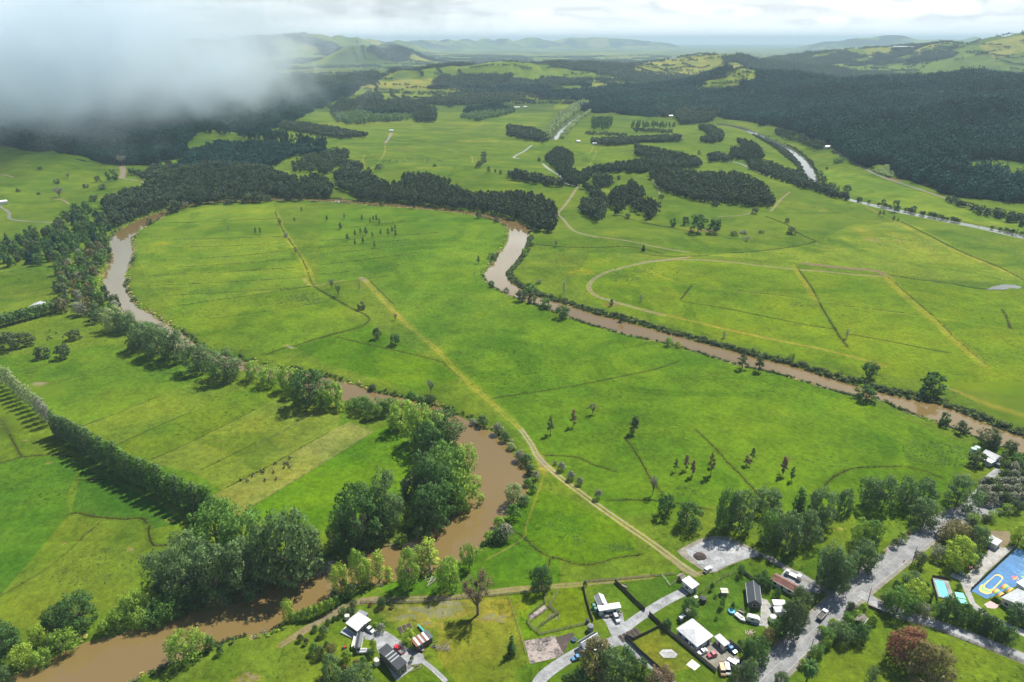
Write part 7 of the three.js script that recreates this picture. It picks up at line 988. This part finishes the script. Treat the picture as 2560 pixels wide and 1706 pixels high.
// ---------------------------------------------------------------- cattle
{
  const parts = [], ell = (rx, ry, rz, x, y, z) => { const g = new THREE.SphereGeometry(1, 12, 9); g.scale(rx, ry, rz); g.translate(x, y, z); return g; };
  // one body: lofted rings from rump to muzzle, with legs drawn out of the same skin
  const rings = [[-1.0, 0.98, 0.10, 0.12], [-0.95, 1.02, 0.26, 0.30], [-0.6, 1.0, 0.34, 0.38], [0, 0.94, 0.36, 0.42], [0.45, 0.98, 0.32, 0.40], [0.75, 1.10, 0.22, 0.28], [1.0, 1.22, 0.15, 0.19], [1.15, 1.24, 0.15, 0.17], [1.38, 1.12, 0.10, 0.12], [1.5, 1.05, 0.07, 0.08]], pos = [], idx = [], N = 10;
  for (const [x, y, rz, ry] of rings) for (let k = 0; k < N; k++) { const a = k / N * 6.2832; pos.push(x, y + Math.sin(a) * ry, Math.cos(a) * rz); }
  for (let i = 0; i + 1 < rings.length; i++) for (let k = 0; k < N; k++) { const a = i * N + k, b = i * N + (k + 1) % N; idx.push(a, b, a + N, b, b + N, a + N); }
  const skin = new THREE.BufferGeometry(); skin.setAttribute('position', new THREE.Float32BufferAttribute(pos, 3)); skin.setIndex(idx); skin.computeVertexNormals();
  parts.push(skin.toNonIndexed()); for (const [x, z] of [[-0.75, 0.2], [-0.75, -0.2], [0.5, 0.18], [0.5, -0.18]]) { parts.push(limb([x, 0.95, z], [x + 0.05, 0.5, z], 0.15, 0.075, 7).toNonIndexed()); parts.push(limb([x + 0.05, 0.52, z], [x, 0, z], 0.08, 0.06, 7).toNonIndexed()); } parts.push(limb([-0.98, 1.15, 0], [-1.08, 0.5, 0], 0.03, 0.05, 5).toNonIndexed()); for (const k of [-1, 1]) parts.push(ell(0.05, 0.05, 0.13, 1.05, 1.36, k * 0.22).toNonIndexed());
  for (const g of parts) g.deleteAttribute('uv');
  const cow = mergeGeometries(parts), r = rng(21);
  const herd = (view, list, where, group) => [...list].sort((a, b) => a[0] - b[0]).forEach(([x, y], i) => { const p = pick(view(x, y)), m = new THREE.Mesh(cow, MT.cow); m.name = numbered('cow'); m.position.set(p[0], ground(p[0], p[2]), p[2]); m.rotation.y = r() * 6.28; m.scale.setScalar(0.92); tag(m, `black cow ${where}, ${ORD[i]} from left`, 'cow', group); scene.add(m); });
  herd(P3, [[325, 298], [408, 294], [428, 300], [445, 306], [458, 247], [405, 336], [455, 334], [308, 374], [210, 386], [222, 360], [115, 410], [68, 457], [230, 450], [333, 437], [5, 450], [195, 367]], 'in the herd on the pale strip paddock', 'herd on the pale strip');
  herd(M1, [[337, 1208], [380, 1230], [330, 1258], [345, 1265], [320, 1275], [425, 1256], [440, 1238]], 'in the small left paddock near the hedge', 'cows by the left hedge');
}
// ---------------------------------------------------------------- garden and roadside trees
plants(L3, 'garden_tree', 'garden tree', 'around the grey-roofed house and slab paddock', 'garden trees in the middle of the settlement', [[440, 680, 450, 210, 'broad', 'dark', 'dark round tree on the track above the stockyard'], [150, 1300, 1090, 110, 'pine', 'dark', 'dark feathery conifer left of the bare soil patch'], [860, 650, 590, 48, 'bush', 'dark'], [950, 1480, 1150, 330, 'broad', 'olive', 'big brownish gum tree leaning over the grey-roofed house'], [1080, 1570, 1230, 300, 'broad', 'grey'], [1270, 1490, 1230, 200, 'broad', 'dark'], [1400, 1510, 1330, 150, 'willow', 'dark'], [1600, 1600, 1430, 260, 'broad', 'rust', 'dark brown tree at the bottom edge beside the drive'], [1850, 910, 760, 160, 'broad', 'dark', 'dark round tree behind the hip-roofed house'], [1645, 1055, 970, 100, 'willow', 'dark'], [820, 1590, 1440, 200, 'broad', 'dark'], [1190, 1600, 1450, 180, 'willow', 'light'], [690, 1590, 1500, 130, 'bush', 'dark'], [1460, 1560, 1440, 120, 'willow', 'light']]);
plants(L4, 'garden_tree', 'garden tree', 'among the lawn houses', 'garden trees round the lawn houses', [[818, 435, 320, 90, 'willow', 'dark'], [1000, 525, 420, 150, 'willow', 'dark'], [1105, 560, 440, 120, 'broad', 'dark'], [1215, 650, 575, 80, 'willow', 'dark'], [1060, 470, 375, 90, 'willow', 'dark'], [510, 580, 500, 50, 'bush', 'dark'], [620, 770, 655, 60, 'willow', 'green'], [735, 790, 715, 50, 'bush', 'dark'], [550, 665, 630, 40, 'bush', 'dark'], [35, 985, 900, 90, 'bush', 'dark'], [890, 830, 770, 40, 'bush', 'green'], [810, 1180, 1115, 60, 'bush', 'dark'], [560, 900, 860, 40, 'bush', 'green'], [1035, 240, 195, 50, 'bush', 'dark'], [1125, 300, 270, 40, 'bush', 'dark']]);
plants(L4, 'roadside_tree', 'dark roadside tree', 'on the near side of the road', 'dark trees along the near roadside', [[1430, 780, 555, 210, 'broad', 'bush'], [1350, 1090, 700, 215, 'broad', 'bush', 'tall dark tree shading the road beside the garage'], [1240, 1070, 860, 190, 'broad', 'dark'], [1110, 1140, 1000, 170, 'willow', 'olive'], [985, 1350, 1095, 290, 'broad', 'dark', 'broad dark dome tree between lawn and road'], [760, 1575, 1400, 180, 'broad', 'bush'], [900, 1560, 1330, 180, 'broad', 'grey'], [1450, 960, 780, 170, 'broad', 'bush'], [1320, 850, 720, 120, 'willow', 'dark'], [1590, 690, 610, 100, 'willow', 'grey'], [1170, 1010, 930, 120, 'willow', 'light']]);
plants(L4, 'hedge_tree', 'hedge tree', 'across the road from the truck', 'trees of the roadside hedge', [[2000, 815, 715, 105, 'willow', 'bush'], [1960, 930, 830, 140, 'willow', 'green'], [2070, 885, 810, 110, 'willow', 'light'], [1760, 1105, 1010, 110, 'willow', 'light'], [1920, 1120, 955, 230, 'broad', 'grey'], [2085, 1140, 960, 150, 'broad', 'dark'], [1640, 1300, 1180, 150, 'willow', 'green'], [1250, 1580, 1455, 140, 'broad', 'grey'], [1740, 1200, 1100, 110, 'willow', 'light'], [2120, 830, 740, 90, 'willow', 'light'], [1850, 1030, 960, 100, 'willow', 'bush'], [1560, 1300, 1240, 80, 'bush', 'light'], [1480, 1400, 1320, 90, 'bush', 'yellow']]);
plants(L4, 'palm_tree', 'spiky dark palm', 'in the paddock below the road', undefined, [[1520, 1590, 1345, 190, 'palm', 'dark']]);
plants(L5, 'school_tree', 'tree', 'in the strip between the road and the school', 'trees between road and school', [[730, 662, 560, 110, 'willow', 'bush'], [985, 470, 325, 240, 'broad', 'olive', 'big brown-green tree beside the road bend'], [1025, 655, 440, 205, 'broad', 'yellow', 'bright yellow-green round tree above the crimson car'], [1190, 520, 365, 160, 'broad', 'grey'], [880, 610, 500, 110, 'broad', 'ash'], [1165, 670, 560, 110, 'willow', 'grey'], [1160, 335, 258, 110, 'willow', 'light'], [1150, 355, 300, 60, 'bush', 'ash'], [1240, 320, 270, 60, 'willow', 'bush'], [1290, 312, 243, 80, 'willow', 'light'], [1410, 252, 188, 95, 'willow', 'light'], [1490, 245, 165, 90, 'willow', 'bush'], [1355, 262, 220, 60, 'bush', 'light']]);
plants(L5, 'verge_bush', 'bush', 'along the verge above the road', 'bushes along the verge', [[722, 385, 328, 52, 'bush', 'light'], [690, 405, 360, 50, 'bush', 'light'], [600, 475, 405, 80, 'bush', 'light'], [545, 522, 455, 70, 'bush', 'bush'], [450, 592, 545, 50, 'bush', 'light'], [650, 440, 395, 40, 'bush', 'olive']]);
plants(L5, 'scrub_bush', 'grey scrub bush', 'beside the fork of the riverside drive', 'grey scrub by the drive fork', Array.from({ length: 20 }, (_, i) => [1215 + (i % 7) * 58 + (i % 3) * 13, 175 - Math.floor(i / 7) * 58 + (i % 2) * 14, 95 - Math.floor(i / 7) * 58, 105, 'bush', i % 3 === 0 ? 'bush' : 'ash']));
plants(L6, 'scrub_bush', 'grey scrub bush', 'on the bank right of the riverside house', 'grey scrub right of the riverside house', Array.from({ length: 12 }, (_, i) => [2225 + (i % 4) * 48, 600 - Math.floor(i / 4) * 52 + (i % 2) * 16, 528 - Math.floor(i / 4) * 52, 84, 'bush', i % 2 ? 'ash' : 'bush']));
plants(L5, 'pool_tree', 'tree', 'around the swimming pool', 'trees round the swimming pool', [[690, 810, 715, 130, 'broad', 'grey'], [700, 930, 775, 170, 'broad', 'yellow', 'yellow-green tree left of the swimming pool'], [565, 1025, 835, 200, 'broad', 'green', 'big green tree at the road junction'], [680, 1035, 895, 120, 'willow', 'green'], [765, 1060, 965, 110, 'willow', 'ash'], [960, 1075, 895, 140, 'broad', 'dark'], [1080, 1095, 960, 130, 'broad', 'dark'], [1200, 1145, 1005, 130, 'broad', 'dark'], [1300, 1215, 1065, 130, 'broad', 'dark'], [1420, 1275, 1145, 110, 'willow', 'dark'], [870, 1085, 955, 120, 'willow', 'dark'], [1485, 1075, 955, 130, 'broad', 'dark'], [1450, 1120, 1045, 80, 'bush', 'dark'], [822, 925, 848, 62, 'willow', 'dark'], [790, 845, 795, 52, 'bush', 'dark'], [1500, 500, 330, 130, 'broad', 'yellow', 'bright yellow-green tree above the blue court'], [470, 955, 880, 90, 'bush', 'olive'], [1040, 850, 800, 50, 'bush', 'green'], [560, 830, 780, 60, 'bush', 'dark'], [1150, 1120, 1040, 90, 'willow', 'dark'], [1250, 1180, 1090, 90, 'willow', 'dark'], [1360, 1240, 1150, 90, 'willow', 'dark']]);
plants(L5, 'specimen_tree', 'specimen tree', 'in the bottom paddock', undefined, [[650, 1420, 1185, 290, 'broad', 'copper', 'copper-red broad tree in the bottom right paddock'], [790, 1590, 1300, 340, 'broad', 'olive', 'dull brown-green broad tree in front of the copper tree'], [370, 1570, 1445, 95, 'willow', 'grey', 'small grey-green tree left of the copper tree'], [1540, 1140, 1060, 60, 'willow', 'dark', 'dark shrub at the right edge beside the school drive']]);
plants(L5, 'junction_hedge_bush', 'hedge bush', 'in the roadside hedge below the junction', 'hedge bushes below the junction', [[205, 1012, 952, 72, 'willow', 'bush'], [300, 1025, 955, 66, 'bush', 'yellow'], [250, 1060, 1010, 70, 'bush', 'yellow'], [120, 1190, 1120, 150, 'willow', 'grey'], [20, 1255, 1160, 120, 'willow', 'green'], [300, 1180, 1105, 110, 'willow', 'dark'], [190, 1110, 1050, 90, 'bush', 'light'], [70, 1130, 1080, 80, 'bush', 'yellow'], [-20, 1200, 1130, 80, 'bush', 'light'], [380, 1110, 1050, 70, 'bush', 'light'], [210, 1200, 1120, 100, 'willow', 'dark']]);
plants(P4, 'garden_bush', 'garden bush', 'around the white river house', 'garden bushes round the white river house', [[480, 760, 590, 170, 'bush', 'grey'], [80, 850, 740, 130, 'bush', 'bush'], [180, 910, 800, 100, 'bush', 'bush'], [320, 1060, 890, 180, 'bush', 'green'], [420, 1130, 960, 190, 'willow', 'bush'], [620, 1090, 920, 200, 'willow', 'olive'], [530, 930, 860, 90, 'bush', 'dark'], [330, 680, 580, 120, 'bush', 'grey'], [560, 560, 470, 110, 'bush', 'grey'], [660, 500, 420, 90, 'bush', 'dark'], [880, 1180, 1010, 200, 'bush', 'light'], [1340, 1000, 810, 130, 'bush', 'yellow'], [1300, 1130, 1010, 150, 'bush', 'dark'], [1170, 1260, 1120, 140, 'bush', 'green'], [1040, 1270, 1190, 140, 'bush', 'olive'], [1470, 690, 550, 170, 'bush', 'ash'], [1370, 620, 530, 110, 'bush', 'light'], [1510, 560, 500, 90, 'bush', 'light'], [850, 1400, 1260, 140, 'bush', 'olive'], [1000, 1440, 1340, 120, 'bush', 'light'], [1960, 870, 640, 250, 'willow', 'yellow', 'yellow-green bushy tree beside the rusty shed'], [2030, 1020, 920, 100, 'bush', 'grey'], [2005, 1200, 1110, 80, 'bush', 'grey'], [1490, 260, 100, 160, 'willow', 'dark'], [1660, 280, 210, 90, 'bush', 'bush'], [1285, 250, 190, 70, 'bush', 'copper'], [950, 390, 270, 180, 'willow', 'bush'], [1000, 270, 150, 150, 'willow', 'bush'], [820, 400, 270, 140, 'willow', 'grey'], [740, 470, 420, 100, 'bush', 'dark']]);
plants(P4, 'grey_tree', 'grey-green round tree', 'below the white river house lawn', 'grey trees at the bottom edge', [[590, 1480, 1105, 330, 'broad', 'grey'], [1110, 1720, 1290, 520, 'broad', 'grey', 'large grey-green tree cut off by the bottom edge'], [420, 1640, 1500, 200, 'willow', 'bush'], [780, 1660, 1480, 200, 'willow', 'dark']]);
// ---------------------------------------------------------------- the low cloud drifting in from the left
// made of very many small white flecks, thick in the middle and thinning out to nothing
{
  const r = rng(4242), pos = [], nor = [], idx = [], gauss = () => (r() + r() + r() + r() - 2) * 1.1;
  const q = new THREE.Quaternion(), e = new THREE.Euler(), v = new THREE.Vector3();
  for (let i = 0; i < 4200; i++) {
    const c = [gauss(), gauss(), gauss()], s = 0.0056 * (0.7 + 0.6 * r()); e.set(r() * 6.28, r() * 6.28, r() * 6.28); q.setFromEuler(e); const b = pos.length / 3;
    for (const [x, y] of [[-1, -0.6], [1, -0.6], [0, 1]]) { v.set(x * s, y * s, 0).applyQuaternion(q); pos.push(c[0] + v.x, c[1] + v.y, c[2] + v.z); }
    idx.push(b, b + 1, b + 2);
  }
  const g = new THREE.BufferGeometry(); g.setAttribute('position', new THREE.Float32BufferAttribute(pos, 3)); g.setIndex(idx); g.computeVertexNormals();
  const mat = new THREE.MeshPhysicalMaterial({ name: 'cloud_droplets', color: rgb(0.76, 0.86, 0.92), roughness: 1, specularIntensity: 0, transmission: 0.5, thickness: 0, side: THREE.DoubleSide });
  // lobes: pixel of the middle, distance, half sizes across, up and in depth in metres, number of puffs
  const LOBES = [[D(60, 100), 1600, 220, 105, 190, 4600], [D(250, 85), 1700, 220, 110, 200, 4600], [D(400, 120), 1850, 180, 85, 200, 2800], [D(330, 180), 1900, 240, 66, 180, 1200], [D(110, 185), 1650, 210, 66, 160, 1000], [D(520, 85), 2200, 220, 100, 220, 2000], [D(-150, 80), 1600, 250, 150, 200, 2600], [D(490, 180), 2050, 170, 55, 150, 1100], [D(640, 30), 2700, 340, 110, 280, 1500], [D(560, 140), 2300, 260, 120, 240, 900], [D(860, 15), 3600, 420, 110, 320, 1500], [D(1060, 40), 3900, 260, 90, 260, 1300]];
  const items = [];
  for (const [p, dist, a, b, c, n] of LOBES) {
    const m = at3(p, dist), [dx, dz] = ray(...p);
    for (let i = 0, tries = 0; i < n * 0.46 && tries < n * 12; tries++) {
      const u = gauss() * a, w = gauss() * b, t = gauss() * c, x = m[0] - dz * u + dx * t, y = m[1] + w, z = m[2] + dx * u + dz * t;
      const wisp = 1.1 * vn(x / 150 + 5, y / 70 + z / 170) + 0.8 * vn(x / 62, y / 34 + z / 60) + 0.45 * vn(x / 26 + 9, y / 16 + z / 25);
      if (wisp < r() * 1.5 - 0.75 || y < ground(x, z) + 22) continue;
      const s = 14 + 13 * r(); items.push([x, y, z, r() * 6.28, s, s]); i++;
    }
  }
  const m = new THREE.InstancedMesh(g, mat, items.length), d = new THREE.Object3D();
  items.forEach(([x, y, z, a, s], i) => { d.position.set(x, y, z); d.rotation.set(a, a * 3, a * 7); d.scale.set(s, s, s); d.updateMatrix(); m.setMatrixAt(i, d.matrix); });
  m.name = 'low_cloud'; tag(m, 'soft grey low cloud veiling the hills at the upper left', 'cloud', undefined, 'stuff'); scene.add(m);
}
scene.traverse((o) => { if (o.isMesh) { o.castShadow = true; o.receiveShadow = true; } });
renderer.render(scene, camera);
